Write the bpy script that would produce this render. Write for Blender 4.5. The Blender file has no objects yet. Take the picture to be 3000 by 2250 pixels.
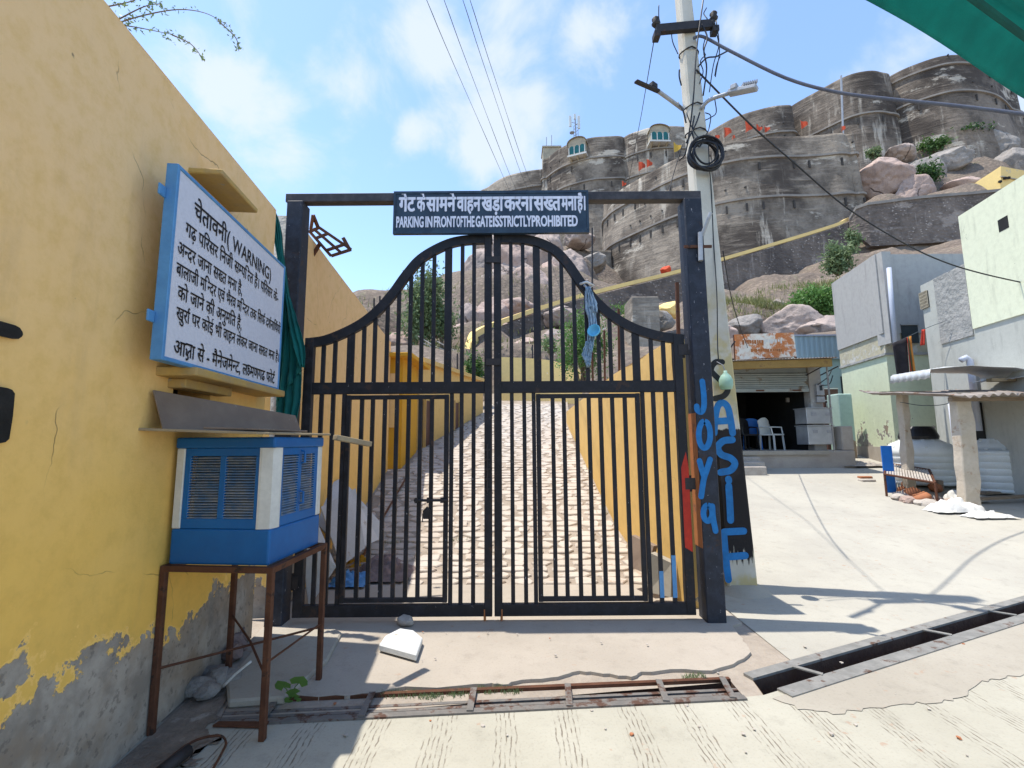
import bpy, bmesh, math, random
import numpy as np
from mathutils import Vector, Matrix, noise as mnoise
R = math.radians
rnd = random.Random(7)
sc = bpy.context.scene
COL = sc.collection

# ---------------------------------------------------------------- camera
FPX, EYE = 1350.0, 1.55
PITCH, ROLL = math.atan(165 / FPX), R(.4)
_f = np.array([0, math.cos(PITCH), math.sin(PITCH)])
_u = np.array([0, -math.sin(PITCH), math.cos(PITCH)])
_r = np.array([1., 0, 0])
CR = _r * math.cos(ROLL) - _u * math.sin(ROLL)
CU = _u * math.cos(ROLL) + _r * math.sin(ROLL)
CAM = np.array([0, 0, EYE])
cd = bpy.data.cameras.new('camera')
cam = bpy.data.objects.new('camera', cd)
COL.objects.link(cam)
cd.sensor_width = 36
cd.lens = 36 * FPX / 3000
cd.clip_start, cd.clip_end = .05, 3000
mw = Matrix((list(CR) + [0], list(CU) + [0], list(-_f) + [0], [0, 0, 0, 1])).transposed()
mw.translation = Vector(CAM)
cam.matrix_world = mw
sc.camera = cam

# ---------------------------------------------------------------- sky, sun, exposure
SUN_TO = Vector((-.30, .045, 1.0)).normalized()          # direction towards the sun
world = bpy.data.worlds.new('World')
sc.world = world
world.use_nodes = True
sc.view_settings.view_transform = 'Standard'
sc.view_settings.look = 'None'
sc.view_settings.gamma = 1
sc.view_settings.exposure = 1.52
SKY_STRENGTH, SUN_STRENGTH = .118, 2.25

sun_d = bpy.data.lights.new('sun', 'SUN')
sun_d.energy = SUN_STRENGTH
sun_d.angle = R(.53)
sun_d.color = (1, .94, .84)
sun = bpy.data.objects.new('sun', sun_d)
COL.objects.link(sun)
sun.rotation_euler = SUN_TO.to_track_quat('Z', 'Y').to_euler()
sun.location = (0, 0, 30)


def D(u, v):
    """direction of a photo pixel (3000 x 2250)"""
    return _f + (u - 1500) / FPX * CR + (1125 - v) / FPX * CU


def Y(u, v, y):
    d = D(u, v)
    return CAM + d * (y / d[1])


def Z(u, v, z=0.):
    d = D(u, v)
    return CAM + d * ((z - EYE) / d[2])


def world_sky():
    nt = world.node_tree
    for n in list(nt.nodes):
        nt.nodes.remove(n)
    N = nt.nodes.new
    L = nt.links.new
    out = N('ShaderNodeOutputWorld')
    sky = N('ShaderNodeTexSky')
    sky.sky_type = 'NISHITA'
    sky.sun_disc = False
    sky.sun_elevation = math.asin(SUN_TO.z)
    sky.sun_rotation = math.atan2(SUN_TO.x, SUN_TO.y) % (2 * math.pi)
    sky.air_density, sky.dust_density, sky.ozone_density = 1.0, .35, 2.8
    b1 = N('ShaderNodeBackground')
    b1.inputs[1].default_value = SKY_STRENGTH
    L(sky.outputs[0], b1.inputs[0])
    b2 = N('ShaderNodeBackground')
    b2.inputs[0].default_value = (.88, .95, 1, 1)
    b2.inputs[1].default_value = .36
    tc = N('ShaderNodeTexCoord')
    vec = tc.outputs['Generated']

    def vm(op, a, b=None, s=None):
        n = N('ShaderNodeVectorMath')
        n.operation = op
        L(a, n.inputs[0])
        if b is not None:
            if hasattr(b, 'links'):
                L(b, n.inputs[1])
            else:
                n.inputs[1].default_value = b
        if s is not None:
            n.inputs['Scale'].default_value = s
        return n.outputs['Value'] if op in ('DISTANCE', 'LENGTH', 'DOT_PRODUCT') else n.outputs[0]

    def ma(op, a, b, c=None):
        n = N('ShaderNodeMath')
        n.operation = op
        for i, q in enumerate((a, b, c)):
            if q is None:
                continue
            if hasattr(q, 'links'):
                L(q, n.inputs[i])
            else:
                n.inputs[i].default_value = q
        return n.outputs[0]

    def nz(scale, det, v, dist=0.):
        n = N('ShaderNodeTexNoise')
        n.inputs['Scale'].default_value = scale
        n.inputs['Detail'].default_value = det
        n.inputs['Roughness'].default_value = .58
        n.inputs['Distortion'].default_value = dist
        L(v, n.inputs['Vector'])
        return n.outputs[0]
    vec = vm('NORMALIZE', vec)
    fine = nz(5.5, 9, vec, .3)
    big = nz(2.2, 4, vec)
    # cloud banks: direction, angular radius
    banks = [(690, 230, .15), (790, 330, .17), (850, 430, .10), (1030, 250, .17), (1200, 385, .07), (1430, 330, .21),
             (1560, 300, .13), (1380, 430, .10), (1260, 130, .14), (1490, 160, .13), (1700, 110, .10), (2620, 190, .13),
             (2160, 90, .07), (1500, 20, .16), (150, 420, .2), (3300, -150, .3), (600, -500, .35), (1900, -700, .3)]
    acc = None
    for (u, v, r) in banks:
        d = D(u, v)
        d = d / np.linalg.norm(d)
        ds = vm('DISTANCE', vec, tuple(d))
        m = ma('SUBTRACT', 1., ma('DIVIDE', ds, r * 1.0))
        acc = m if acc is None else ma('MAXIMUM', acc, m)
    acc = ma('MAXIMUM', acc, ma('SUBTRACT', ma('MULTIPLY', big, 1.9), 1.12))    # the rest of the sky
    t = ma('ADD', ma('MULTIPLY', acc, .75), ma('MULTIPLY', ma('SUBTRACT', fine, .52), 2.1))
    mr = N('ShaderNodeMapRange')
    mr.interpolation_type = 'SMOOTHSTEP'
    mr.inputs[1].default_value = .10
    mr.inputs[2].default_value = .72
    mr.inputs[4].default_value = .8
    L(t, mr.inputs[0])
    mx = N('ShaderNodeMixShader')
    L(mr.outputs[0], mx.inputs[0])
    L(b1.outputs[0], mx.inputs[1])
    L(b2.outputs[0], mx.inputs[2])
    L(mx.outputs[0], out.inputs[0])


world_sky()

# ---------------------------------------------------------------- helpers
ORG = {}


def tag(o, label=None, cat=None, group=None, kind=None):
    if label: o['label'] = label
    if cat: o['category'] = cat
    if group: o['group'] = group
    if kind: o['kind'] = kind
    return o


def thing(name, label, cat, loc=(0, 0, 0), group=None):
    o = bpy.data.objects.new(name, None)
    COL.objects.link(o)
    o.location = Vector(loc)
    o.empty_display_size = .1
    ORG[o] = np.array(loc, float)
    return tag(o, label, cat, group)


def link(name, me, parent=None, loc=None, rot=None, scale=None, mat=None):
    o = bpy.data.objects.new(name, me)
    COL.objects.link(o)
    if mat is not None and not me.materials:
        me.materials.append(mat)
    base = np.zeros(3)
    if parent is not None:
        o.parent = parent
        base = ORG[parent]
    if loc is not None:
        o.location = Vector(np.array(loc, float) - base)
        ORG[o] = np.array(loc, float)
    else:
        ORG[o] = base
    if rot is not None:
        o.rotation_euler = rot
    if scale is not None:
        o.scale = scale
    return o


def unit(v):
    v = np.array(v, float)
    return v / (np.linalg.norm(v) + 1e-12)


class MB:
    """collects geometry in world coordinates and links it as ONE mesh object"""

    def __init__(s):
        s.v, s.f = [], []

    def add(s, vs, fs):
        n = len(s.v)
        s.v += [tuple(map(float, q)) for q in vs]
        s.f += [tuple(i + n for i in q) for q in fs]
        return s

    def hexa(s, p):                      # 8 points: bottom 4 ccw, top 4 ccw
        return s.add(p, [(3, 2, 1, 0), (4, 5, 6, 7), (0, 1, 5, 4), (1, 2, 6, 5), (2, 3, 7, 6), (3, 0, 4, 7)])

    def box(s, x0, x1, y0, y1, z0, z1):
        return s.hexa([(x0, y0, z0), (x1, y0, z0), (x1, y1, z0), (x0, y1, z0), (x0, y0, z1), (x1, y0, z1), (x1, y1, z1), (x0, y1, z1)])

    def beam(s, a, b, w, h=None, up=(0, 0, 1)):
        a, b = np.array(a, float), np.array(b, float)
        h = w if h is None else h
        d = unit(b - a)
        up = np.array(up, float)
        if abs(d @ up) > .95: up = np.array((0, 1., 0))
        x = unit(np.cross(d, up))
        z = np.cross(x, d)
        q = []
        for e in (a, b):
            q += [e - x * w / 2 - z * h / 2, e + x * w / 2 - z * h / 2, e + x * w / 2 + z * h / 2, e - x * w / 2 + z * h / 2]
        return s.add(q, [(0, 1, 2, 3), (7, 6, 5, 4), (0, 4, 5, 1), (1, 5, 6, 2), (2, 6, 7, 3), (3, 7, 4, 0)])

    def tube(s, pts, r, n=6, caps=True):
        pts = [np.array(p, float) for p in pts]
        m = len(pts)
        rr = r if hasattr(r, '__len__') else [r] * m
        vs = []
        ref = None
        for i, p in enumerate(pts):
            d = unit(pts[min(i + 1, m - 1)] - pts[max(i - 1, 0)])
            if ref is None:
                ref = np.array((0, 0, 1.)) if abs(d[2]) < .9 else np.array((1., 0, 0))
            x = unit(np.cross(d, ref))
            y = np.cross(x, d)
            ref = y if np.linalg.norm(y) > .1 else ref
            for k in range(n):
                t = 2 * math.pi * k / n
                vs.append(p + (x * math.cos(t) + y * math.sin(t)) * rr[i])
        fs = [(i * n + k, i * n + (k + 1) % n, (i + 1) * n + (k + 1) % n, (i + 1) * n + k) for i in range(m - 1) for k in range(n)]
        if caps:
            fs += [tuple(range(n))[::-1], tuple(range((m - 1) * n, m * n))]
        return s.add(vs, fs)

    def lathe(s, c, prof, n=20):         # prof: (radius, z)
        c = np.array(c, float)
        vs = [c + np.array((r * math.cos(2 * math.pi * k / n), r * math.sin(2 * math.pi * k / n), z)) for r, z in prof for k in range(n)]
        fs = [(i * n + k, i * n + (k + 1) % n, (i + 1) * n + (k + 1) % n, (i + 1) * n + k) for i in range(len(prof) - 1) for k in range(n)]
        fs += [tuple(range(n))[::-1], tuple(range((len(prof) - 1) * n, len(prof) * n))]
        return s.add(vs, fs)

    def prism(s, poly, off):             # flat polygon (3D points) pushed along a vector
        n = len(poly)
        poly = [np.array(p, float) for p in poly]
        off = np.array(off, float)
        return s.add(poly + [p + off for p in poly], [tuple(range(n))[::-1], tuple(range(n, 2 * n))] + [(i, (i + 1) % n, n + (i + 1) % n, n + i) for i in range(n)])

    def grid(s, pts):                    # 2D list of points
        n, m = len(pts), len(pts[0])
        return s.add([p for row in pts for p in row], [(i * m + j, i * m + j + 1, (i + 1) * m + j + 1, (i + 1) * m + j) for i in range(n - 1) for j in range(m - 1)])

    def mesh(s, name, mat=None, smooth=False, base=None, fix=True):
        me = bpy.data.meshes.new(name)
        v = np.array(s.v, float).reshape(-1, 3)
        if base is not None: v = v - base
        me.from_pydata(v.tolist(), [], s.f)
        if fix:
            bm = bmesh.new()
            bm.from_mesh(me)
            bmesh.ops.recalc_face_normals(bm, faces=bm.faces)
            bm.to_mesh(me)
            bm.free()
        if smooth:
            me.polygons.foreach_set('use_smooth', [True] * len(me.polygons))
        if mat: me.materials.append(mat)
        me.update()
        return me

    def build(s, name, mat=None, parent=None, smooth=False, bevel=0, solid=0, fix=True, segs=1):
        base = ORG[parent] if parent is not None else None
        o = link(name, s.mesh(name, mat, smooth, base, fix), parent)
        if solid:
            md = o.modifiers.new('solid', 'SOLIDIFY')
            md.thickness = solid
            md.offset = 0
        if bevel:
            md = o.modifiers.new('bevel', 'BEVEL')
            md.width = bevel
            md.segments = segs
            md.limit_method = 'ANGLE'
            md.angle_limit = R(35)
        return o


def spline(pts, n=6):
    pts = [np.array(p, float) for p in pts]
    q = [2 * pts[0] - pts[1]] + pts + [2 * pts[-1] - pts[-2]]
    out = []
    for i in range(1, len(q) - 2):
        for k in range(n):
            t = k / n
            a, b, c, d = q[i - 1], q[i], q[i + 1], q[i + 2]
            out.append(.5 * (2 * b + (c - a) * t + (2 * a - 5 * b + 4 * c - d) * t * t + (3 * b - a - 3 * c + d) * t ** 3))
    return out + [pts[-1]]


def sag(a, b, s, n=14):
    a, b = np.array(a, float), np.array(b, float)
    return [a + (b - a) * t - np.array((0, 0, s * 4 * t * (1 - t))) for t in np.linspace(0, 1, n)]


# ---------------------------------------------------------------- materials
class NT:
    def __init__(s, name):
        s.m = bpy.data.materials.new(name)
        s.m.use_nodes = True
        s.nt = s.m.node_tree
        s.b = s.nt.nodes['Principled BSDF']
        s.b.inputs['Specular IOR Level'].default_value = .3

    def N(s, t):
        return s.nt.nodes.new(t)

    def set(s, sock, v):
        if hasattr(v, 'links'):
            s.nt.links.new(v, sock)
        elif isinstance(v, (tuple, list)) and sock.type == 'RGBA' and len(v) == 3:
            sock.default_value = (*v, 1)
        else:
            sock.default_value = v

    def pos(s, sc=(1, 1, 1), obj=False, rot=0.):
        if obj:
            src = s.N('ShaderNodeTexCoord').outputs['Object']
        else:
            src = s.N('ShaderNodeNewGeometry').outputs['Position']
        mp = s.N('ShaderNodeMapping')
        mp.inputs['Scale'].default_value = sc
        mp.inputs['Rotation'].default_value = (0, 0, rot)
        s.set(mp.inputs['Vector'], src)
        return mp.outputs[0]

    def noise(s, v, scale, det=5, rough=.6, dist=0.):
        n = s.N('ShaderNodeTexNoise')
        s.set(n.inputs['Vector'], v)
        n.inputs['Scale'].default_value = scale
        n.inputs['Detail'].default_value = det
        n.inputs['Roughness'].default_value = rough
        n.inputs['Distortion'].default_value = dist
        return n.outputs[0]

    def warp(s, v, scale, amt):
        n = s.N('ShaderNodeTexNoise')
        s.set(n.inputs['Vector'], v)
        n.inputs['Scale'].default_value = scale
        n.inputs['Detail'].default_value = 4
        a = s.N('ShaderNodeVectorMath')
        a.operation = 'MULTIPLY_ADD'
        s.set(a.inputs[0], n.outputs['Color'])
        a.inputs[1].default_value = (amt, amt, amt)
        s.set(a.inputs[2], v)
        return a.outputs[0]

    def voro(s, v, scale, edge=False, col=False):
        n = s.N('ShaderNodeTexVoronoi')
        if edge: n.feature = 'DISTANCE_TO_EDGE'
        s.set(n.inputs['Vector'], v)
        n.inputs['Scale'].default_value = scale
        return n.outputs['Color' if col else 'Distance']

    def math(s, op, a, b=0., c=0.):
        n = s.N('ShaderNodeMath')
        n.operation = op
        for i, q in enumerate((a, b, c)):
            s.set(n.inputs[i], q)
        return n.outputs[0]

    def rng(s, a, lo, hi, o0=0., o1=1., smooth=True):
        n = s.N('ShaderNodeMapRange')
        if smooth: n.interpolation_type = 'SMOOTHSTEP'
        s.set(n.inputs[0], a)
        for i, q in enumerate((lo, hi, o0, o1)):
            n.inputs[i + 1].default_value = q
        return n.outputs[0]

    def mix(s, f, a, b, mode='MIX'):
        n = s.N('ShaderNodeMix')
        n.data_type = 'RGBA'
        n.blend_type = mode
        s.set(n.inputs[0], f)
        s.set(n.inputs[6], a)
        s.set(n.inputs[7], b)
        return n.outputs[2]

    def xyz(s, v=None):
        n = s.N('ShaderNodeSeparateXYZ')
        s.set(n.inputs[0], v if v is not None else s.N('ShaderNodeNewGeometry').outputs['Position'])
        return n.outputs

    def out(s, col, rough=.85, bump=None, bs=.3, bd=.02, metal=0., spec=None):
        s.set(s.b.inputs['Base Color'], col)
        s.set(s.b.inputs['Roughness'], rough)
        s.set(s.b.inputs['Metallic'], metal)
        if spec is not None: s.b.inputs['Specular IOR Level'].default_value = spec
        if bump is not None:
            b = s.N('ShaderNodeBump')
            b.inputs['Strength'].default_value = bs
            b.inputs['Distance'].default_value = bd
            s.set(b.inputs['Height'], bump)
            s.nt.links.new(b.outputs[0], s.b.inputs['Normal'])
        return s.m


def plain(name, c1, c2, scale=5, rough=.8, bs=.25, bd=.008, bscale=45, metal=0., c3=None, f3=(.58, .66), s3=9, obj=False, stretch=(1, 1, 1)):
    n = NT(name)
    p = n.pos(stretch, obj)
    a = n.noise(p, scale, 6)
    c = n.mix(n.rng(a, .32, .68), c1, c2)
    h = n.noise(p, bscale, 4)
    c = n.mix(n.rng(h, .35, .75, 0, .22), c, tuple(q * .6 for q in c1))
    if c3:
        c = n.mix(n.rng(n.noise(p, s3, 8, .68), *f3), c, c3)
    return n.out(c, rough, n.math('ADD', h, n.math('MULTIPLY', a, .6)), bs, bd, metal)


def plaster(name, lo, hi, zlo=.6, zhi=3., peel=(.30, .55, 0.), grey=(.33, .31, .28), cr=.8, stain=.35, zbase=0.):
    """painted plaster: flakes off towards the foot, hairline cracks, spots"""
    n = NT(name)
    p = n.pos()
    x, y, z = n.xyz()
    zz = n.math('SUBTRACT', z, zbase)
    a = n.noise(p, 1.3, 6)
    b = n.noise(p, 9, 6, .7)
    g = n.noise(p, 55, 3)
    c = n.mix(n.rng(n.math('ADD', zz, n.math('MULTIPLY', a, 1.2)), zlo + .5, zhi + .8), lo, hi)
    c = n.mix(n.rng(b, .38, .78, 0, .42), c, tuple(q * .72 for q in lo))
    c = n.mix(n.rng(n.noise(n.pos((3, 3, .5)), 2.2, 5), .52, .8, 0, stain), c, tuple(q * .55 for q in hi))
    w = n.warp(p, 2.5, .25)
    crack = n.math('SUBTRACT', 1., n.rng(n.voro(w, .9, edge=True), 0, .0032))
    crack = n.math('MULTIPLY', crack, n.rng(n.noise(p, 1.6, 3), .52, .62, 0, cr))
    c = n.mix(crack, c, (.09, .07, .04))
    spots = n.math('MULTIPLY', n.math('SUBTRACT', 1., n.rng(n.voro(n.warp(p, 14, .05), 7), .02, .075)), n.rng(n.noise(p, 2.3, 3), .49, .58))
    c = n.mix(n.math('MULTIPLY', spots, .8), c, (.16, .13, .09))
    pk = n.math('ADD', n.math('MULTIPLY', n.noise(n.warp(p, 7, .10), 1.9, 9, .6), .72), n.math('MULTIPLY', n.noise(p, 7.5, 7, .62), .28))
    t = n.math('SUBTRACT', pk, n.math('ADD', n.math('MULTIPLY', zz, peel[1]), peel[0]))
    mask = n.rng(t, 0, .012, 0, 1)
    rim = n.math('MULTIPLY', n.rng(t, -.02, 0), n.math('SUBTRACT', 1., mask))
    gc = n.mix(n.rng(n.noise(p, 5, 7, .65), .35, .65), tuple(q * .62 for q in grey), grey)
    gc = n.mix(n.rng(n.noise(p, 2.1, 5), .46, .66, 0, .65), gc, (.27, .19, .12))
    gc = n.mix(n.rng(n.noise(p, 23, 4), .56, .66, 0, .5), gc, (.12, .10, .085))
    c = n.mix(rim, c, tuple(min(1, q * 1.05 + .05) for q in lo))
    c = n.mix(mask, c, gc)
    h = n.math('ADD', n.math('MULTIPLY', g, .12), n.math('ADD', n.math('MULTIPLY', b, .35), n.math('MULTIPLY', a, .5)))
    h = n.math('SUBTRACT', h, n.math('MULTIPLY', mask, .35))
    h = n.math('SUBTRACT', h, n.math('MULTIPLY', crack, .5))
    return n.out(c, .88, h, .55, .02)


def concrete(name, c1, c2, comb=False, bs=.35):
    n = NT(name)
    p = n.pos()
    a = n.noise(p, 1.1, 6)
    b = n.noise(p, 7, 8, .7)
    g = n.noise(p, 70, 3)
    c = n.mix(n.rng(a, .3, .7), c1, c2)
    c = n.mix(n.rng(b, .5, .78, 0, .45), c, tuple(q * .62 for q in c1))
    c = n.mix(n.rng(g, .5, .8, 0, .3), c, tuple(q * .5 for q in c1))
    stn = n.math('MULTIPLY', n.rng(n.noise(p, 13, 5, .6), .60, .68), n.rng(n.noise(p, 1.7, 2), .52, .62))
    c = n.mix(n.math('MULTIPLY', stn, .55), c, (.34, .2, .13))
    h = n.math('ADD', n.math('MULTIPLY', b, .5), n.math('MULTIPLY', g, .25))
    if comb:
        w = n.warp(p, 5.5, .055)
        x, y, z = n.xyz(w)
        x0, y0, z0 = n.xyz()
        band = n.rng(n.math('SINE', n.math('ADD', n.math('MULTIPLY', x0, 18.), n.math('MULTIPLY', a, 5.))), .1, .55)
        line = n.rng(n.math('SINE', n.math('MULTIPLY', x, 235.)), .35, .95)
        dots = n.rng(n.noise(n.pos((9, 1.6, 1)), 9, 4), .42, .6)
        k = n.math('MULTIPLY', n.math('MULTIPLY', band, line), n.math('MULTIPLY', dots, .9))
        c = n.mix(k, c, (.15, .125, .095))
        h = n.math('SUBTRACT', h, n.math('MULTIPLY', k, .7))
    return n.out(c, .9, h, bs, .012)


def stonewall(name, dark, mid, light, zs=5., sc=1., lightamt=.5, seams=True):
    """bedded dark masonry with lime streaks and lichen"""
    n = NT(name)
    p = n.pos((sc, sc, sc))
    bed = n.noise(n.warp(n.pos((.22 * sc, .22 * sc, zs * sc * .32)), .35, .5), 1.0, 8, .66)
    blot = n.noise(p, .085, 7, .66)
    b2 = n.noise(p, .5, 8, .7)
    c = n.mix(n.rng(blot, .40, .60), dark, mid)
    c = n.mix(n.rng(b2, .42, .72, 0, .55), c, tuple(q * .55 for q in dark))
    c = n.mix(n.rng(bed, .52, .72, 0, .7), c, tuple(q * 1.3 for q in mid))
    c = n.mix(n.rng(n.noise(p, 2.2, 6, .7), .5, .75, 0, .5), c, tuple(q * .6 for q in dark))
    run = n.noise(n.warp(n.pos((.75 * sc, .75 * sc, .09 * sc)), .6, .2), 1., 7, .66)
    c = n.mix(n.math('MULTIPLY', n.rng(run, .54, .66), n.rng(n.noise(p, .06, 4), .46, .6, 0, lightamt)), c, light)
    c = n.mix(n.math('MULTIPLY', n.rng(n.noise(n.pos((.7 * sc, .7 * sc, 1.5 * sc)), .15, 9, .72), .575, .63), lightamt), c, light)
    h = n.math('ADD', bed, n.math('MULTIPLY', b2, .7))
    if sc > 2:
        pb = n.voro(n.warp(n.pos((1, 1, 1.6)), 1.5, .3), 2.4)
        c = n.mix(n.math('MULTIPLY', n.rng(pb, .30, .12), n.rng(n.noise(p, .3, 4), .4, .6)), c, light)
        h = n.math('SUBTRACT', h, pb)
    return n.out(c, .92, h, .8, .22 / sc)


M = {}
M['yellow'] = plaster('yellow_wall_paint', (.90, .545, .115), (.85, .58, .30), cr=.6, peel=(.245, .44, 0), stain=.25, grey=(.42, .37, .31))
M['yellow_in'] = plaster('yellow_wall_paint_inner', (.78, .50, .14), (.76, .51, .25), peel=(.42, .42, 0), stain=.12)
M['yellow_path'] = plaster('yellow_wall_paint_path', (.66, .43, .14), (.68, .46, .17), peel=(.48, .32, 0), stain=.12, cr=.4)
M['yellow_deep'] = plain('deep_yellow_paint', (.62, .33, .02), (.55, .29, .03), 3)
M['yellow_hill'] = plain('hill_yellow_paint', (.86, .62, .24), (.78, .56, .23), .6, bscale=8, bd=.03, c3=(.5, .44, .33), f3=(.62, .7), s3=.7)
M['ledge'] = plain('ledge_paint', (.50, .33, .10), (.42, .29, .13), 6, c3=(.35, .3, .22), f3=(.6, .7))
M['road'] = concrete('road_concrete', (.345, .325, .265), (.40, .38, .315), comb=True)
M['fore'] = concrete('forecourt_concrete', (.335, .295, .245), (.385, .34, .285))
M['yard'] = concrete('yard_concrete', (.35, .33, .285), (.40, .38, .325))
M['patch'] = concrete('patched_concrete', (.315, .285, .235), (.36, .33, .275))
M['dirt'] = plain('dirt', (.29, .245, .20), (.36, .31, .255), 4, .95, .6, .02, 30)
M['pathbed'] = plain('path_bed', (.25, .205, .16), (.36, .305, .25), 3, .95, .6, .02, 28)
M['cobble'] = plain('cobble_stone', (.42, .365, .305), (.49, .44, .385), 1.7, .88, .35, .008, 22, c3=(.34, .27, .21), f3=(.56, .66), s3=6)
M['soil'] = plain('trodden_soil', (.17, .135, .105), (.27, .22, .175), 5, .95, .8, .02, 34, c3=(.36, .32, .27), f3=(.57, .68), s3=7)
M['muck'] = plain('drain_muck', (.075, .045, .034), (.11, .07, .05), 6, .9, .5, .02, 20)
M['rock'] = None


def rockmat(name, c1, c2, c3, s=.35, crack=.8):
    n = NT(name)
    p = n.pos((1, 1, 1))
    a = n.noise(p, s, 8, .65)
    b = n.noise(p, s * 7, 8, .7)
    c = n.mix(n.rng(a, .38, .62), c1, c2)
    c = n.mix(n.rng(b, .45, .7, 0, .5), c, tuple(q * .6 for q in c1))
    c = n.mix(n.rng(n.noise(p, s * 1.7, 9, .7), .57, .65, 0, .8), c, c3)
    fg = n.noise(p, s * 40, 5, .7)
    c = n.mix(n.rng(fg, .45, .75, 0, .45), c, tuple(q * .5 for q in c1))
    w = n.warp(p, s * 2, .9)
    ck = n.math('SUBTRACT', 1., n.rng(n.voro(w, s * .5, edge=True), 0, .016))
    ck = n.math('MULTIPLY', ck, n.rng(n.noise(p, s, 2), .47, .56, 0, crack))
    if not crack:
        peb = n.voro(n.warp(p, 3., .2), 2.6)
        c = n.mix(n.rng(peb, .25, .5, 0, .45), c, (.09, .075, .06))
        b = n.math('SUBTRACT', b, n.math('MULTIPLY', peb, .8))
    c = n.mix(ck, c, (.05, .04, .035))
    h = n.math('SUBTRACT', n.math('ADD', a, n.math('ADD', n.math('MULTIPLY', b, .45), n.math('MULTIPLY', fg, .12))), n.math('MULTIPLY', ck, .8))
    return n.out(c, .92, h, .8, .25)


M['rock'] = rockmat('granite', (.33, .27, .24), (.44, .35, .30), (.20, .18, .17))
M['rock2'] = rockmat('granite_pink', (.38, .28, .235), (.47, .36, .31), (.25, .21, .19))
M['rock3'] = rockmat('granite_grey', (.22, .205, .19), (.32, .29, .26), (.43, .38, .34))
M['hill'] = rockmat('hillside', (.25, .195, .15), (.19, .145, .115), (.21, .20, .12), .5, 0.)
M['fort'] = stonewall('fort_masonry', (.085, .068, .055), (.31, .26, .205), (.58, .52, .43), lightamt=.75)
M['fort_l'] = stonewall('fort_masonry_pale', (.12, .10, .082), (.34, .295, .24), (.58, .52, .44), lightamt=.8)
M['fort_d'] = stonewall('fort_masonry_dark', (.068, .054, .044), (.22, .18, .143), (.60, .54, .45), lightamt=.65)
M['course'] = plain('string_course_stone', (.30, .27, .235), (.22, .20, .18), .5, .9, .3, .05, 4)
M['rubble'] = stonewall('rubble_masonry', (.10, .082, .072), (.19, .155, .13), (.42, .36, .31), zs=3, sc=2.4, lightamt=.5)
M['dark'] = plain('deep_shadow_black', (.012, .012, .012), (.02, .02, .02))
M['slit'] = plain('slit_shadow', (.045, .04, .036), (.065, .057, .05), 2)


def gatepaint(name, c, fleck=.68):
    n = NT(name)
    p = n.pos()
    a = n.noise(p, 9, 6, .7)
    col = n.mix(n.rng(a, .4, .7), c, tuple(q * 1.9 + .006 for q in c))
    col = n.mix(n.rng(n.noise(p, 5, 7, .68), .60, .66, 0, .65), col, (.055, .03, .02))
    col = n.mix(n.rng(n.noise(n.pos((1.6, 1.6, .6)), 26, 5, .7), fleck, fleck + .03), col, (.35, .34, .36))
    return n.out(col, n.rng(a, .3, .7, .5, .75), n.noise(p, 60, 3), .15, .004, 0., .3)


M['black'] = gatepaint('gate_black_paint', (.010, .010, .013))
M['post'] = gatepaint('gate_post_paint', (.016, .019, .028), .66)
M['beam'] = gatepaint('rusted_beam_paint', (.035, .032, .035), .72)
M['rust'] = plain('rusted_steel', (.085, .035, .02), (.13, .055, .03), 9, .75, .4, .004, 60, .2, c3=(.04, .025, .02))
M['angle'] = plain('worn_steel_angle', (.22, .215, .20), (.30, .29, .27), 8, .6, .4, .004, 50, .3, c3=(.12, .07, .05), f3=(.56, .64))
M['grate'] = plain('grate_steel', (.16, .15, .14), (.23, .21, .19), 9, .65, .4, .004, 50, .3, c3=(.10, .055, .04), f3=(.5, .6))
M['orange'] = plain('orange_rust_paint', (.42, .16, .05), (.34, .12, .045), 8, c3=(.2, .09, .05))
M['red'] = plain('red_paint', (.50, .03, .012), (.38, .02, .01), 12, .55)
M['blue_spray'] = plain('blue_spray_paint', (.006, .17, .46), (.004, .13, .36), 14, .5, .1, c3=(.03, .1, .2), f3=(.62, .74), s3=22)
M['black_spray'] = plain('black_spray_paint', (.010, .010, .010), (.02, .02, .02), 14, .6)
M['cooler'] = plain('cooler_blue_enamel', (.008, .125, .36), (.008, .105, .31), 3, .38, .08, .003, 20, c3=(.03, .06, .1), f3=(.70, .78), s3=5)
M['slat'] = plain('dusty_blue_louvre', (.13, .24, .40), (.36, .36, .36), 16, .6, .1)
M['white'] = plain('white_enamel', (.66, .65, .60), (.58, .57, .53), 7, .5, .1, .003, c3=(.3, .22, .15), f3=(.69, .75), s3=14)
M['board'] = plain('sign_board_white', (.62, .64, .72), (.66, .67, .74), 1.4, .5, .05, .003)
M['frame_blue'] = plain('frame_blue_paint', (.10, .29, .55), (.08, .24, .48), 9, .5, .15)
M['signnavy'] = plain('sign_navy_paint', (.017, .032, .055), (.03, .055, .085), 9, .45, .15, .004, c3=(.16, .2, .24), f3=(.64, .74), s3=11)
M['ink'] = plain('black_lettering', (.006, .006, .008), (.012, .012, .015), 20, .5, .05)
M['letter'] = plain('white_lettering', (.72, .72, .80), (.64, .64, .74), 20, .5, .05)
M['ply'] = plain('weathered_board', (.17, .125, .095), (.22, .165, .125), 5, .8, .3, .006, 40, c3=(.28, .24, .2), f3=(.62, .72))
M['ply2'] = plain('pale_board', (.34, .27, .17), (.28, .22, .14), 6, .8, .3, .006, 40, c3=(.16, .12, .09), f3=(.58, .68))


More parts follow.
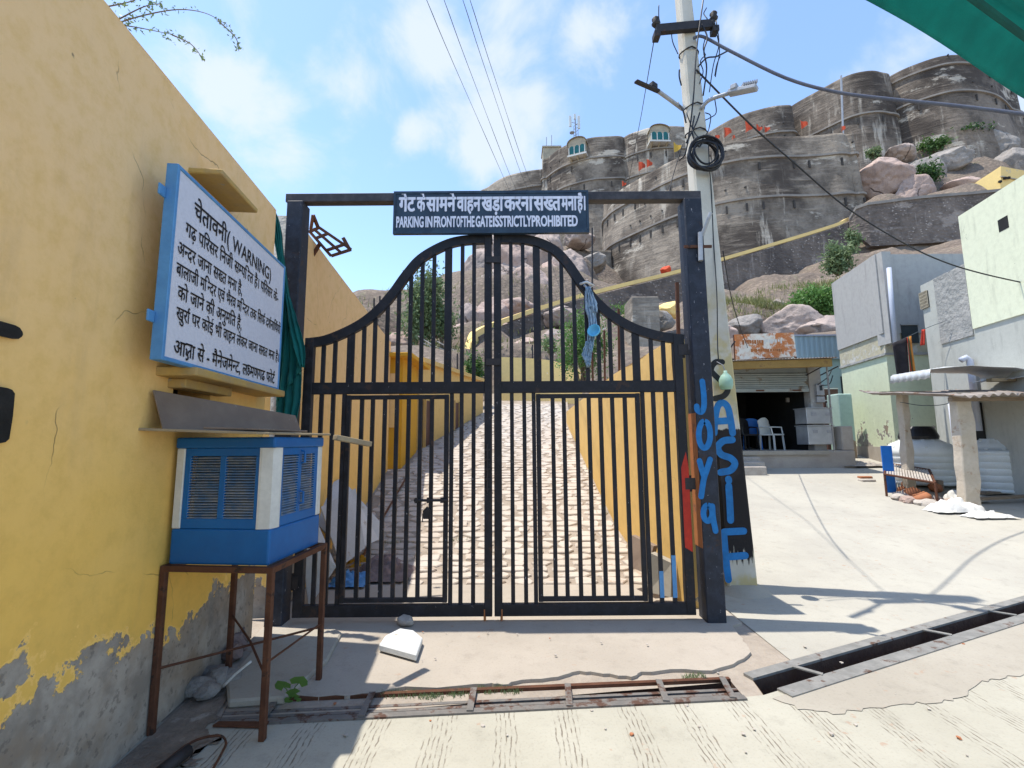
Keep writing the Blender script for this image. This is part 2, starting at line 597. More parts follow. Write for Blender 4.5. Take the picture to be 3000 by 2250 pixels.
def cloth(name, c, c2=None, rough=.8, trans=0., fine=300):
    n = NT(name)
    p = n.pos()
    a = n.noise(p, 5, 5)
    w = n.noise(p, fine, 2)
    col = n.mix(n.rng(a, .35, .65), c, c2 or tuple(q * .7 for q in c))
    col = n.mix(n.rng(w, .4, .7, 0, .35), col, tuple(q * .5 for q in c))
    m = n.out(col, rough, w, .25, .003)
    if trans:
        tr = n.N('ShaderNodeBsdfTranslucent')
        n.set(tr.inputs[0], col)
        mx = n.N('ShaderNodeMixShader')
        mx.inputs[0].default_value = trans
        n.nt.links.new(n.b.outputs[0], mx.inputs[1])
        n.nt.links.new(tr.outputs[0], mx.inputs[2])
        n.nt.links.new(mx.outputs[0], n.nt.nodes['Material Output'].inputs[0])
    return m


M['teal'] = cloth('teal_shade_net', (.012, .34, .31), (.01, .27, .25), .7, .5, 700)
M['tealcloth'] = cloth('teal_cloth', (.004, .13, .12), (.004, .09, .085), .8, .1)
M['ragblue'] = cloth('blue_rag', (.42, .60, .76), (.52, .66, .78), .85, .3)
M['cup'] = plain('light_blue_plastic', (.14, .50, .72), (.12, .44, .66), 9, .4, .05)
M['pole'] = None


def polemat():
    n = NT('pole_concrete_paint')
    p = n.pos()
    x, y, z = n.xyz()
    a = n.noise(p, 3, 6)
    b = n.noise(p, 12, 7, .7)
    c = n.mix(n.rng(a, .35, .65), (.47, .44, .37), (.55, .52, .45))
    yel = n.math('MULTIPLY', n.rng(n.math('ADD', z, n.math('MULTIPLY', a, 1.2)), 3.9, 3.3), n.rng(n.noise(p, 2.6, 4), .42, .58))
    c = n.mix(yel, c, (.46, .38, .20))
    ol = n.math('MULTIPLY', n.rng(z, 3.4, 3.0), n.rng(n.noise(p, 4.1, 4), .55, .7, 0, .5))
    c = n.mix(ol, c, (.27, .28, .2))
    t = n.math('ADD', z, n.math('MULTIPLY', n.math('SUBTRACT', b, .5), .10))
    blk = n.math('MULTIPLY', n.rng(t, 1.66, 1.64), n.rng(n.math('ADD', z, n.math('MULTIPLY', n.math('SUBTRACT', n.noise(n.pos((14, 14, 1.5)), 2, 5), .5), .7)), .30, .36))
    c = n.mix(blk, c, (.017, .015, .016))
    c = n.mix(n.math('MULTIPLY', blk, n.rng(n.noise(p, 2.2, 4), .5, .7, 0, .5)), c, (.06, .05, .045))
    return n.out(c, .85, n.math('ADD', b, n.noise(p, 60, 3)), .3, .008)


M['pole'] = polemat()
M['steel_lt'] = plain('galvanised_steel', (.30, .31, .33), (.38, .39, .41), 6, .5, .1, metal=.3)
M['cable'] = plain('black_cable', (.013, .014, .018), (.025, .026, .03), 8, .5, .05)
M['cable_g'] = plain('grey_cable', (.085, .09, .12), (.11, .115, .14), 8, .5, .05)
M['wire'] = plain('thin_wire', (.05, .07, .08), (.06, .08, .09), 8, .5, .05)
M['iron'] = plain('dark_iron', (.022, .02, .022), (.035, .03, .03), 12, .6, .2, .004, c3=(.07, .035, .02), f3=(.62, .7))
M['grey_pl'] = plaster('grey_cement_render', (.355, .345, .33), (.385, .375, .355), peel=(.9, .5, 0), cr=.4, stain=.6)
M['green_pl'] = plaster('pale_green_render', (.56, .61, .43), (.60, .64, .46), peel=(.44, .14, 0), cr=.35, stain=.2, zbase=.9)
M['green_pl2'] = plaster('pale_green_house', (.66, .68, .50), (.68, .70, .53), peel=(.62, .03, 0), cr=.6, stain=.55)
M['grey_pl2'] = plaster('grey_green_render', (.45, .455, .41), (.43, .435, .395), peel=(.64, .02, 0), cr=.4, stain=.55)
M['rough_cem'] = plain('rough_cement', (.30, .30, .285), (.37, .36, .34), 2.2, .95, .9, .05, 7)
M['teal_pl'] = plain('pale_teal_paint', (.36, .50, .49), (.40, .53, .51), 2)
M['teal_sheet'] = plain('blue_grey_sheet', (.30, .40, .44), (.35, .45, .49), 1.2, .5, .1)
M['shopwall'] = plain('shop_render', (.35, .33, .30), (.27, .25, .23), 2, .9, .3, c3=(.46, .45, .43), f3=(.55, .65), s3=2.5)
M['plinth'] = plain('plinth_cement', (.33, .29, .25), (.40, .36, .31), 2.5, .9, .4, .015)
M['shut'] = plain('shutter_steel', (.26, .285, .275), (.32, .345, .33), 3, .55, .1, .004, metal=.25, c3=(.17, .12, .08), f3=(.57, .66), s3=3)
M['ochre'] = plain('ochre_fascia', (.24, .15, .045), (.30, .19, .06), 4, .8, .3, c3=(.17, .1, .04), f3=(.56, .66), s3=4)
M['tin'] = plain('galvanised_tin', (.52, .53, .53), (.60, .61, .60), 2, .45, .1, .004, metal=.35, c3=(.30, .17, .09), f3=(.60, .68), s3=2.5)
M['tin_d'] = plain('old_tin', (.20, .17, .15), (.28, .25, .23), 3, .6, .2, .004, metal=.3, c3=(.16, .085, .05), f3=(.55, .63), s3=4)


def rustysign():
    n = NT('rusty_sign_paint')
    p = n.pos()
    a = n.noise(n.warp(p, 3, .3), 2.2, 8, .7)
    c = n.mix(n.rng(a, .47, .54), (.72, .67, .58), (.50, .17, .055))
    c = n.mix(n.rng(n.noise(p, 9, 6), .45, .7, 0, .6), c, (.62, .36, .2))
    return n.out(c, .75, a, .3, .01)


M['rustsign'] = rustysign()
M['chrome'] = plain('dull_aluminium', (.50, .52, .54), (.42, .44, .46), 5, .38, .1, metal=.55)
M['brown'] = plain('brown_door_paint', (.085, .04, .032), (.11, .055, .045), 4, .6, .1)
M['plas_w'] = plain('white_plastic', (.66, .68, .66), (.60, .62, .60), 3, .5, .05)
M['plas_k'] = plain('black_plastic', (.012, .012, .014), (.02, .02, .022), 6, .4, .05)
M['plas_b'] = plain('blue_plastic_sheet', (.01, .16, .55), (.012, .13, .46), 4, .45, .05)
M['plas_s'] = plain('pale_blue_plastic', (.35, .52, .68), (.30, .46, .60), 4, .4, .05)
M['pvc'] = plain('grey_pvc', (.47, .50, .58), (.42, .45, .53), 3, .45, .05)
M['stone_pil'] = plain('sandstone_pillar', (.44, .38, .30), (.50, .44, .36), 2.5, .9, .5, .02, 18, c3=(.33, .24, .17), f3=(.57, .66), s3=4)
M['clay'] = plain('terracotta', (.40, .16, .075), (.33, .13, .065), 8, .85, .2, .006)
M['stone_s'] = plain('loose_stone', (.36, .32, .28), (.45, .41, .36), 6, .9, .5, .01, 25)
M['marble'] = plain('broken_marble_slab', (.55, .56, .55), (.62, .62, .60), 5, .6, .2, .004, c3=(.38, .33, .26), f3=(.58, .7), s3=7)
M['sack'] = cloth('white_sacking', (.66, .65, .62), (.58, .57, .55), .85)
M['wood'] = plain('grey_wood', (.20, .15, .105), (.27, .21, .15), 6, .85, .4, .006, 30, stretch=(1, 1, 6))
M['sheetpale'] = plain('pale_grey_panel', (.42, .43, .43), (.52, .53, .53), 2.5, .6, .15, .004, c3=(.34, .29, .24), f3=(.6, .7), s3=4)
M['hairy'] = plain('ragged_cloth', (.16, .12, .11), (.24, .18, .165), 9, .95, .6, .01)
M['clothk'] = cloth('black_blanket', (.016, .014, .018), (.03, .025, .03))
M['stripe_o'] = cloth('orange_cloth', (.52, .22, .04), (.46, .17, .03))
M['stripe_r'] = cloth('red_cloth', (.55, .06, .03), (.45, .04, .025))
M['stripe_g'] = cloth('green_stripe_cloth', (.12, .12, .05), (.1, .09, .05))
M['flag'] = cloth('saffron_flag', (.62, .085, .03), (.5, .07, .03))
M['flag_y'] = cloth('yellow_flag', (.62, .40, .06), (.55, .34, .05))
M['cream'] = plain('cream_stone_trim', (.44, .385, .28), (.34, .30, .23), 1.5, .85, .2, .02, 8)
M['shutgreen'] = plain('teal_shutter', (.02, .15, .15), (.016, .11, .11), 2, .35, .05)
M['tank_h'] = M['plas_w']


def leafmat(name, c1, c2, tr=.35):
    n = NT(name)
    info = n.N('ShaderNodeNewGeometry')
    rp = n.noise(n.pos(), 3.5, 4)
    col = n.mix(info.outputs['Random Per Island'], c1, c2)
    col = n.mix(n.rng(rp, .35, .7, 0, .55), col, tuple(q * .5 for q in c1))
    m = n.out(col, .55)
    t = n.N('ShaderNodeBsdfTranslucent')
    n.set(t.inputs[0], col)
    mx = n.N('ShaderNodeMixShader')
    mx.inputs[0].default_value = tr
    n.nt.links.new(n.b.outputs[0], mx.inputs[1])
    n.nt.links.new(t.outputs[0], mx.inputs[2])
    n.nt.links.new(mx.outputs[0], n.nt.nodes['Material Output'].inputs[0])
    return m


M['leaf'] = leafmat('leaf_green', (.055, .125, .035), (.11, .20, .055))
M['leaf_d'] = leafmat('leaf_dark', (.032, .085, .025), (.075, .15, .04))
M['leaf_g'] = leafmat('leaf_greyish', (.13, .20, .095), (.24, .31, .15))
M['leaf_b'] = leafmat('leaf_bright', (.10, .22, .05), (.16, .30, .08))
M['grass'] = leafmat('grass_blade', (.16, .19, .06), (.30, .28, .11))
M['petal'] = leafmat('white_petal', (.75, .74, .68), (.65, .6, .55), .2)
M['bark'] = plain('bark', (.13, .095, .065), (.19, .145, .10), 5, .95, .6, .02, 25)
glass = NT('bottle_plastic')
glass.b.inputs['Transmission Weight'].default_value = .45
glass.b.inputs['IOR'].default_value = 1.25
M['bottle'] = glass.out((.45, .68, .58), .35)
M['glass'] = plain('dim_window_glass', (.03, .04, .045), (.05, .06, .065), 2, .12, .02)

# ---------------------------------------------------------------- lettering
_tc = {}


def glyphs(s, bold):
    """flat mesh of a run of characters: verts (n,2), faces, advance"""
    key = (s, bold)
    if key in _tc: return _tc[key]

    def raw(t):
        c = bpy.data.curves.new('tmp', 'FONT')
        c.body = t
        c.size = 1
        c.resolution_u = 3
        c.offset = bold
        o = bpy.data.objects.new('tmp', c)
        COL.objects.link(o)
        dg = bpy.context.evaluated_depsgraph_get()
        me = bpy.data.meshes.new_from_object(o.evaluated_get(dg))
        v = np.array([q.co[:2] for q in me.vertices]).reshape(-1, 2)
        f = [tuple(q.vertices) for q in me.polygons]
        bpy.data.objects.remove(o)
        bpy.data.curves.remove(c)
        bpy.data.meshes.remove(me)
        return v, f
    v, f = raw(s)
    e, _ = raw(s + '।')
    b, _ = raw('।')
    _tc[key] = (v, f, e[:, 0].max() - b[:, 0].max())
    return _tc[key]


def clipx(v, f, xc):
    bm = bmesh.new()
    vs = [bm.verts.new((p[0], p[1], 0)) for p in v]
    for q in f:
        try:
            bm.faces.new([vs[i] for i in q])
        except ValueError:
            pass
    bmesh.ops.bisect_plane(bm, geom=bm.verts[:] + bm.edges[:] + bm.faces[:], plane_co=(xc, 0, 0), plane_no=(1, 0, 0), clear_outer=True)
    bm.verts.index_update()
    out = np.array([q.co[:2] for q in bm.verts]).reshape(-1, 2), [tuple(w.index for w in q.verts) for q in bm.faces]
    bm.free()
    return out


def ribbon2(pts, w):
    pts = spline([np.array(p, float) for p in pts], 5) if len(pts) > 2 else [np.array(p, float) for p in pts]
    vs, fs = [], []
    n = len(pts)
    for i, p in enumerate(pts):
        d = unit(pts[min(i + 1, n - 1)] - pts[max(i - 1, 0)])
        q = np.array((-d[1], d[0])) * w / 2
        vs += [p + q, p - q]
    fs = [(2 * i, 2 * i + 1, 2 * i + 3, 2 * i + 2) for i in range(n - 1)]
    return np.array(vs), fs


def compose(s, bold=0.):
    """'<x>' half letter, '^' hook over the last letter, '@1' '@2' conjuncts drawn stroke by stroke"""
    V, Fc = [], []
    x = 0.
    top = .62
    w = .075 + 2 * bold

    def put(v, f, dx):
        n = sum(len(q) for q in V)
        V.append(np.array(v) + np.array((dx, 0)))
        Fc.extend(tuple(i + n for i in q) for q in f)
    i = 0
    run = ''

    def flush():
        nonlocal run, x
        if run:
            v, f, a = glyphs(run, bold)
            put(v, f, x)
            x += a
            run = ''
    while i < len(s):
        ch = s[i]
        if ch == '<':
            flush()
            v, f, a = glyphs(s[i + 1], bold)
            cut = a - .19
            put(*clipx(v, f, cut), x)
            x += cut
            i += 3
            continue
        if ch == '^':
            flush()
            put(*ribbon2([(-.13, top), (-.21, top + .1), (-.13, top + .19), (-.03, top + .14)], w * .9), x)
            i += 1
            continue
        if ch == '@':
            flush()
            if s[i + 1] == '1':
                for st in ([(0, top), (.62, top)], [(.5, top), (.5, 0)], [(.03, .40), (.14, .30), (.10, .16), (.2, .12), (.32, .3), (.5, .36)],
                           [(.2, .14), (.3, 0), (.2, -.1), (.08, -.08)]):
                    put(*ribbon2(st, w), x)
                x += .62
            else:
                for st in ([(0, top), (.44, top)], [(.12, top), (.10, .42), (.26, .46), (.3, .32), (.12, .28), (.09, .12), (.24, .06), (.36, .2), (.44, .3)]):
                    put(*ribbon2(st, w), x)
                x += .44
            i += 2
            continue
        run += ch
        i += 1
    flush()
    return np.concatenate(V), Fc, x


def lettering(name, s, mat, parent, at, bold=0., box=None, top=.62):
    """box = (a0, a1, b_base, b_head): along / up coordinates handed to at(a, b) -> point"""
    v, f, adv = compose(s, min(bold, .012))
    a0, a1, b0, b1 = box
    x0, x1 = v[:, 0].min(), v[:, 0].max()
    mb = MB()
    shifts = [(0, 0)] if bold <= .012 else [(dx * bold, dy * bold * .7) for dx, dy in ((-1, 0), (-.5, .8), (0, -.9), (.5, .8), (1, 0), (0, 0))]
    for k, (dx, dy) in enumerate(shifts):      # heavy brush lettering: the stroke is laid several times, each a hair prouder
        q = [np.array(at(a0 + (p[0] + dx - x0) / (x1 - x0) * (a1 - a0), b0 + (p[1] + dy) / top * (b1 - b0))) + np.array((0, -.0004 * k, 0)) for p in v]
        mb.add(q, f)
    return mb.build(name, mat, parent, fix=False)


TXT_WARM = [compose('क')]

# ---------------------------------------------------------------- the ground
def zy(y):
    """concrete yard right of the gate: rises away from the road"""
    if y < 5: return 0.
    if y < 8.5: return .1 * (y - 5)
    return .35 + .135 * (min(y, 16) - 8.5)


def zp(y):
    """cobbled path behind the gate"""
    if y < 5: return 0.
    t = y - 5
    return .21 * t * t / (t + .9) if t < 30 else 6.


def onground(u, v, fz):
    d = D(u, v)
    lo, hi = .5, 80.
    for k in range(60):
        m = (lo + hi) / 2
        p = CAM + d * (m / d[1])
        if p[2] > fz(p[1]): lo = m
        else: hi = m
    p = CAM + d * (hi / d[1])
    p[2] = fz(p[1])
    return p


GY = lambda u, v: onground(u, v, zy)
DR1 = [Z(669, 2060), Z(2140, 1995), Z(2180, 2042), Z(640, 2119)]       # grated drain: back left, back right, front right, front left
DR2 = [Z(2206, 1992), Z(3050, 1750), Z(3050, 1786), Z(2238, 2036)]     # open drain


def ext(a, b, x):
    t = (x - a[0]) / (b[0] - a[0])
    return a + (b - a) * t


def sheet(name, poly, z, mat, kind='structure', cuts=26, amp=.004):
    """flat outdoor slab with slightly uneven surface"""
    bm = bmesh.new()
    f = bm.faces.new([bm.verts.new((p[0], p[1], z)) for p in poly])
    bmesh.ops.triangulate(bm, faces=[f])
    for k in range(4):
        bmesh.ops.subdivide_edges(bm, edges=[e for e in bm.edges if e.calc_length() > .35], cuts=1, use_grid_fill=True)
    bmesh.ops.triangulate(bm, faces=bm.faces)
    for q in bm.verts:
        if not q.is_boundary:
            q.co.z += amp * mnoise.noise(q.co * 1.3)
    bmesh.ops.recalc_face_normals(bm, faces=bm.faces)
    me = bpy.data.meshes.new(name)
    bm.to_mesh(me)
    bm.free()
    if me.polygons[0].normal.z < 0: me.flip_normals()
    me.materials.append(mat)
    return tag(link(name, me), kind=kind)


W0 = Z(325, 2250)
WD = unit(Z(650, 1950) - W0)
WN = np.array((WD[1], -WD[0], 0))


def WP(s, o, z):
    """point in the left wall's frame: along, out of the wall, up"""
    p = W0 + WD * s + WN * o
    return np.array((p[0], p[1], z))


def WR(u, v, o=0.):
    """pixel -> (along, up) on the plane o metres in front of the left wall"""
    d = D(u, v)
    t = ((W0 + WN * o - CAM) @ WN) / (d @ WN)
    p = CAM + d * t
    return (p - W0) @ WD, p[2]


E2 = ext(DR2[0], DR2[1], 14.)
E2f = ext(DR2[3], DR2[2], 14.)
sheet('road', [WP(-8, -.2, 0), (14, -6, 0), E2f, DR2[3], DR1[2], DR1[3], WP(.40, -.2, 0)], 0., M['road'])
XR = 1.95
sheet('forecourt', [DR1[3], DR1[0], DR1[1], DR1[2], DR2[3], DR2[0], (XR, DR2[0][1] + .18, 0), (XR, 5.05, 0), WP(2.75, -.2, 0), WP(.40, -.2, 0)], -.006, M['dirt'])
# raised apron slab with a broken front edge
ed = [(760, 2034), (900, 2046), (1059, 2042), (1160, 2022), (1280, 2020), (1420, 2010), (1470, 2012), (1533, 2000), (1633, 1990), (1696, 1975), (1770, 1979), (1854, 1990),
      (1881, 1977), (1995, 1966), (2060, 1972), (2149, 1952), (2199, 1914), (2174, 1875), (2136, 1830)]
ap = [Z(*q) for q in ed]
ap = [p + np.array((rnd.uniform(-.012, .012), rnd.uniform(-.012, .012), 0)) for p in spline(ap, 4)]
ap[-1] = np.array((1.92, ap[-1][1], 0))
mb = MB().prism([(p[0], p[1], -.05) for p in ap] + [(1.92, 5.12, -.05), tuple(WP(2.8, .02, -.05)), tuple(WP(1.0, .02, -.05))], (0, 0, .066))
tag(mb.build('apron', M['fore']), kind='structure')


def yard_mesh():
    mb = MB()
    cols = np.concatenate([[XR], np.linspace(2.6, 14, 20)])
    rows = []
    for t in np.linspace(0, 1, 40):
        row = []
        for x in cols:
            y0 = max(ext(DR2[0], DR2[1], x)[1], 0)
            y = y0 + (26 - y0) * t ** 1.4
            row.append((x, y, zy(y) + .006 * mnoise.noise(Vector((x, y, 0)))))
        rows.append(row)
    return mb.grid(rows)


tag(yard_mesh().build('yard', M['yard'], smooth=True), kind='structure')
# patched strip beside the open drain
pp = [Z(*q) for q in [(2262, 2047), (2700, 1920), (3100, 1795), (3100, 1925)]] + [p + np.array((rnd.uniform(-.02, .02), rnd.uniform(-.02, .02), 0)) for p in spline([Z(*q) for q in [(3080, 1940), (2960, 1985), (2880, 2000), (2800, 2050), (2690, 2062), (2560, 2078), (2420, 2090), (2300, 2065)]], 6)]
sheet('road_patch', pp, .004, M['patch'])

so = [Z(*q) for q in [(250, 2330), (330, 2252), (440, 2155), (560, 2045), (650, 1955)]]
so += [p + np.array((rnd.uniform(-.03, .03), rnd.uniform(-.03, .03), 0)) for p in spline([Z(*q) for q in [(690, 1990), (660, 2050), (640, 2105), (600, 2150), (640, 2170), (560, 2215), (585, 2240), (500, 2262), (460, 2330)]], 7)]
sheet('soil_strip', so, .005, M['soil'], amp=.012)
# drains: sunken channel plus steel
def channel(name, q, depth, label):
    t = thing(name, label, 'drain', (q[0][0], q[0][1], 0))
    mb = MB()
    a, b, c, d = [np.array((p[0], p[1], 0)) for p in q]
    dn = np.array((0, 0, -depth))
    mb.add([a, b, b + dn, a + dn], [(0, 1, 2, 3)])
    mb.add([d, c, c + dn, d + dn], [(3, 2, 1, 0)])
    mb.add([a, d, d + dn, a + dn], [(3, 2, 1, 0)])
    mb.add([b, c, c + dn, b + dn], [(0, 1, 2, 3)])
    mb.add([a + dn, b + dn, c + dn, d + dn], [(0, 1, 2, 3)])
    mb.build('channel', M['muck'], t, fix=False)
    return t


t = channel('grated_drain', DR1, .16, 'rusty grated drain of long bars running across the road before the gate')
a, b, c, d = DR1
for k, fr in enumerate((.50, .76)):
    MB().beam(a + (d - a) * fr - np.array((0, 0, .012)), b + (c - b) * fr - np.array((0, 0, .012)), .026, .02).build('grate_bar', M['grate'], t)
MB().beam(a + np.array((0, .012, .004)), b + np.array((0, .012, .004)), .03, .02).build('edge_angle', M['rust'], t)
MB().beam(d + np.array((0, -.016, .003)), c + np.array((0, -.016, .003)), .045, .016).build('edge_angle', M['grate'], t)
for fr in (.09, .27, .47, .66, .85, .985):
    p, q = a + (b - a) * fr, d + (c - d) * (fr - .012)
    MB().beam(p + np.array((0, .02, .016)), q + np.array((0, -.03, .016)), .038, .008).build('cross_strap', M['grate'], t)
DR2L = [DR2[0], ext(DR2[0], DR2[1], 9.), ext(DR2[3], DR2[2], 9.), DR2[3]]
t = channel('open_drain', DR2L, .30, 'open drain slot edged with steel angles, its grate missing')
a, b, c, d = DR2L
n2 = unit(np.array((-(b - a)[1], (b - a)[0], 0)))
MB().beam(a + n2 * .035 + np.array((0, 0, .004)), b + n2 * .035 + np.array((0, 0, .004)), .075, .016).build('edge_angle', M['angle'], t)
MB().beam(d - n2 * .045 + (c - d) * .015 + np.array((0, 0, .004)), c - n2 * .045 + np.array((0, 0, .004)), .10, .016).build('edge_angle', M['angle'], t)
for fr in (.047, .235, .36):
    p, q = a + (b - a) * fr, d + (c - d) * (fr + .02)
    MB().beam(p + np.array((0, 0, .014)), q + np.array((0, 0, .014)), .035, .008).build('cross_strap', M['angle'], t)

# ---------------------------------------------------------------- cobbled path
def xl(y): return float(np.interp(y, [4.6, 7.2, 10, 10.6, 12, 18.6, 24], [-2.2, -2.42, -2.7, -2.5, -2.44, -1.2, -1.]))
def xr(y): return float(np.interp(y, [4.6, 7, 16, 24], [1.56, 1.52, 1.88, 2.7]))


mb = MB()
mb.grid([[(xl(y) - .3 + (xr(y) - xl(y) + .45) * t, y, zp(y) - .012) for t in np.linspace(0, 1, 5)] for y in np.concatenate([np.linspace(4.6, 9, 40), np.linspace(9.3, 26, 40)])])
path = tag(mb.build('path', M['pathbed'], smooth=True), kind='structure')
cob_r = random.Random(11)
far = MB()
ncob = 0
yy = 5.18
while yy < 21:
    dep = cob_r.uniform(.15, .24) * (1 if yy < 12 else 1.25)
    xx = xl(yy) + cob_r.uniform(0, .2)
    while xx < xr(yy) - .1:
        wd = min(cob_r.uniform(.2, .52), xr(yy) - xx)
        cx, cy = xx + wd / 2, yy + dep / 2
        g = .009
        n = cob_r.choice((5, 6, 7))
        ring = []
        for k in range(n):
            an = 2 * math.pi * (k + cob_r.uniform(-.22, .22)) / n
            ca, sa = math.cos(an), math.sin(an)
            m = max(abs(ca), abs(sa))
            ring.append((ca / m * .96 * (wd / 2 - g) * cob_r.uniform(.86, 1.04), sa / m * .96 * (dep / 2 - g) * cob_r.uniform(.84, 1.08)))
        tz = cob_r.uniform(.002, .014)
        tx, ty = cob_r.uniform(-.03, .03), cob_r.uniform(-.05, .05)
        vs = [(x, y, -.03) for x, y in ring] + [(x, y, tz - .012 + x * tx + y * ty) for x, y in ring] + [(x * .93, y * .91, tz + x * tx + y * ty) for x, y in ring]
        sl = (zp(cy + .1) - zp(cy - .1)) / .2
        vs = [(x + cx, y + cy, z + zp(cy) + y * sl) for x, y, z in vs]
        fs = [(i, (i + 1) % n, n + (i + 1) % n, n + i) for i in range(n)] + [(n + i, n + (i + 1) % n, 2 * n + (i + 1) % n, 2 * n + i) for i in range(n)] + [tuple(range(2 * n, 3 * n))]
        if ncob < 300:
            MB().add(vs, fs).build('cobble', M['cobble'], path, fix=False)
        else:
            far.add(vs, fs)
        ncob += 1
        xx += wd
    yy += dep
tag(far.build('far_cobbles', M['cobble'], path, fix=False), kind='stuff')

# ---------------------------------------------------------------- far ground and hill
CP = [  # photo pixel and distance of points that the slope passes through
    (1060, 905, 30), (1130, 1030, 25), (1250, 1040, 26), (1330, 1020, 27), (1400, 960, 31), (1130, 885, 45), (1200, 862, 52), (1330, 822, 58), (1395, 800, 60),
    (1500, 1010, 28), (1600, 1000, 30), (1750, 1020, 28), (1900, 990, 29), (2100, 905, 31), (2300, 865, 34), (2450, 830, 36), (2600, 790, 38), (2750, 760, 40), (2950, 740, 40),
    (1780, 880, 54), (1950, 860, 52), (2100, 840, 50), (2300, 790, 51), (2440, 740, 52), (2530, 640, 54), (2100, 868, 40), (2300, 815, 43), (2450, 775, 45), (1900, 905, 39), (1750, 945, 36), (1600, 975, 33.5), (2600, 735, 43), (2800, 715, 43), (1480, 830, 44), (1600, 800, 50), (1700, 760, 56), (1420, 800, 70), (1550, 760, 72), (1650, 740, 72),
    (2560, 590, 52), (2700, 520, 58), (2850, 480, 62), (3050, 450, 64), (2620, 490, 64), (2800, 560, 52), (3100, 520, 56), (2200, 1000, 22), (2400, 985, 23), (2600, 950, 26), (2050, 1010, 22)]
cp = [Y(*q) for q in CP]
cp += [np.array(q, float) for q in [(-8, 17, 1.5), (0, 24, 4.2), (6, 17, 2.2), (14, 17, 2.5), (24, 18, 3), (40, 25, 6), (60, 50, 16), (70, 80, 26), (-14, 26, 5), (-30, 30, 4), (-30, 55, 12),
                                   (-50, 60, 5), (-70, 90, 6), (-25, 90, 16), (0, 110, 34), (40, 110, 38), (90, 120, 30), (-20, 17, .5), (-40, 15, 0), (50, 15, 2.5), (-60, 20, 0), (80, 20, 2)]]
cp = np.array(cp)


def zh(x, y):
    d2 = (cp[:, 0] - x) ** 2 + (cp[:, 1] - y) ** 2 + .6
    w = d2 ** -1.9
    return float((w * cp[:, 2]).sum() / w.sum())


xs = np.concatenate([np.linspace(-70, -22, 14), np.linspace(-20, 50, 110), np.linspace(52, 95, 14)])
ys = np.concatenate([np.linspace(16.6, 66, 110), np.linspace(67, 125, 24)])
rows = []
for y in ys:
    row = []
    for x in xs:
        z = zh(x, y)
        v = Vector((x, y, z))
        amp = min(1., max(0., (y - 18) / 10)) * (.35 if y < 24 else 1)
        z += amp * (.4 * mnoise.fractal(v * .22, .9, 2.1, 6) + .3 * abs(mnoise.noise(v * .7)))
        if y < 26 and -2.5 < x < 3.2: z = min(z, zp(y) - .1)
        row.append((x, y, z))
    rows.append(row)
tag(MB().grid(rows).build('hill', M['hill'], smooth=True), kind='structure')
mb = MB()
mb.grid([[(x, y, -.55 if y < 130 and abs(x) < 100 and y > -31 else -.06) for x in (-900, -300, -70, -60, 0, 60, 95, 300, 900)] for y in (-200, -30, -6, 5, 16, 17, 60, 125, 400, 1500)])
tag(mb.build('ground', M['dirt']), kind='structure')

# ---------------------------------------------------------------- left wall of the building
def rough_face(mb, pts_fn, s0, s1, z0, z1, ns, nz, amp, hole=None):
    ss, zs = list(np.linspace(s0, s1, ns)), list(np.linspace(z0, z1, nz))
    if hole:
        ss = sorted(set(ss + [hole[0], hole[1]]))
        zs = sorted(set(zs + [hole[2], hole[3]]))
    idx = {}
    vs, fs = [], []
    for i, s in enumerate(ss):
        for j, z in enumerate(zs):
            idx[i, j] = len(vs)
            vs.append(pts_fn(s, amp * mnoise.fractal(Vector((s * 1.1, z * 1.1, 3.3)), 1., 2., 4), z))
    for i in range(len(ss) - 1):
        for j in range(len(zs) - 1):
            cs, cz = (ss[i] + ss[i + 1]) / 2, (zs[j] + zs[j + 1]) / 2
            if hole and hole[0] < cs < hole[1] and hole[2] < cz < hole[3]: continue
            fs.append((idx[i, j], idx[i + 1, j], idx[i + 1, j + 1], idx[i, j + 1]))
    mb.add(vs, fs)


S_END, Z_TOP = 1.47, 3.60
wall = thing('boundary_wall', 'tall weathered yellow plaster wall carrying the white warning board, paint flaking at its foot', 'wall', WP(0, 0, 0))
mb = MB()
hole = (WR(505, 1130)[0], .62, 1.70, 1.93)
rough_face(mb, WP, -7, S_END, 0, Z_TOP, 90, 40, .010, hole)
mb.add([WP(-7, .0, Z_TOP), WP(S_END, .0, Z_TOP), WP(S_END, -.3, Z_TOP), WP(-7, -.3, Z_TOP)], [(0, 1, 2, 3)])
mb.add([WP(S_END, 0, 0), WP(S_END, 0, Z_TOP), WP(S_END, -.3, Z_TOP), WP(S_END, -.3, 0)], [(0, 1, 2, 3)])
mb.add([WP(-7, -.3, 0), WP(-7, -.3, Z_TOP), WP(S_END, -.3, Z_TOP), WP(S_END, -.3, 0)], [(0, 1, 2, 3)])
h0, h1, h2, h3 = hole
for q in ([(h0, h2), (h1, h2)], [(h1, h2), (h1, h3)], [(h1, h3), (h0, h3)], [(h0, h3), (h0, h2)]):
    (s0, z0), (s1, z1) = q
    mb.add([WP(s0, .006, z0), WP(s1, .006, z1), WP(s1, -.2, z1), WP(s0, -.2, z0)], [(0, 1, 2, 3)])
mb.build('plaster', M['yellow'], wall, smooth=False, fix=False)
MB().prism([WP(h0 - .02, -.2, h2 - .02), WP(h1 + .02, -.2, h2 - .02), WP(h1 + .02, -.2, h3 + .02), WP(h0 - .02, -.2, h3 + .02)], WN * -.02).build('dark_window_back', M['dark'], wall)  # black sheet stands in for the shade inside the window opening


def wbox(s0, s1, o0, o1, z0, z1):
    mb = MB()
    return mb.hexa([WP(s0, o0, z0), WP(s0, o1, z0), WP(s1, o1, z0), WP(s1, o0, z0), WP(s0, o0, z1), WP(s0, o1, z1), WP(s1, o1, z1), WP(s1, o0, z1)])


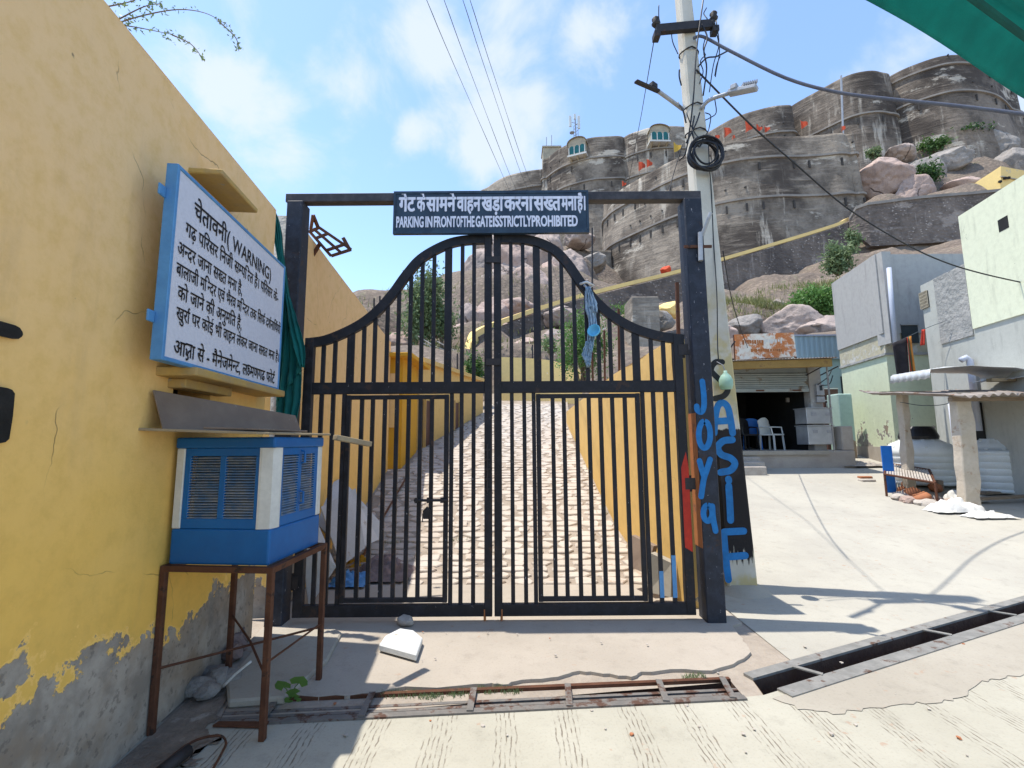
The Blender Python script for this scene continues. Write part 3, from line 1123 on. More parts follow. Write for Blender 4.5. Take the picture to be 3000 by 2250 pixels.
zc = WR(650, 510, .19)[1]
wbox(WR(650, 508, .19)[0], WR(755, 628, .19)[0], -.02, .19, zc, zc + .035).build('window_canopy', M['ledge'], wall, bevel=.006)
wbox(WR(457, 1057, 0.)[0], 1.32, -.02, .215, 1.915, 1.965).build('window_sill', M['ledge'], wall, bevel=.01, segs=2)
wbox(hole[0] - .05, .70, -.02, .10, 1.86, 1.915).build('sill_bracket', M['ledge'], wall, bevel=.005)
# painted numbers running off at the left
for (u0, u1, v0, v1) in ((-160, 52, 958, 1000), (-140, 22, 1138, 1300)):
    s0, s1 = WR(u0, (v0 + v1) / 2)[0], WR(u1, (v0 + v1) / 2)[0]
    z1, z0 = WR(u1, v0)[1], WR(u1, v1)[1]
    q = [(s0, z0), (s1 - .03, z0 + .002), (s1 - .012, z0 + .006), (s1, z0 + .018), (s1 + .003, (z0 + z1) / 2), (s1, z1 - .018), (s1 - .012, z1 - .005), (s1 - .03, z1), (s0, z1 + .006)]
    MB().prism([WP(s, .012, z) for s, z in q], WN * .004).build('painted_number', M['black_spray'], wall)

# warning board
SB = (-.162, 1.252, 1.982, 2.982)
sb = thing('warning_board', 'white board with black Devanagari warning lettering in a blue frame on the yellow wall', 'sign', WP(SB[0], .18, SB[2]))
wbox(SB[0], SB[1], .135, .178, SB[2], SB[3]).build('panel', M['board'], sb)
for (s0, s1, z0, z1) in ((SB[0] - .022, SB[0], SB[2] - .022, SB[3] + .022), (SB[1], SB[1] + .02, SB[2] - .022, SB[3] + .022), (SB[0], SB[1], SB[3], SB[3] + .022), (SB[0], SB[1], SB[2] - .022, SB[2])):
    wbox(s0, s1, .125, .184, z0, z1).build('frame_strip', M['frame_blue'], sb, bevel=.003)
for (u, v) in ((487, 582), (457, 938)):
    s, z = WR(u, v, .10)
    wbox(SB[0] - .075, SB[0] - .022, .125, .137, z - .03, z + .03).build('mounting_lug', M['frame_blue'], sb, bevel=.008, segs=2)
at = lambda a, b: WP(a, .1815, b)
cc = lambda x, y: WR(440 + x * .4221, 480 + y * .4219, .18)
lines = [('चेतावनी(', (310, 265), 560, .088, .012), ('WARNING)', (575, 510), 843, .085, .010), ('गढ़ पिरसर िनजी स<म>पि<त>त है। पिरसर के-', (250, 405), 893, .07, .010),
         ('अ<न>दर जाना स<ख>त मना है,', (195, 535), 640, .068, .010), ('बालाजी मि<न>दर एवं भैरव मि<न>दर तक िसफ^ दश^नािथ^यों', (185, 682), 908, .066, .009),
         ('को जाने की अनुमित है,', (195, 845), 632, .068, .010), ('खुरा^ पर कोई भी वाहन लेकर जाना स<ख>त मना है।', (185, 992), 898, .064, .010),
         ('आ@1ा से - मैनेजमे<न>ट, ल@2मणगढ फोट^', (168, 1222), 852, .072, .011)]
for txt, (lx, ly), rx, hgt, bold in lines:
    a0, zt = cc(lx, ly)
    a1 = cc(rx, ly + (rx - lx) * .7)[0]
    lettering('lettering', txt, M['ink'], sb, at, bold, (a0, min(a1, SB[1] - .01), zt - hgt, zt))

# ---------------------------------------------------------------- walls behind the gate
iw = thing('lane_wall', 'tall yellow wall lining the cobbled path just inside the gate, beside the leaning panels', 'wall', WP(1.9, 0, 0))
mb = MB()
rough_face(mb, lambda s, o, z: WP(s, o, z), 1.9, 7.8, -.05, 3.76, 60, 34, .008)
mb.add([WP(1.9, 0, 3.76), WP(7.8, 0, 3.76), WP(7.8, -.3, 3.76), WP(1.9, -.3, 3.76)], [(0, 1, 2, 3)])
mb.add([WP(1.9, 0, 0), WP(1.9, 0, 3.76), WP(1.9, -.3, 3.76), WP(1.9, -.3, 0)], [(0, 1, 2, 3)])
mb.add([WP(7.8, 0, 0), WP(7.8, 0, 3.76), WP(7.8, -.3, 3.76), WP(7.8, -.3, 0)], [(0, 1, 2, 3)])
mb.build('plaster', M['yellow_in'], iw, fix=False)
# gate booth with slab roof
yb = 10.3
pA, pB = Y(1142, 1300, yb), Y(1177, 1300, yb)
booth = thing('guard_booth', 'small deep yellow booth with a flat slab roof beside the cobbled path', 'booth', (pA[0], yb, zp(yb)))
zb = zp(yb)
zt = Y(1150, 1050, yb)[2]
xa, xb_ = -3.4, Y(1178, 1200, yb)[0]
yc = 11.9
xc = Y(1222, 1200, yc)[0]
mb = MB()
mb.hexa([(xa, yb, zb - .3), (xb_, yb, zb - .3), (xc, yc, zb - .3), (xa, yc, zb - .3), (xa, yb, zt), (xb_, yb, zt), (xc, yc, zt), (xa, yc, zt)])
mb.build('wall', M['yellow_deep'], booth)
MB().hexa([(xa, yb - .28, zt), (xb_ + .25, yb - .28, zt), (xc + .3, 12.02, zt), (xa, 12.02, zt), (xa, yb - .28, zt + .09), (xb_ + .25, yb - .28, zt + .09), (xc + .3, 12.02, zt + .09), (xa, 12.02, zt + .09)]).build('roof_slab', M['yellow_deep'], booth, bevel=.01)
MB().box(xb_ - .28, xb_ - .08, yb - .03, yb + .0, zb + .9, zt - .35).build('panel', M['yellow_in'], booth)
# row of low rooms further up
lr = thing('low_rooms', 'low yellow plastered rooms with two dark doorways further up the path', 'building', (-2, 10.2, zp(10)))
ya, ybk = 12.1, 18.6
xA, xB = Y(1228, 1250, ya)[0], Y(1415, 1200, ybk)[0]
zA, zB = Y(1230, 1062, ya)[2], Y(1400, 1120, ybk)[2]
mb = MB()
mb.hexa([(xA - 2.2, ya, 0), (xA, ya, 0), (xB, ybk, 1), (xB - 2.2, ybk, 1), (xA - 2.2, ya, zA), (xA, ya, zA), (xB, ybk, zB), (xB - 2.2, ybk, zB)])
mb.build('wall', M['yellow_path'], lr)
MB().hexa([(xA - 2.3, ya - .1, zA), (xA + .12, ya - .1, zA), (xB + .12, ybk, zB), (xB - 2.3, ybk, zB), (xA - 2.3, ya - .1, zA + .12), (xA + .12, ya - .1, zA + .12), (xB + .12, ybk, zB + .12), (xB - 2.3, ybk, zB + .12)]).build('roof_slab', M['yellow_path'], lr)
for (u0, u1, v0, v1) in ((1240, 1257, 1172, 1268), (1327, 1341, 1178, 1245)):
    def lx(u):
        lo, hi = ya, ybk
        for k in range(40):
            m = (lo + hi) / 2
            x = xA + (xB - xA) * (m - ya) / (ybk - ya)
            if Y(u, 1200, m)[0] > x: lo = m
            else: hi = m
        return xA + (xB - xA) * (m - ya) / (ybk - ya), m
    (x0, y0), (x1, y1) = lx(u0), lx(u1)
    if y0 > y1: (x0, y0), (x1, y1) = (x1, y1), (x0, y0)
    zb0 = zp(y0) - .02
    ztp = Y(u0, v0, y0)[2]
    dm = MB()
    e = .03
    dm.hexa([(x0 - .2, y0, zb0), (x0 + e, y0, zb0), (x1 + e, y1, zb0), (x1 - .2, y1, zb0), (x0 - .2, y0, ztp), (x0 + e, y0, ztp), (x1 + e, y1, ztp), (x1 - .2, y1, ztp)])
    dr = dm.build('door', M['brown'], lr)
    MB().beam((x0 + .05, y0 - .04, zb0), (x0 + .05, y0 - .04, ztp + .05), .07).build('door_jamb', M['ledge'], dr)
    MB().beam((x1 + .05, y1 + .04, zb0), (x1 + .05, y1 + .04, ztp + .05), .07).build('door_jamb', M['ledge'], dr)
# cross wall where the path bends, and ramp wall going up
def strip(pts, h, th, mat, name, parent=None, z_off=0.):
    """wall along 3D top points"""
    mb = MB()
    n = len(pts)
    for i in range(n - 1):
        a, b = np.array(pts[i]), np.array(pts[i + 1])
        nn = unit((-(b - a)[1], (b - a)[0], 0)) * th
        ha = h[i] if hasattr(h, '__len__') else h
        hb = h[i + 1] if hasattr(h, '__len__') else h
        da, db = np.array((0, 0, -ha)), np.array((0, 0, -hb))
        mb.hexa([a + da, b + db, b + db + nn, a + da + nn, a, b, b + nn, a + nn])
    return mb.build(name, mat, parent)


cw = thing('cross_wall', 'low yellow wall closing the cobbled path where it bends', 'wall', (0, 22, 3))
strip(spline([Y(1180, 1045, 23), Y(1300, 1060, 23), Y(1390, 1075, 23.4), Y(1400, 1060, 23.6)], 3), 3., .3, M['yellow_hill'], 'plaster', cw)
strip(spline([Y(1467, 1046, 22.5), Y(1560, 1050, 22.3), Y(1640, 1062, 22), Y(1780, 1110, 21)], 3), 3., .3, M['yellow_hill'], 'plaster', cw)
rp = thing('ramp_parapet', 'thin yellow parapet of the ramp climbing the hillside to the fort', 'parapet', (0, 30, 8))
top = spline([Y(1368, 1075, 26), Y(1385, 990, 27.5), Y(1412, 960, 29), Y(1500, 925, 32), Y(1660, 872, 36), Y(1830, 828, 39), Y(2000, 786, 42), Y(2250, 715, 45), Y(2440, 657, 47), Y(2486, 637, 48)], 5)
strip(top, [3.2 - 2.85 * min(1, max(0, (i - 6) / 8)) for i in range(len(top))], .35, M['yellow_hill'], 'plaster', rp)
rw = thing('ramp_retaining_wall', 'dark rubble retaining wall under the yellow ramp parapet', 'wall', (5, 36, 8))
strip([p + np.array((.05, -.12, -.5)) for p in top[9:]], [2.0 + 2.2 * min(1, i / 8) for i in range(len(top) - 9)], .5, M['rubble'], 'masonry', rw)
uw = thing('upper_retaining_wall', 'dark stone retaining wall with grey coping right of the ramp head', 'wall', (35, 46, 20))
ut = [Y(2486, 642, 47.6), Y(2505, 612, 47), Y(2540, 600, 46.5), Y(2700, 580, 46), Y(2850, 568, 46), Y(3080, 545, 45.5)]
strip(ut, [1, 3, 4.6, 5, 5, 5], .8, M['rubble'], 'masonry', uw)
strip([p + np.array((0, -.12, .22)) for p in ut], .3, 1.2, M['course'], 'coping', uw)

# right wall of the path: level top, the path climbs to meet it
pw = thing('path_side_wall', 'level topped yellow wall along the right of the cobbled path, grey where the paint is gone', 'wall', (1.55, 4.45, 0))
mb = MB()
zt = 2.52
ysr = np.linspace(4.42, 16.2, 60)
rows = []
for z in np.linspace(-.1, zt, 24):
    rows.append([(xr(y) + .012 * mnoise.fractal(Vector((y, z, 7)), 1, 2, 4), y, z) for y in ysr])
mb.grid(rows)
mb.grid([[(xr(y), y, zt), ] + [(xr(y) + .28, y, zt)] for y in ysr])
mb.add([(xr(4.42), 4.42, -.1), (xr(4.42), 4.42, zt), (xr(4.42) + .28, 4.42, zt), (xr(4.42) + .28, 4.42, -.1)], [(0, 1, 2, 3)])
mb.grid([[(xr(y) + .28, y, z) for y in ysr] for z in (-.1, zt)])
mb.build('plaster', M['yellow_path'], pw, fix=True)

# ---------------------------------------------------------------- gate frame
YG = 4.16
gx = lambda u, v=1112: Y(u, v, YG)[0]
gz = lambda v, u=1450: Y(u, v, YG)[2]
gf = thing('gateway', 'dark steel gate frame of two square posts joined by a rusted top beam', 'gateway', (0, YG, 0))
pxL, pxR = (-2.10, -1.95), (1.625, 1.79)
MB().box(pxL[0], pxL[1], YG - .08, YG + .08, -.02, 3.80).build('post', M['post'], gf, bevel=.008)
pr = MB().box(pxR[0], pxR[1], YG - .08, YG + .10, -.02, 3.80).build('post', M['post'], gf, bevel=.008)
MB().box(-2.13, 1.80, YG - .05, YG + .04, 3.802, 3.885).build('beam', M['beam'], gf, bevel=.004)
MB().box(pxR[0] - .03, pxR[1] + .06, YG - .10, YG - .085, 3.30, 3.325).build('strap', M['rust'], gf)
# rusty left cheek of the right post
MB().box(pxR[0] - .004, pxR[0] - .001, YG - .075, YG + .095, .62, 1.78).build('rust_patch', M['orange'], pr)
lp = MB().tube([(pxR[1] - .02, YG - .09, 3.42), (pxR[1] + .02, YG - .16, 3.56), (pxR[1] + .035, YG - .17, 3.60)], .018, 8)
lp.build('tube_bracket', M['steel_lt'], gf)
MB().tube([(pxR[1] - .055, YG - .11, 3.17), (pxR[1] - .045, YG - .11, 3.44)], .022, 8).build('tube_bracket', M['steel_lt'], gf)


def strokes(name, lst, mat, parent, yface, w, conv):
    for si, st in enumerate(lst):
        yface -= .0009
        pts = [Y(*conv(x, y), yface) for x, y in st]
        v, f = ribbon2([(p[0], p[2]) for p in pts], w)
        mb = MB().add([(q[0], yface, q[1]) for q in v], f)
        for e in (() if st[0] == st[-1] else (pts[0], pts[-1])):   # round ends
            n = 10
            mb.add([(e[0] + w / 2 * math.cos(2 * math.pi * k / n), yface - .0004, e[2] + w / 2 * math.sin(2 * math.pi * k / n)) for k in range(n)], [tuple(range(n))])
        mb.build(name, mat, parent, fix=False)


def ell(cx, cy, rx, ry, n=14):
    return [(cx + rx * math.sin(2 * math.pi * (k % n) / n), cy - ry * math.cos(2 * math.pi * (k % n) / n)) for k in range(n + 1)]


cv = lambda x, y: (1950 + x * .5424, 900 + y * .5425)
strokes('graffiti_letter', [[(198, 400), (206, 470), (207, 535), (193, 566), (172, 556), (168, 535)], ell(210, 688, 31, 72), [(183, 830), (195, 875), (208, 915)],
                            [(240, 822), (222, 880), (206, 930), (192, 1022)], ell(228, 1112, 24, 42), [(252, 1075), (257, 1140), (270, 1208)]], M['blue_spray'], pr, YG - .0825, .050, cv)

# ---------------------------------------------------------------- gate leaves
BAR = MB().box(-.0175, .0175, -.012, .012, 0, 1).mesh('bar', M['black'])


def bar(x, z0, z1, parent, name='bar', w=1., dy=0.):
    return link(name, BAR, parent, (x, YG + dy, z0), scale=(w, 1, z1 - z0))


def rail(x0, x1, z0, z1, parent, name='rail', d=.022, dy=0.):
    return MB().box(x0, x1, YG - d + dy, YG + d + dy, z0, z1).build(name, M['black'], parent, bevel=.003)


ARCH_L = [(905, 992), (960, 982), (1040, 946), (1095, 905), (1140, 855), (1180, 800), (1225, 750), (1290, 712), (1350, 694), (1442, 688)]
ARCH_R = [(1448, 688), (1550, 692), (1625, 720), (1672, 765), (1712, 822), (1752, 872), (1800, 915), (1860, 950), (1930, 972), (2003, 982)]


def leaf(side):
    left = side == 'L'
    t = thing('gate_leaf', 'black barred gate leaf with a slide bolt on its wicket door, beside the yellow wall' if left else 'black barred gate leaf with a blue rag on its arch, hinged on the graffiti post', 'gate',
              (gx(905) if left else gx(1988), YG, .05))
    arch = spline([Y(u, v, YG) for u, v in (ARCH_L if left else ARCH_R)], 6)
    th, dd = .085, .024
    mb = MB()
    n = len(arch)
    ring = []
    for i, p in enumerate(arch):
        d = unit(arch[min(i + 1, n - 1)] - arch[max(i - 1, 0)])
        nn = np.array((d[2], 0, -d[0]))
        ring.append([p + np.array((0, -dd, 0)), p + np.array((0, dd, 0)), p + nn * th + np.array((0, dd, 0)), p + nn * th + np.array((0, -dd, 0))])
    for i in range(n - 1):
        mb.add(ring[i] + ring[i + 1], [(0, 1, 5, 4), (1, 2, 6, 5), (2, 3, 7, 6), (3, 0, 4, 7)])
    mb.add(ring[0], [(0, 1, 2, 3)])
    mb.add(ring[-1], [(0, 1, 2, 3)])
    mb.build('arch_rail', M['black'], t)
    ax = [p[0] for p in arch]
    az = [p[2] for p in arch]
    ztop = lambda x: float(np.interp(x, ax, az))
    zm0, zm1, zb0, zb1 = gz(1152), gz(1118), gz(1803), gz(1768)
    if left:
        hs, cs, thick, bars = 905, 1431, (1025, 1311), [945, 979, 1063, 1095, 1131, 1164, 1199, 1233, 1268, 1353, 1388]
    else:
        hs, cs, thick, bars = 1988, 1459, (1576, 1866), [1499, 1535, 1617, 1651, 1687, 1723, 1757, 1791, 1827, 1911, 1947]
    MB().box(gx(hs) - .04, gx(hs) + .04, YG - .03, YG + .03, zb0, ztop(gx(hs)) - .002).build('hinge_stile', M['black'], t, bevel=.004)
    MB().box(gx(cs) - .036, gx(cs) + .032, YG - .03, YG + .03, zb0, ztop(gx(cs)) - .002).build('meeting_stile', M['black'], t, bevel=.004)
    x0, x1 = sorted((gx(hs), gx(cs)))
    rail(x0, x1, zm0, zm1, t, 'middle_rail')
    rail(x0, x1, zb0, zb1, t, 'bottom_rail', .026)
    wk = MB().box(gx(thick[0]) - .02, gx(thick[0]) + .02, YG - .018, YG + .018, zb1 + .014, zm0 - .01).build('wicket_door', M['black'], t, bevel=.003)
    MB().box(gx(thick[1]) - .024, gx(thick[1]) + .016, YG - .018, YG + .018, zb1 + .014, zm0 - .01).build('wicket_stile', M['black'], wk, bevel=.003)
    wx0, wx1 = gx(thick[0]), gx(thick[1])
    rail(wx0, wx1, zb1 + .016, zb1 + .054, wk, 'wicket_rail', .016)
    rail(wx0, wx1, zm0 - .05, zm0 - .012, wk, 'wicket_rail', .016)
    for u in thick:                       # fixed jambs, full height
        k = (1 if u == thick[1] else -1) * .042
        x = gx(u) + k
        bar(x, zb1, zm0, t, 'jamb', 1.0)
        bar(gx(u), zm1, ztop(gx(u)) - th * .75, t, 'jamb', 1.9)
    for u in bars:
        x = gx(u)
        if thick[0] < u < thick[1]:
            bar(x + .003 * rnd.uniform(-1, 1), zb1 + .05, zm0 - .045, wk)
        else:
            bar(x, zb1, zm0, t)
        xa = ztop(x) - th * (1.05 if 1250 > u or u > 1650 else .8)
        bar(x, zm1, xa, t)
    if left:
        bz = gz(1463)
        bo = MB().tube([(gx(1222), YG - .035, bz), (gx(1318), YG - .035, bz)], .012, 8).build('slide_bolt', M['iron'], wk)
        for u in (1228, 1262, 1300):
            MB().box(gx(u) - .012, gx(u) + .012, YG - .05, YG - .016, bz - .022, bz + .022).build('bolt_guide', M['iron'], bo)
        hz, hx = gz(1500), gx(1258)
        MB().prism([(hx - .028, YG - .04, hz - .05), (hx + .028, YG - .04, hz - .05), (hx + .034, YG - .04, hz + .02), (hx, YG - .04, hz + .055), (hx - .034, YG - .04, hz + .02)], (0, .03, 0)).build('padlock', M['iron'], wk)
        MB().tube([(hx - .03, YG - .05, hz), (hx - .034, YG - .05, hz - .07), (hx + .034, YG - .05, hz - .07), (hx + .03, YG - .05, hz)], .006, 6).build('hasp', M['iron'], wk)
        tz = gz(1300)
        MB().tube([(gx(1428), YG - .045, tz - .42), (gx(1428), YG - .045, tz)], .010, 8).build('tower_bolt', M['iron'], t)
        for k in range(5):
            MB().box(gx(1428) - .022, gx(1428) + .022, YG - .056, YG - .03, tz - .06 - k * .085, tz - .045 - k * .085).build('bolt_staple', M['iron'], t)
        for vv in (765, 1062):
            MB().box(gx(1440) - .05, gx(1440) + .085, YG - .045, YG - .031, gz(vv) - .03, gz(vv) + .03).build('lock_plate', M['iron'], t)
    for v in ((1030, 1420) if not left else (1030, 1700)):
        hxp = gx(hs) + (.05 if not left else -.05)
        MB().tube([(hxp, YG, gz(v) - .07), (hxp, YG, gz(v) + .07)], .02, 8).build('hinge', M['iron'], t)
        MB().box(min(hxp, gx(hs)), max(hxp, gx(hs)) + (.04 if not left else 0), YG - .034, YG - .028, gz(v) - .05, gz(v) + .05).build('hinge_plate', M['iron'], t)
    xd = gx(1421) if left else gx(1467)
    MB().tube([(xd, YG - .02, .029), (xd, YG - .02, .12)], .011, 8).build('drop_bolt', M['orange'], t)
    if not left:
        mbp = []
        xs0 = gx(1988)
        q = [(xs0 - .03, .62), (xs0 + .036, .58), (xs0 + .038, 1.30), (xs0 + .02, 1.44), (xs0 - .028, 1.30)]
        MB().prism([(x, YG - .0305, z) for x, z in q], (0, -.0015, 0)).build('red_paint_patch', M['red'], t)
        for u, z1 in ((1947, .55), (1911, .42)):
            MB().box(gx(u) - .0185, gx(u) + .0185, YG - .0135, YG - .0125, .2, z1).build('blue_paint_patch', M['frame_blue'], t)
    return t


leaf('L')
leaf('R')

# name board over the gate
sg = thing('gate_sign', 'dark navy sign over the gate with white Hindi and English no parking lettering', 'sign', (-.2, YG - .07, 3.49))
SX0, SX1, SZ0, SZ1 = gx(1163, 640), gx(1717, 640), gz(690), gz(577)
MB().box(SX0, SX1, YG - .085, YG - .060, SZ0, SZ1).build('panel', M['signnavy'], sg, bevel=.003)
for (x0, x1, z0, z1) in ((SX0 - .012, SX1 + .012, SZ1 - .012, SZ1 + .012), (SX0 - .012, SX1 + .012, SZ0 - .018, SZ0 + .010), (SX0 - .012, SX0 + .008, SZ0 + .011, SZ1 - .013), (SX1 - .008, SX1 + .012, SZ0 + .011, SZ1 - .013)):
    MB().box(x0, x1, YG - .092, YG - .055, z0, z1).build('frame_strip', M['signnavy'], sg)
ats = lambda a, b: (a, YG - .0875, b)
z_h0, z_h1 = gz(630), gz(592)
words = [('गेट', 1176, 1222), ('के', 1227, 1251), ('सामने', 1254, 1338), ('वाहन', 1342, 1410), ('खड़ा', 1413, 1475), ('करना', 1478, 1560), ('स<ख>त', 1563, 1640), ('मना', 1642, 1686), ('है।', 1688, 1710)]
for w_, a, b in words:
    lettering('lettering', w_, M['letter'], sg, ats, .03, (gx(a, 610), gx(b, 610), z_h0, z_h1))
z_e0, z_e1 = gz(676), gz(646)
for w_, a, b in [('PARKING', 1168, 1246), ('IN', 1252, 1271), ('FRONT', 1276, 1339), ('OF', 1341, 1358), ('THE', 1359, 1392), ('GATE', 1396, 1443), ('IS', 1446, 1463), ('STRICTLY', 1464, 1556), ('PROHIBITED', 1557, 1688)]:
    lettering('lettering', w_, M['letter'], sg, ats, .035, (gx(a, 660), gx(b, 660), z_e0, z_e1), top=.70)

# rag and cup tied to the arch
rg = thing('blue_rag', 'torn pale blue rag knotted on the gate arch and hanging down', 'cloth', (gx(1725), YG - .05, gz(820)))
def dangle(pts_px, widths, y, mat, parent, name, folds=3, seed=1):
    r_ = random.Random(seed)
    pts = spline([Y(u, v, y) for u, v in pts_px], 5)
    ws = np.interp(np.linspace(0, 1, len(pts)), np.linspace(0, 1, len(widths)), widths)
    rows = []
    for i, p in enumerate(pts):
        row = []
        for k in np.linspace(-1, 1, 15):
            row.append(p + np.array((k * ws[i] / 2 + .006 * r_.uniform(-1, 1), -.022 * math.cos(k * folds * math.pi + i * .25) - .01 * r_.random(), .008 * r_.uniform(-1, 1))))
        rows.append(row)
    return MB().grid(rows).build(name, mat, parent, smooth=True, solid=.004, fix=False)


dangle([(1722, 842), (1728, 900), (1735, 950), (1728, 1010), (1722, 1060)], (.04, .085, .075, .06, .04), YG - .05, M['ragblue'], rg, 'fold', 3, 2)
dangle([(1722, 842), (1738, 890), (1742, 915)], (.03, .065, .045), YG - .08, M['ragblue'], rg, 'fold', 2, 3)
dangle([(1725, 1000), (1718, 1040), (1724, 1075)], (.05, .08, .02), YG - .065, M['ragblue'], rg, 'fold', 4, 4)
MB().tube([Y(1700, 832, YG - .05), Y(1718, 826, YG - .1), Y(1740, 836, YG - .06), Y(1722, 845, YG - .07), Y(1712, 836, YG - .02)], .012, 6).build('knot', M['sack'], rg, smooth=True)
cu_c = Y(1745, 975, YG - .09)
cu = MB()
cu.lathe((0, 0, 0), [(.015, .0), (.04, .01), (.055, .033), (.06, .055), (.055, .053), (.037, .015)], 18)
o = tag(cu.build('plastic_bowl', M['cup'], smooth=True), 'small light blue plastic bowl tied in the rag on the gate', 'bowl')
o.location = Vector(cu_c)
o.rotation_euler = (R(75), R(20), R(-35))

# ---------------------------------------------------------------- electric pole
PB = np.array(onground(2163, 1725, zy))
PT = Y(1985, -190, PB[1])
pole = thing('electric_pole', 'cream concrete electric pole with blue graffiti on its blackened foot', 'pole', PB)


def pol(z, dx=0., dy=0.):
    t = z / PT[2]
    return np.array((PB[0] + (PT[0] - PB[0]) * t + dx, PB[1] + dy, z))


mb = MB()
rings = []
for z in np.linspace(-.2, PT[2], 16):
    w = np.interp(z, (0, PT[2]), (.158, .064))
    dth = np.interp(z, (0, PT[2]), (.115, .07))
    c = pol(z)
    ch = .02
    rings.append([c + np.array(q) for q in ((-w + ch, -dth, 0), (w - ch, -dth, 0), (w, -dth + ch, 0), (w, dth, 0), (-w, dth, 0), (-w, -dth + ch, 0))])
for i in range(len(rings) - 1):
    mb.add(rings[i] + rings[i + 1], [(k, (k + 1) % 6, 6 + (k + 1) % 6, 6 + k) for k in range(6)])
mb.add(rings[-1], [tuple(range(6))])
shaft = mb.build('shaft', M['pole'], pole)
mbf = MB()
mbf.lathe(PB + np.array((0, 0, -.05)), [(.36, 0), (.30, .06), (.22, .085), (.17, .12)], 14)
mbf.build('footing', M['patch'], pole, smooth=True)


def pole_strokes(lst, mat, w):
    for si, st in enumerate(lst):
        pts = []
        for x, y in st:
            p = Y(*cv(x, y), PB[1])
            for k in range(4):
                yf = PB[1] - np.interp(p[2], (0, PT[2]), (.115, .07)) - .003
                p = Y(*cv(x, y), yf)
            pts.append(p)
        v, f = ribbon2([(p[0], p[2]) for p in pts], w)
        fy = lambda z: PB[1] - float(np.interp(z, (0, PT[2]), (.115, .07))) - .003 - .0012 * si
        mb = MB().add([(q[0], fy(q[1]), q[1]) for q in v], f)
        for e in (pts[0], pts[-1]):
            mb.add([(e[0] + w / 2 * math.cos(2 * math.pi * k / 10), fy(e[2]) - .0008, e[2] + w / 2 * math.sin(2 * math.pi * k / 10)) for k in range(10)], [tuple(range(10))])
        mb.build('graffiti_letter', mat, pole, fix=False)


pole_strokes([[(262, 680), (268, 600), (282, 535), (308, 516), (336, 540), (352, 610), (362, 680)], [(272, 617), (345, 612)], [(360, 716), (312, 722), (282, 755), (300, 795), (350, 815), (374, 845), (350, 880), (296, 892)],
              [(340, 965), (346, 1060), (350, 1150)], [(338, 928), (340, 936)], [(312, 1215), (322, 1340), (338, 1470)], [(318, 1213), (420, 1208)], [(326, 1348), (428, 1340)]], M['blue_spray'], .072)
pole_strokes([[(306, 296), (268, 298), (246, 340), (285, 385), (322, 418), (336, 448), (312, 480), (266, 494)]], M['black_spray'], .062)
# hanging bottle
bt = thing('hanging_bottle', 'cut green plastic bottle hung on the pole by a wire', 'bottle', Y(2127, 1120, PB[1] - .25))
yb_ = PB[1] - .2
pt, pbm = Y(2124, 1092, yb_), Y(2128, 1140, yb_)
hh = pt[2] - pbm[2]
MB().lathe((pbm[0], yb_, pbm[2]), [(.055, 0), (.068, hh * .25), (.068, hh * .55), (.05, hh * .8), (.018, hh), (.018, hh * 1.12)], 28).build('bottle_body', M['bottle'], bt, smooth=True)
MB().tube([(pbm[0], yb_, pt[2] + .01), Y(2118, 1070, yb_ + .02), Y(2100, 1060, yb_ + .06)], .005, 5).build('hanging_wire', M['steel_lt'], bt)
# cross-arm with insulators
za = Y(1990, 82, PB[1])[2]
caL, caR = Y(1922, 88, PB[1] - .12), Y(2092, 72, PB[1] - .12)
arm = MB().beam(caL, caR, .06, .10).build('cross_arm', M['iron'], pole)
for p in (caL, caR):
    MB().lathe(p + np.array((0, 0, .05)), [(.03, 0), (.05, .03), (.03, .06), (.045, .09), (.02, .12)], 10).build('insulator', M['iron'], arm, smooth=True)
    MB().box(p[0] - .035, p[0] + .035, p[1] - .05, p[1] + .05, p[2] - .12, p[2] - .05).build('bracket', M['iron'], arm)
for z, k in ((Y(2000, 160, PB[1])[2], .11), (Y(2000, 322, PB[1])[2], .118), (Y(2000, 395, PB[1])[2], .122)):
    c = pol(z)
    MB().tube([c + np.array((math.cos(a) * k, math.sin(a) * k * .95 - 0.0, .01 * math.sin(3 * a))) for a in np.linspace(0, 2 * math.pi, 13)], .009, 5).build('clamp_band', M['iron'], pole)
# street lamps
def lamp(pts_arm, head, label, flat):
    t = thing('street_lamp', label, 'street lamp', pts_arm[0])
    MB().tube(spline(pts_arm, 4), .022, 8).build('arm', M['steel_lt'], t, smooth=True)
    a, b = head
    hd = MB().beam(a, b, .055 if flat else .10, .03 if flat else .05).build('lamp_head', M['iron'] if flat else M['steel_lt'], t, bevel=.01)
    m = a + (b - a) * .12
    MB().beam(m + np.array((0, 0, .03)), a + (b - a) * .35 + np.array((0, 0, .045)), .06 if flat else .12, .06).build('driver_box', M['iron'] if flat else M['steel_lt'], hd, bevel=.008)
    if not flat:
        for k in range(7):
            e = a + (b - a) * (.45 + .075 * k)
            MB().beam(e + np.array((0, -.07, .03)), e + np.array((0, .07, .03)), .008, .035).build('cooling_fin', M['steel_lt'], hd)
    return t


lamp([Y(2000, 320, PB[1] - .1), Y(1960, 290, PB[1] - .25), Y(1925, 265, PB[1] - .35)], (Y(1930, 268, PB[1] - .35), Y(1862, 238, PB[1] - .55)), 'slim black street lamp head on an arm pointing left of the pole', True)
lamp([Y(2054, 318, PB[1] - .1), Y(2080, 292, PB[1] - .18), Y(2140, 272, PB[1] - .3)], (Y(2135, 273, PB[1] - .3), Y(2218, 256, PB[1] - .5)), 'finned grey street lamp head on an arm pointing right of the pole', False)
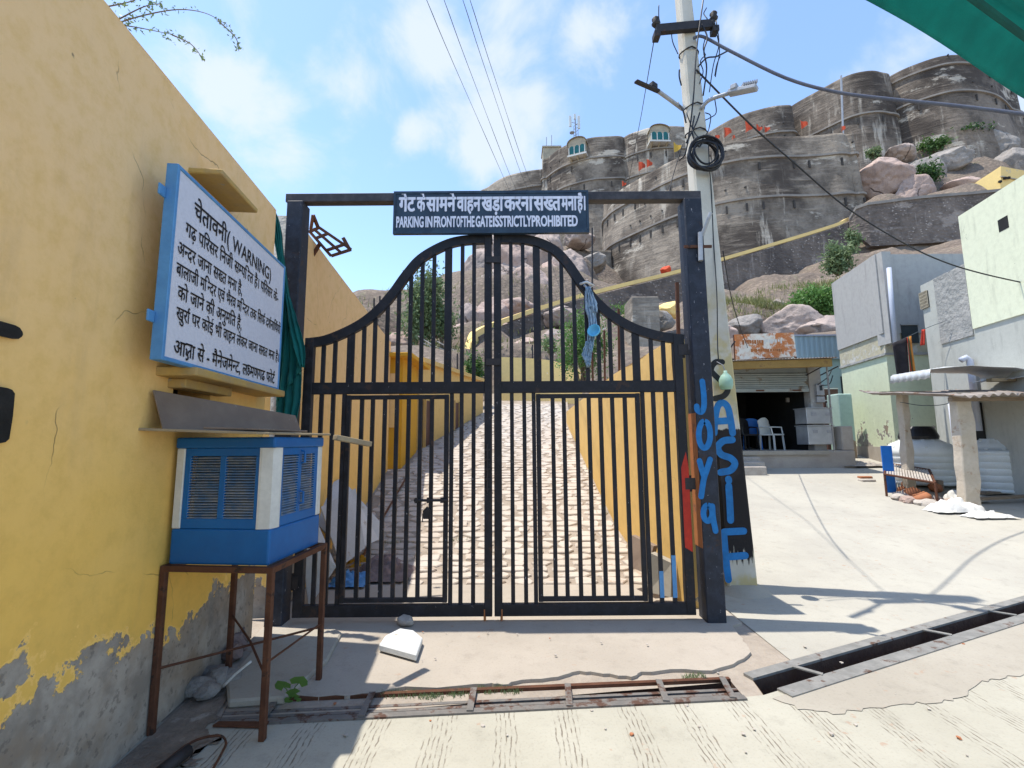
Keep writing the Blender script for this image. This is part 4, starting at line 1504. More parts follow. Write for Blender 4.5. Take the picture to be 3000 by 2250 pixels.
# cable coil
cc_ = Y(2066, 452, PB[1] - .17)
coil = MB()
rr_ = random.Random(5)
for k in range(11):
    rad = .142 + .017 * (k % 4) + rr_.uniform(-.012, .012)
    oy, ox, oz = rr_.uniform(-.05, .04), rr_.uniform(-.015, .015), rr_.uniform(-.02, .01)
    coil.tube([cc_ + np.array((ox + rad * math.cos(a), oy + .02 * math.sin(a * 2 + k), oz + rad * 1.02 * math.sin(a))) for a in np.linspace(0, 2 * math.pi, 29)], .011 if k < 8 else .004, 5, False)
tag(coil.build('cable_coil', M['cable'], smooth=True), 'thick coil of black cable strapped to the pole', 'cable coil')
# loose wires on the pole
yw = PB[1] - .14
loose = [[(2060, 0), (2040, 150), (2030, 300), (2010, 440), (1990, 470)], [(2086, 60), (2100, 100), (2108, 150), (2100, 200), (2096, 225)], [(2067, 108), (2060, 140), (2066, 160)],
         [(2045, 196), (2070, 170), (2100, 165), (2134, 148)], [(2110, 165), (2100, 190), (2094, 222)], [(1966, 75), (1970, 120), (1986, 158)], [(1990, 205), (1990, 225), (1996, 250)],
         [(2068, 160), (2052, 180), (2060, 210), (2050, 245)], [(2010, 328), (2030, 380), (2050, 405), (2062, 395)], [(2050, 330), (2040, 360), (2020, 400), (2010, 420)],
         [(2094, 290), (2098, 330), (2080, 345), (2066, 352)], [(2066, 330), (2082, 340), (2076, 380), (2068, 395)], [(1985, 300), (2000, 322), (2010, 360)], [(2098, 60), (2106, 130), (2090, 190), (2078, 270)],
         [(2070, 23), (2062, 40), (2072, 55)], [(2056, 70), (2072, 110), (2062, 150), (2070, 200), (2060, 280)], [(2074, 395), (2078, 480), (2084, 560), (2090, 700), (2100, 860), (2102, 1000), (2105, 1060)], [(2000, 420), (1985, 470), (1965, 540), (1958, 590)],
         [(2034, 340), (2028, 390), (2048, 430), (2060, 405)], [(1930, 15), (1930, 50), (1934, 68)]]
for i, l in enumerate(loose):
    w = tag(MB().tube(spline([Y(u, v, yw - .05 * math.sin(i * 2.1 + j)) for j, (u, v) in enumerate(l)], 5), .006 if i % 3 else .009, 5).build('loose_wire', M['cable'], smooth=True),
            'short black wire end tangled around the top of the electric pole', 'wire', 'loose wires on the pole')
pc = [[(2032, 112), (2060, 108), (2140, 150), (2300, 228), (2450, 270), (2620, 292), (2800, 310), (3060, 342)], [5.0, 5.0, 4.9, 4.7, 4.5, 4.3, 4.1, 3.8]]
tag(MB().tube(spline([Y(u, v, y - .12) for (u, v), y in zip(*pc)], 5), .017, 7).build('service_cable', M['cable_g'], smooth=True), 'thick grey cable swinging from the pole across the fort towards the green awning', 'cable')
pc = [[(2040, 205), (2200, 366), (2330, 480), (2480, 608), (2640, 708), (2760, 765), (2880, 802), (3060, 842)], [5.0, 5.6, 6.2, 6.8, 7.4, 7.8, 8.1, 8.4]]
tag(MB().tube(spline([Y(u, v, y - .1) for (u, v), y in zip(*pc)], 5), .012, 6).build('service_cable', M['cable'], smooth=True), 'black cable running from the pole down to the pale green house', 'cable')
tag(MB().tube([Y(1920, 95, PB[1]), Y(1880, 330, PB[1] + 3), Y(1840, 540, 12)], .006, 5).build('service_cable', M['cable'], smooth=True), 'thin wire slanting down from the left end of the cross arm', 'cable')
tag(MB().tube(spline([Y(2118, 735, 6.), Y(2140, 860, 7.), Y(2165, 950, 9), Y(2195, 1030, 12.2)], 4), .008, 5).build('service_cable', M['cable'], smooth=True), 'thin wire sagging down over the rusty shop board', 'cable')
for (u0, u1, v1) in ((1250, 1472, 512), (1301, 1492, 508), (1356, 1524, 502), (1377, 1540, 498)):
    a = Y(u0 - 60, -150, 7.5)
    b = Y(u1 + 30, v1 + 70, 74)
    m = Y((u0 + u1) / 2 - 2, v1 / 2, 20)
    tag(MB().tube(spline([a, Y(u0, 0, 9.5), m, Y(u1, v1, 55), b], 5), [.007] * 6 + [.011] * 6 + [.022] * 9, 5).build('power_line', M['wire'], smooth=True), 'one of four overhead power lines running up to the fort', 'power line', 'overhead power lines')

# ---------------------------------------------------------------- cooler on its stand
CQ0, CQY, CQX = np.array((-1.985, 2.475, 0)), np.array((.085, .9964, 0)), np.array((.9964, -.085, 0))


def WQ(s, o, z):
    p = CQ0 + CQY * s + CQX * o
    return np.array((p[0], p[1], z))


def wbox(s0, s1, o0, o1, z0, z1):
    return MB().hexa([WQ(s0, o0, z0), WQ(s0, o1, z0), WQ(s1, o1, z0), WQ(s1, o0, z0), WQ(s0, o0, z1), WQ(s0, o1, z1), WQ(s1, o1, z1), WQ(s1, o0, z1)])


SS0, SS1, SO0, SO1, SZ = .20, .79, .025, .65, Y(787, 1664, 2.60)[2]
st = thing('cooler_stand', 'rusty four legged angle iron stand under the blue cooler', 'stand', WQ(SS0, SO0, 0))
for (s, o_) in ((SS0, SO0), (SS0, SO1), (SS1, SO1), (SS1, SO0)):
    MB().beam(WQ(s, o_, .0), WQ(s, o_, SZ), .032).build('leg', M['rust'], st, bevel=.003)
for (p, q) in (((SS0, SO0), (SS0, SO1)), ((SS0, SO1), (SS1, SO1)), ((SS1, SO1), (SS1, SO0)), ((SS1, SO0), (SS0, SO0))):
    MB().beam(WQ(*p, SZ - .016), WQ(*q, SZ - .016), .031).build('top_rail', M['rust'], st)
MB().tube([WQ(SS0, SO0, .33), WQ(SS1, SO1, .34)], .007, 6).build('brace_rod', M['rust'], st)
MB().tube([WQ(SS0, SO1, .31), WQ((SS0 + SS1) / 2, .36, .36), WQ(SS1, SO0, .40)], .007, 6).build('brace_rod', M['rust'], st)
MB().tube([WQ(SS0, SO1, .38), WQ(SS1, SO1, .36)], .006, 6).build('brace_rod', M['rust'], st)
cl = thing('air_cooler', 'blue evaporative air cooler with white corner posts and louvred sides on a stand', 'cooler', WQ(SS0 + .02, SO0, SZ))
cs0, cs1, co0, co1 = SS0 + .015, SS1 - .02, SO0 + .005, SO1 - .03
zt_, zl = Y(768, 1280, 2.62)[2], SZ + .195
body = wbox(cs0, cs1, co0, co1, SZ, zl).build('water_tank', M['cooler'], cl, bevel=.012, segs=2)
wbox(cs0 - .006, cs1 + .006, co0 - .006, co1 + .006, zt_ - .062, zt_).build('top_rim', M['cooler'], cl, bevel=.01, segs=2)
wbox(cs0 + .07, cs1 - .07, co0 + .07, co1 - .07, zl, zt_ - .062).build('dark_inside_box', M['dark'], cl)  # black box stands in for the dark inside behind the louvres
for (s, o_, ws, wo) in ((cs0, co0, 1, 1), (cs1, co1, -1, -1), (cs1, co0, -1, 1)):
    wbox(min(s, s + ws * .05), max(s, s + ws * .05), min(o_, o_ + wo * .05), max(o_, o_ + wo * .05), zl, zt_ - .062).build('corner_post', M['white'], cl, bevel=.005)
q = [(cs0, co1 - .085), (cs0, co1 - .07), (cs0 + .012, co1 - .012), (cs0 + .07, co1), (cs0 + .085, co1), (cs0 + .085, co1 - .03), (cs0 + .03, co1 - .085)]
MB().prism([WQ(s, o_, zl) for s, o_ in q], (0, 0, zt_ - .062 - zl)).build('corner_post', M['white'], cl)
# louvred panels: frame strips and slats, each slat a piece
slat_f = MB().add([(-.5, -.010, -.003), (.5, -.010, -.003), (.5, .010, .004), (-.5, .010, .004), (-.5, -.010, -.0055), (.5, -.010, -.0055), (.5, .010, .002), (-.5, .010, .002)],
                  [(0, 1, 2, 3), (7, 6, 5, 4), (0, 4, 5, 1), (1, 5, 6, 2), (2, 6, 7, 3), (3, 7, 4, 0)]).mesh('louvre_slat', M['slat'])
z0l, z1l = zl + .055, zt_ - .062 - .045
ang = math.atan2(CQY[0], CQY[1])


def louvre_face(at_, rotz, a0, a1, name):
    """at_(a, depth, z): a runs across the face"""
    fr = MB()
    wd = a1 - a0
    ms = .035
    cols = [(a0 + .035, a0 + wd / 2 - ms / 2), (a0 + wd / 2 + ms / 2, a1 - .035)]
    def fb(b0, b1, c0, c1, nm):
        m = MB()
        m.hexa([at_(b0, 0, c0), at_(b1, 0, c0), at_(b1, .02, c0), at_(b0, .02, c0), at_(b0, 0, c1), at_(b1, 0, c1), at_(b1, .02, c1), at_(b0, .02, c1)])
        return m.build(nm, M['cooler'], cl, bevel=.002)
    pn = fb(a0, a1, z1l, zt_ - .063, 'louvre_panel')
    fb(a0, a1, zl + .001, z0l, 'louvre_panel')
    fb(a0, cols[0][0], z0l, z1l, 'panel_stile')
    fb(cols[1][1], a1, z0l, z1l, 'panel_stile')
    fb(cols[0][1], cols[1][0], z0l, z1l, 'panel_stile')
    nn = 23
    for c0, c1 in cols:
        for k in range(nn):
            z = z0l + (k + .5) * (z1l - z0l) / nn
            o = link('slat', slat_f, pn, at_((c0 + c1) / 2, .012, z + rnd.uniform(-.001, .001)), (rnd.uniform(-.06, .06), rnd.uniform(-.006, .006), rotz), (c1 - c0 + .004, 1, 1))
    return pn


louvre_face(lambda a, d, z: WQ(cs0 + .006 + d, a, z), -ang, co0 + .05, co1 - .075, 'front')
louvre_face(lambda a, d, z: WQ(a, co1 - .006 - d, z), -ang + math.pi / 2, cs0 + .075, cs1 - .05, 'side')
for z in (zt_ - .16, z0l + .05):
    MB().tube([WQ((cs0 + cs1) / 2 + .01, co1 + .0, z), WQ((cs0 + cs1) / 2 + .01, co1 + .025, z + .005), WQ((cs0 + cs1) / 2 + .01, co1 + .025, z + .07), WQ((cs0 + cs1) / 2 + .01, co1, z + .075)], .007, 6).build('handle', M['cooler'], cl)
# boards on top of the cooler
def wquad(name, pts, th, mat, label, cat, group=None):
    """thin board through four (along, out, up) corners"""
    p = [WQ(*q) for q in pts]
    n = unit(np.cross(p[1] - p[0], p[3] - p[0]))
    return tag(MB().prism(p, n * th).build(name, mat, bevel=.003), label, cat, group)


zt2 = zt_ + .004
wquad('plywood_sheet', [(-.02, .14, zt_ + .03), (.92, .38, zt_ + .02), (.92, .32, zt_ + .16), (-.02, .06, zt_ + .25)], .010, M['ply'], 'brown plywood sheet standing tilted above the cooler', 'board')
wquad('cover_board', [(-.08, .04, zt_ + .035), (.05, .62, zt_ + .012), (.80, .66, zt_ + .012), (.80, .10, zt_ + .03)], .014, M['ply2'], 'flat broken board lying on top of the blue cooler', 'board')
wquad('cover_board', [(.0, .35, zt_ + .042), (.10, .60, zt_ + .034), (.60, .60, zt_ + .032), (.55, .30, zt_ + .040)], .012, M['ply'], 'smaller dark board scrap on the cooler top board', 'board')
tag(MB().beam(WQ(.78, .70, zt_ + .0), WQ(1.0, .86, zt_ - .05), .06, .035).build('wood_block', M['ply2'], bevel=.003), 'pale wooden stick poking out beyond the cooler by the gate', 'stick')
0 and wquad('backing_plank', [(cs0 + .08, -.0, .92), (cs0 + .08, .05, .92), (cs0 + .08, .05, 1.66), (cs0 + .08, .0, 1.66)], .4, M['dark'], 'black backing strip between the cooler and the yellow wall', 'board')

# teal cloth between wall and post
tc_ = thing('teal_cloth', 'dark teal cloth hanging in folds between the warning board and the gate post', 'cloth', WP(1.5, .1, 2))
def hang(px_l, px_r, yl, mat, parent, name, n=16, amp=.03, seed=2, fold=4):
    r_ = random.Random(seed)
    L_ = spline([Y(u, v, yl) for u, v in px_l], 6)
    R_ = spline([Y(u, v, yl + .03) for u, v in px_r], 6)
    rows = []
    for i, (a, b) in enumerate(zip(L_, R_)):
        rows.append([a + (b - a) * k + np.array((0, -amp * (.5 + .5 * math.sin(k * fold * 2 * math.pi + i * .12)) * (1 - .3 * math.cos(i * .3)) + .006 * r_.uniform(-1, 1), 0)) for k in np.linspace(0, 1, n)])
    return MB().grid(rows).build(name, mat, parent, smooth=True, solid=.005, fix=False)


hang([(776, 585), (800, 660), (826, 780), (832, 900), (818, 1090), (812, 1190)], [(784, 590), (822, 650), (838, 780), (862, 930), (884, 1010), (886, 1090)], 3.98, M['tealcloth'], tc_, 'drape', 18, .05, 2, 3)
hang([(838, 860), (852, 960), (870, 1030), (882, 1075)], [(850, 870), (880, 960), (898, 1020), (896, 1078)], 3.93, M['tealcloth'], tc_, 'drape', 10, .03, 5, 2)
hang([(812, 1160), (816, 1210), (822, 1262)], [(886, 1080), (884, 1180), (868, 1265)], 3.98, M['tealcloth'], tc_, 'drape', 14, .04, 6, 3)
tag(MB().tube([Y(830, 645, 4.3), Y(828, 1000, 4.3), Y(815, 1500, 4.3), Y(812, 1830, 4.3)], .09, 10).build('corner_pillar', M['rough_cem'], smooth=True), 'rough grey cement pillar behind the left gate post', 'pillar')

# rusty rack above the inner wall
rk = thing('rusty_rack', 'rusty slatted metal rack tilted on top of the lane wall', 'rack', Y(910, 640, 4.75))
a0, a1 = Y(905, 676, 4.85), Y(970, 750, 4.95)
b0, b1 = Y(931, 664, 4.9), Y(1029, 731, 5.0)
for k in (0, .5, 1.):
    p, q = a0 + (b0 - a0) * k, a1 + (b1 - a1) * k
    MB().beam(p, q, .026).build('rail' if 0 < k < 1 else 'side_rail', M['rust'], rk)
for k in (.04, .30, .78, 1.):
    MB().beam(a0 + (a1 - a0) * k, b0 + (b1 - b0) * k, .03, .026).build('cross_bar', M['rust'], rk)
MB().beam(a0 + (b0 - a0) * .2, Y(917, 630, 4.8), .03).build('prop', M['rust'], rk)
MB().beam(b0, Y(917, 630, 4.8), .03).build('prop', M['rust'], rk)
MB().beam(Y(1022, 727, 5.25), Y(1006, 698, 5.25), .04).build('prop', M['rust'], rk)
MB().beam(a0 + (a1 - a0) * .5, a0 + (a1 - a0) * .5 + np.array((-.25, .05, -.4)), .03).build('prop', M['rust'], rk)

# ---------------------------------------------------------------- teal shade net overhead
nt_ = thing('shade_net', 'teal shade net stretched overhead beside the road, its hem catching the sun', 'awning', (1.6, 1.4, 2.9))
e0, e1 = Z(2500, -20, 2.85), Z(3020, 306, 2.83)
ed_ = e1 - e0
p_in = unit(np.array((ed_[1], -ed_[0], 0)))
rows = []
for k in np.linspace(-.9, 1.5, 30):
    c = e0 + ed_ * k
    c[2] = 2.925
    row = []
    for j, (o_, dz) in enumerate([(0, -.075), (.012, -.06), (.03, -.035), (.06, -.01), (.10, .004), (.13, -.02), (.15, -.045), (.17, -.01), (.22, .03), (.30, .05), (.38, .045), (.44, .02), (.47, -.03), (.49, -.035), (.52, .01), (.62, .06), (.9, .09), (1.3, .1), (2., .12)]):
        row.append(c + p_in * o_ + np.array((0, 0, dz + .012 * math.sin(k * 5 + j * .7) + .02 * (o_ > .05) * math.sin(k * 2.3 + 1))))
    rows.append(row)
MB().grid(rows).build('net', M['teal'], nt_, smooth=True, solid=.003, fix=False)
MB().tube([e0 + ed_ * -.9 + p_in * .15 + np.array((0, 0, -.04)), e0 + ed_ * 1.5 + p_in * .15 + np.array((0, 0, -.04))], .010, 6).build('crease_shade_strip', M['tealcloth'], nt_)  # dark tube laid along the fold, stands in for the crease shade

# ---------------------------------------------------------------- things lying about the gate
def slab_px(name, px, z, th, mat, label, cat, fn=None, bevel=.006):
    p = [(fn or Z)(u, v) if fn else Z(u, v, z + th) for u, v in px]
    return tag(MB().prism([(q[0], q[1], z) for q in p], (0, 0, th)).build(name, mat, bevel=bevel), label, cat)


ZA = .0285
slab_px('broken_slab', [(1110, 1888), (1128, 1862), (1172, 1840), (1212, 1846), (1238, 1868), (1220, 1918)], ZA, .045, M['marble'], 'broken pale marble slab lying on the concrete before the gate', 'slab', bevel=.006)
slab_px('entrance_step', [(668, 2052), (664, 1995), (740, 1900), (800, 1842), (985, 1842), (1002, 1850), (960, 1930), (835, 2040)], -.005, .05, M['patch'], 'low uneven cement step at the wall foot under the cooler stand', 'step', bevel=.012)


def pebble(name, c, sz, mat, label, cat, seed, group=None, rough=.35, sub=2):
    bm = bmesh.new()
    bmesh.ops.create_icosphere(bm, subdivisions=sub, radius=1)
    off = Vector((seed * 3.7, seed * 1.3, seed))
    for v in bm.verts:
        fo = .13 * abs(mnoise.fractal(Vector((v.co.x * 2, v.co.y * 2, v.co.z * 5)) + off, .8, 2, 4)) if sub > 3 else 0
        v.co *= 1 + rough * mnoise.noise(v.co * 1.2 + off) + fo
        v.co = Vector((v.co.x * sz[0], v.co.y * sz[1], v.co.z * sz[2]))
    me = bpy.data.meshes.new(name)
    bm.to_mesh(me)
    bm.free()
    me.polygons.foreach_set('use_smooth', [sub > 2] * len(me.polygons))
    me.materials.append(mat)
    o = link(name, me, None, c)
    o.rotation_euler = (0, 0, seed * 1.9)
    return tag(o, label, cat, group)


p = Z(1187, 1826, ZA)
pebble('wedge_stone', p + np.array((0, 0, .02)), (.09, .06, .04), M['stone_s'], 'dark wedge stone pushed under the bottom rail of the gate', 'stone', 3)
for i, (u, v, s) in enumerate([(585, 2020, .10), (640, 1995, .11), (610, 2030, .08), (670, 1990, .09), (560, 2012, .07), (625, 1975, .08)]):
    pebble('rubble_stone', Z(u, v, .03) + np.array((0, 0, s * .15)), (s, s * .8, s * .55), M['rock3'], 'grey rubble lump heaped at the wall foot under the cooler', 'stone', 10 + i, 'rubble under the cooler')
for i, (u, v, s) in enumerate([(690, 1900, .07), (700, 1880, .06), (680, 1925, .06)]):
    pebble('dry_leaf_heap', Z(u, v, .05) + np.array((0, 0, s * .5)), (s, s, s), M['hairy'], 'brown crumpled dry leaf clump against the wall foot', 'litter', 30 + i, 'dry leaf clumps', .8)
tag(MB().tube(spline([Z(655, 2010, .08), Z(690, 1975, .15), Z(735, 1938, .22)], 4), .008, 6).build('dry_stick', M['sack'], smooth=True), 'pale dry stick leaning out of the rubble', 'stick')
tag(MB().tube([Z(470, 2262, .03), Z(555, 2195, .05)], .028, 8).build('steel_pipe', M['iron'], smooth=True), 'short dark iron pipe end lying at the bottom of the wall', 'pipe')
tag(MB().tube(spline([Z(455, 2255, .02), Z(560, 2175, .03), Z(640, 2155, .04), Z(662, 2175, .02), Z(650, 2205, .02), Z(620, 2260, .02)], 5), .006, 6).build('bent_rod', M['rust'], smooth=True), 'thin bent rusty rod looping over the ground near the wall', 'rod')
slab_px('rust_strip', [(622, 2124), (640, 2112), (790, 2112), (770, 2128)], .004, .012, M['rust'], 'rusty flat iron strip lying at the left end of the drain', 'iron strip', bevel=.002)
for i in range(46):
    u, v = rnd.uniform(900, 2900), rnd.uniform(1850, 2200)
    p = Z(u, v, .03)
    s = rnd.uniform(.004, .013)
    q = MB()
    q.add([(s * math.cos(a) * rnd.uniform(.6, 1.2), s * math.sin(a) * rnd.uniform(.6, 1.2), z) for z in (0, s * .6) for a in np.linspace(0, 5.2, 6)], [(0, 1, 2, 3, 4, 5), (6, 7, 8, 9, 10, 11)] + [(k, (k + 1) % 6, 6 + (k + 1) % 6, 6 + k) for k in range(6)])
    zz = ZA if (p[1] > 3.35 and p[0] < 1.8) else .004 if p[1] < 2.7 or p[0] > 2 else 0
    o = link('pebble', q.mesh('pebble', M['stone_s'] if i % 4 else M['clay']), None, (p[0], p[1], zz))
    tag(o, 'tiny loose stone chip scattered on the concrete in front of the gate', 'pebble', 'scattered stone chips')

# leaning panels and rags inside the gate, left
for pts, mt, lb in (([(868, 1470, 5.4), (1000, 1400, 6.2), (1115, 1530, 6.2), (1030, 1640, 5.6)], 'sheetpale', 'pale grey sheet metal panel leaning on the lane wall'),
                    ([(940, 1485, 5.2), (1042, 1430, 5.8), (1070, 1605, 5.5), (1000, 1660, 5.1)], 'sheetpale', 'second pale panel overlapping the sheet metal by the lane wall'),
                    ([(880, 1560, 4.75), (930, 1530, 4.95), (985, 1660, 4.8), (905, 1780, 4.6)], 'white', 'narrow white board propped by the gate post'),
                    ([(1040, 1455, 6.0), (1113, 1528, 6.1), (1110, 1580, 6.0), (1068, 1600, 5.7)], 'marble', 'bright lower corner panel of the leaning sheets')):
    p = [Y(u, v, y) for u, v, y in pts]
    n_ = unit(np.cross(p[1] - p[0], p[2] - p[0]))
    mb = MB()
    q = [x + n_ * .012 for x in p]
    mb.add(p + q, [(0, 1, 2), (0, 2, 3), (4, 6, 5), (4, 7, 6), (0, 4, 5, 1), (1, 5, 6, 2), (2, 6, 7, 3), (3, 7, 4, 0)])
    tag(mb.build('leaning_panel', M[mt]), lb, 'panel')


def heap(name, px, y0, mat, label, cat, hgt, seed, zf=lambda y: 0.03, rg=.7):
    r_ = random.Random(seed)
    c = np.array([onground(u, v, zf) for u, v in px])
    cen = c.mean(0)
    bm = bmesh.new()
    bmesh.ops.create_grid(bm, x_segments=26, y_segments=26, size=1)
    sx, sy = (c[:, 0].max() - c[:, 0].min()) / 2, max(.18, (c[:, 1].max() - c[:, 1].min()) / 2)
    for v in bm.verts:
        r = math.hypot(v.co.x, v.co.y)
        k = max(0, 1 - r * r)
        wv = mnoise.fractal(v.co * 2.2 + Vector((seed, 0, 0)), .7, 2, 5)
        v.co = Vector((v.co.x * sx * (1 + .15 * wv), v.co.y * sy * (1 + .15 * wv), hgt * (k ** .7 * (.7 + rg * wv) + .06 * abs(wv))))
    me = bpy.data.meshes.new(name)
    bm.to_mesh(me)
    bm.free()
    me.polygons.foreach_set('use_smooth', [True] * len(me.polygons))
    me.materials.append(mat)
    return tag(link(name, me, None, (cen[0], cen[1], zf(cen[1]) + .01)), label, cat)


heap('rag_heap', [(1050, 1650), (1185, 1700), (1080, 1705), (1150, 1660)], 5, M['hairy'], 'heap of dark grey rags inside the gate by the panels', 'rags', .16, 3)
heap('rag_heap', [(985, 1690), (1070, 1715), (1000, 1725), (1060, 1690)], 5, M['frame_blue'], 'crumpled blue sheet on the ground inside the gate', 'sheet', .10, 4)
heap('rag_heap', [(1020, 1655), (1075, 1665), (1030, 1672), (1060, 1650)], 5, M['yellow_deep'], 'small yellow cloth beneath the leaning panels', 'cloth', .10, 5)
wk_ = [Y(1190, 1390, 7.6), Y(1035, 1640, 5.35)]
tag(MB().tube([(p[0], p[1], zp(p[1]) + .03) for p in (onground(1192, 1400, zp), onground(1100, 1560, zp), onground(1062, 1640, zp))], .018, 6).build('iron_rod', M['rust']), 'long rusty rod lying along the left edge of the cobbles', 'rod')
# stone slab leaning on the right wall by the gate
p = [Y(1850, 1568, 5.1), Y(1915, 1600, 4.75), Y(1895, 1680, 4.7), Y(1842, 1660, 5.0)]
tag(MB().prism(p, (.05, .03, 0)).build('leaning_slab', M['ply']), 'grey brown stone slab leaning at the foot of the path side wall', 'slab')
pz = [Y(1905, 1620, 4.6), Y(1968, 1650, 4.5), Y(1965, 1750, 4.45), Y(1900, 1735, 4.6)]
tag(MB().prism(pz, (.06, .05, 0)).build('leaning_slab', M['patch']), 'square concrete slab behind the gate next to the right post', 'slab')

# ---------------------------------------------------------------- shop with rolling shutter
YS = GY(2300, 1366)[1]
sx = lambda u, v=1250, y=None: Y(u, v, y or YS)[0]
sz = lambda v, u=2300, y=None: Y(u, v, y or YS)[2]
shop = thing('shop', 'small open fronted shop with a half raised rolling shutter behind the pole', 'shop', (sx(2300), YS, zy(YS)))
gz0 = zy(YS) - .3
fl = sz(1320)
XL, XO, XP = sx(1960), sx(2382), sx(2418)
MB().box(XL, sx(2478), YS - .25, YS + 3.6, gz0, fl).build('plinth', M['plinth'], shop, bevel=.03, segs=2)
MB().box(XL, sx(2400), YS - .30, YS - .255, fl - .10, fl + .0).build('plinth_edge', M['patch'], shop)
rt = sz(1060)
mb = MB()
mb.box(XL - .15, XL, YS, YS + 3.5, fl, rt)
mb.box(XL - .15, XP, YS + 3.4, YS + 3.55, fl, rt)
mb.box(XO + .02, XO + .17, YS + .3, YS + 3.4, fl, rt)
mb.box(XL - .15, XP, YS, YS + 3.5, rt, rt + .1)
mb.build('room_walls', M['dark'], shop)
MB().box(XO, XP, YS, YS + .28, fl, rt).build('pier', M['shopwall'], shop, bevel=.01)
sh = MB().box(XL, XO, YS + .06, YS + .30, sz(1092), rt).build('shutter', M['shut'], shop, bevel=.03, segs=2)
zz = sz(1092)
k = 0
prof = [(.0, 0), (.022, .012), (.028, .03), (.022, .048), (.0, .06)]
while zz > sz(1138):
    m = MB()
    m.grid([[(x, YS + .05 - d, zz - h) for x in (XL, XO - .02)] for d, h in prof])
    m.build('shutter_slat', M['shut'], sh, smooth=True, fix=False)
    zz -= .06
MB().box(XL, XO - .02, YS + .0, YS + .06, zz - .09, zz).build('bottom_rail', M['shut'], sh)
for u in (2222, 2330):
    MB().box(sx(u), sx(u) + .22, YS - .01, YS - .001, zz - .07, zz - .03).build('pull_handle', M['rust'], sh)
f0, f1 = sx(1960), sx(2455)
mb = MB()
zl0, zl1, zr0, zr1 = sz(1086, 2140), sz(1064, 2140), sz(1075, 2455), sz(1050, 2455)
yf = YS - .75
X0, X1 = sx(1960, y=yf), sx(2456, y=yf)
zl0, zl1, zr0, zr1 = sz(1086, 2140, yf), sz(1064, 2140, yf), sz(1073, 2455, yf), sz(1050, 2455, yf)
mb.hexa([(X0, yf, zl0), (X1, yf, zr0), (X1, yf + .1, zr0), (X0, yf + .1, zl0), (X0, yf, zl1), (X1, yf, zr1), (X1, yf + .1, zr1), (X0, yf + .1, zl1)])
mb.build('fascia_board', M['ochre'], shop, bevel=.006)


def corrugated(x0, x1, y0, y1, zf, pitch=.076, amp=.012, n=6):
    """sheet with waves across x; zf(x, y)"""
    xs_ = np.arange(x0, x1, pitch / n)
    return [[(x, y, zf(x, y) + amp * math.sin(2 * math.pi * (x - x0) / pitch)) for x in xs_] for y in (y0, (y0 + y1) / 2, y1)]


MB().grid(corrugated(X0, X1 + .12, yf - .06, YS + 3.6, lambda x, y: zl1 + (zr1 - zl1) * (x - X0) / (X1 - X0) + .022 + .02 * (y - yf))).build('roof_sheet', M['tin_d'], shop, smooth=True, solid=.003, fix=False)
for xx in (sx(2400, y=yf + .4), sx(2445, y=yf + .4)):
    MB().tube([(xx, YS + .0, sz(1100)), (xx, yf + .08, zr0 + .01)], .015, 6).build('roof_bracket', M['iron'], shop)
MB().tube([(sx(2438, y=yf + .15), yf + .15, fl), (sx(2438, y=yf + .15), yf + .15, zr0)], .022, 8).build('roof_prop', M['angle'], shop)
mtb = MB().box(sx(2394), sx(2416), YS - .12, YS - .001, sz(1160), sz(1128)).build('electric_meter', M['steel_lt'], shop, bevel=.01)
MB().box(sx(2402), sx(2410), YS - .128, YS - .121, sz(1146), sz(1132)).build('meter_window', M['glass'], mtb)
MB().box(sx(2394), sx(2417), YS - .10, YS - .001, sz(1180), sz(1163)).build('fuse_box', M['steel_lt'], shop, bevel=.01)
for pts in ([(2396, 1127), (2425, 1105), (2436, 1085)], [(2405, 1130), (2430, 1125), (2440, 1100)]):
    MB().tube(spline([Y(u, v, YS - .15) for u, v in pts], 5), .012, 6).build('supply_wire', M['cable'], shop, smooth=True)
# rusty board on the roof
yr = YS - .5
q = [Y(2157, 1054, yr), Y(2334, 1044, yr), Y(2326, 974, yr), Y(2153, 980, yr)]
rb = thing('rusty_board', 'rust eaten white signboard standing on the shop roof', 'sign', q[0])
MB().prism(q, (0, .03, 0)).build('panel', M['rustsign'], rb)
for a, b in ((q[0], q[3]), (q[1], q[2])):
    MB().beam(a + np.array((0, .05, -.05)), b + np.array((0, .05, 0)), .04).build('upright', M['rust'], rb)
MB().beam(Y(2125, 1040, yr), Y(2153, 1000, yr), .03).build('stay', M['iron'], rb)
for i, (u0, u1, v, h) in enumerate(((2175, 2235, 996, 16), (2240, 2292, 994, 14), (2200, 2290, 1022, 10))):
    r_ = random.Random(i)
    m = MB()
    u = u0
    while u < u1:
        w = r_.uniform(4, 9)
        hh = h * r_.uniform(.5, 1)
        p0, p1 = Y(u, v + hh, yr - .004), Y(u + w * .6, v, yr - .004)
        m.box(p0[0], p1[0], yr - .005, yr - .003, p0[2], p1[2])
        u += w
    m.build('faded_lettering', M['orange'] if i != 1 else M['white'], rb)
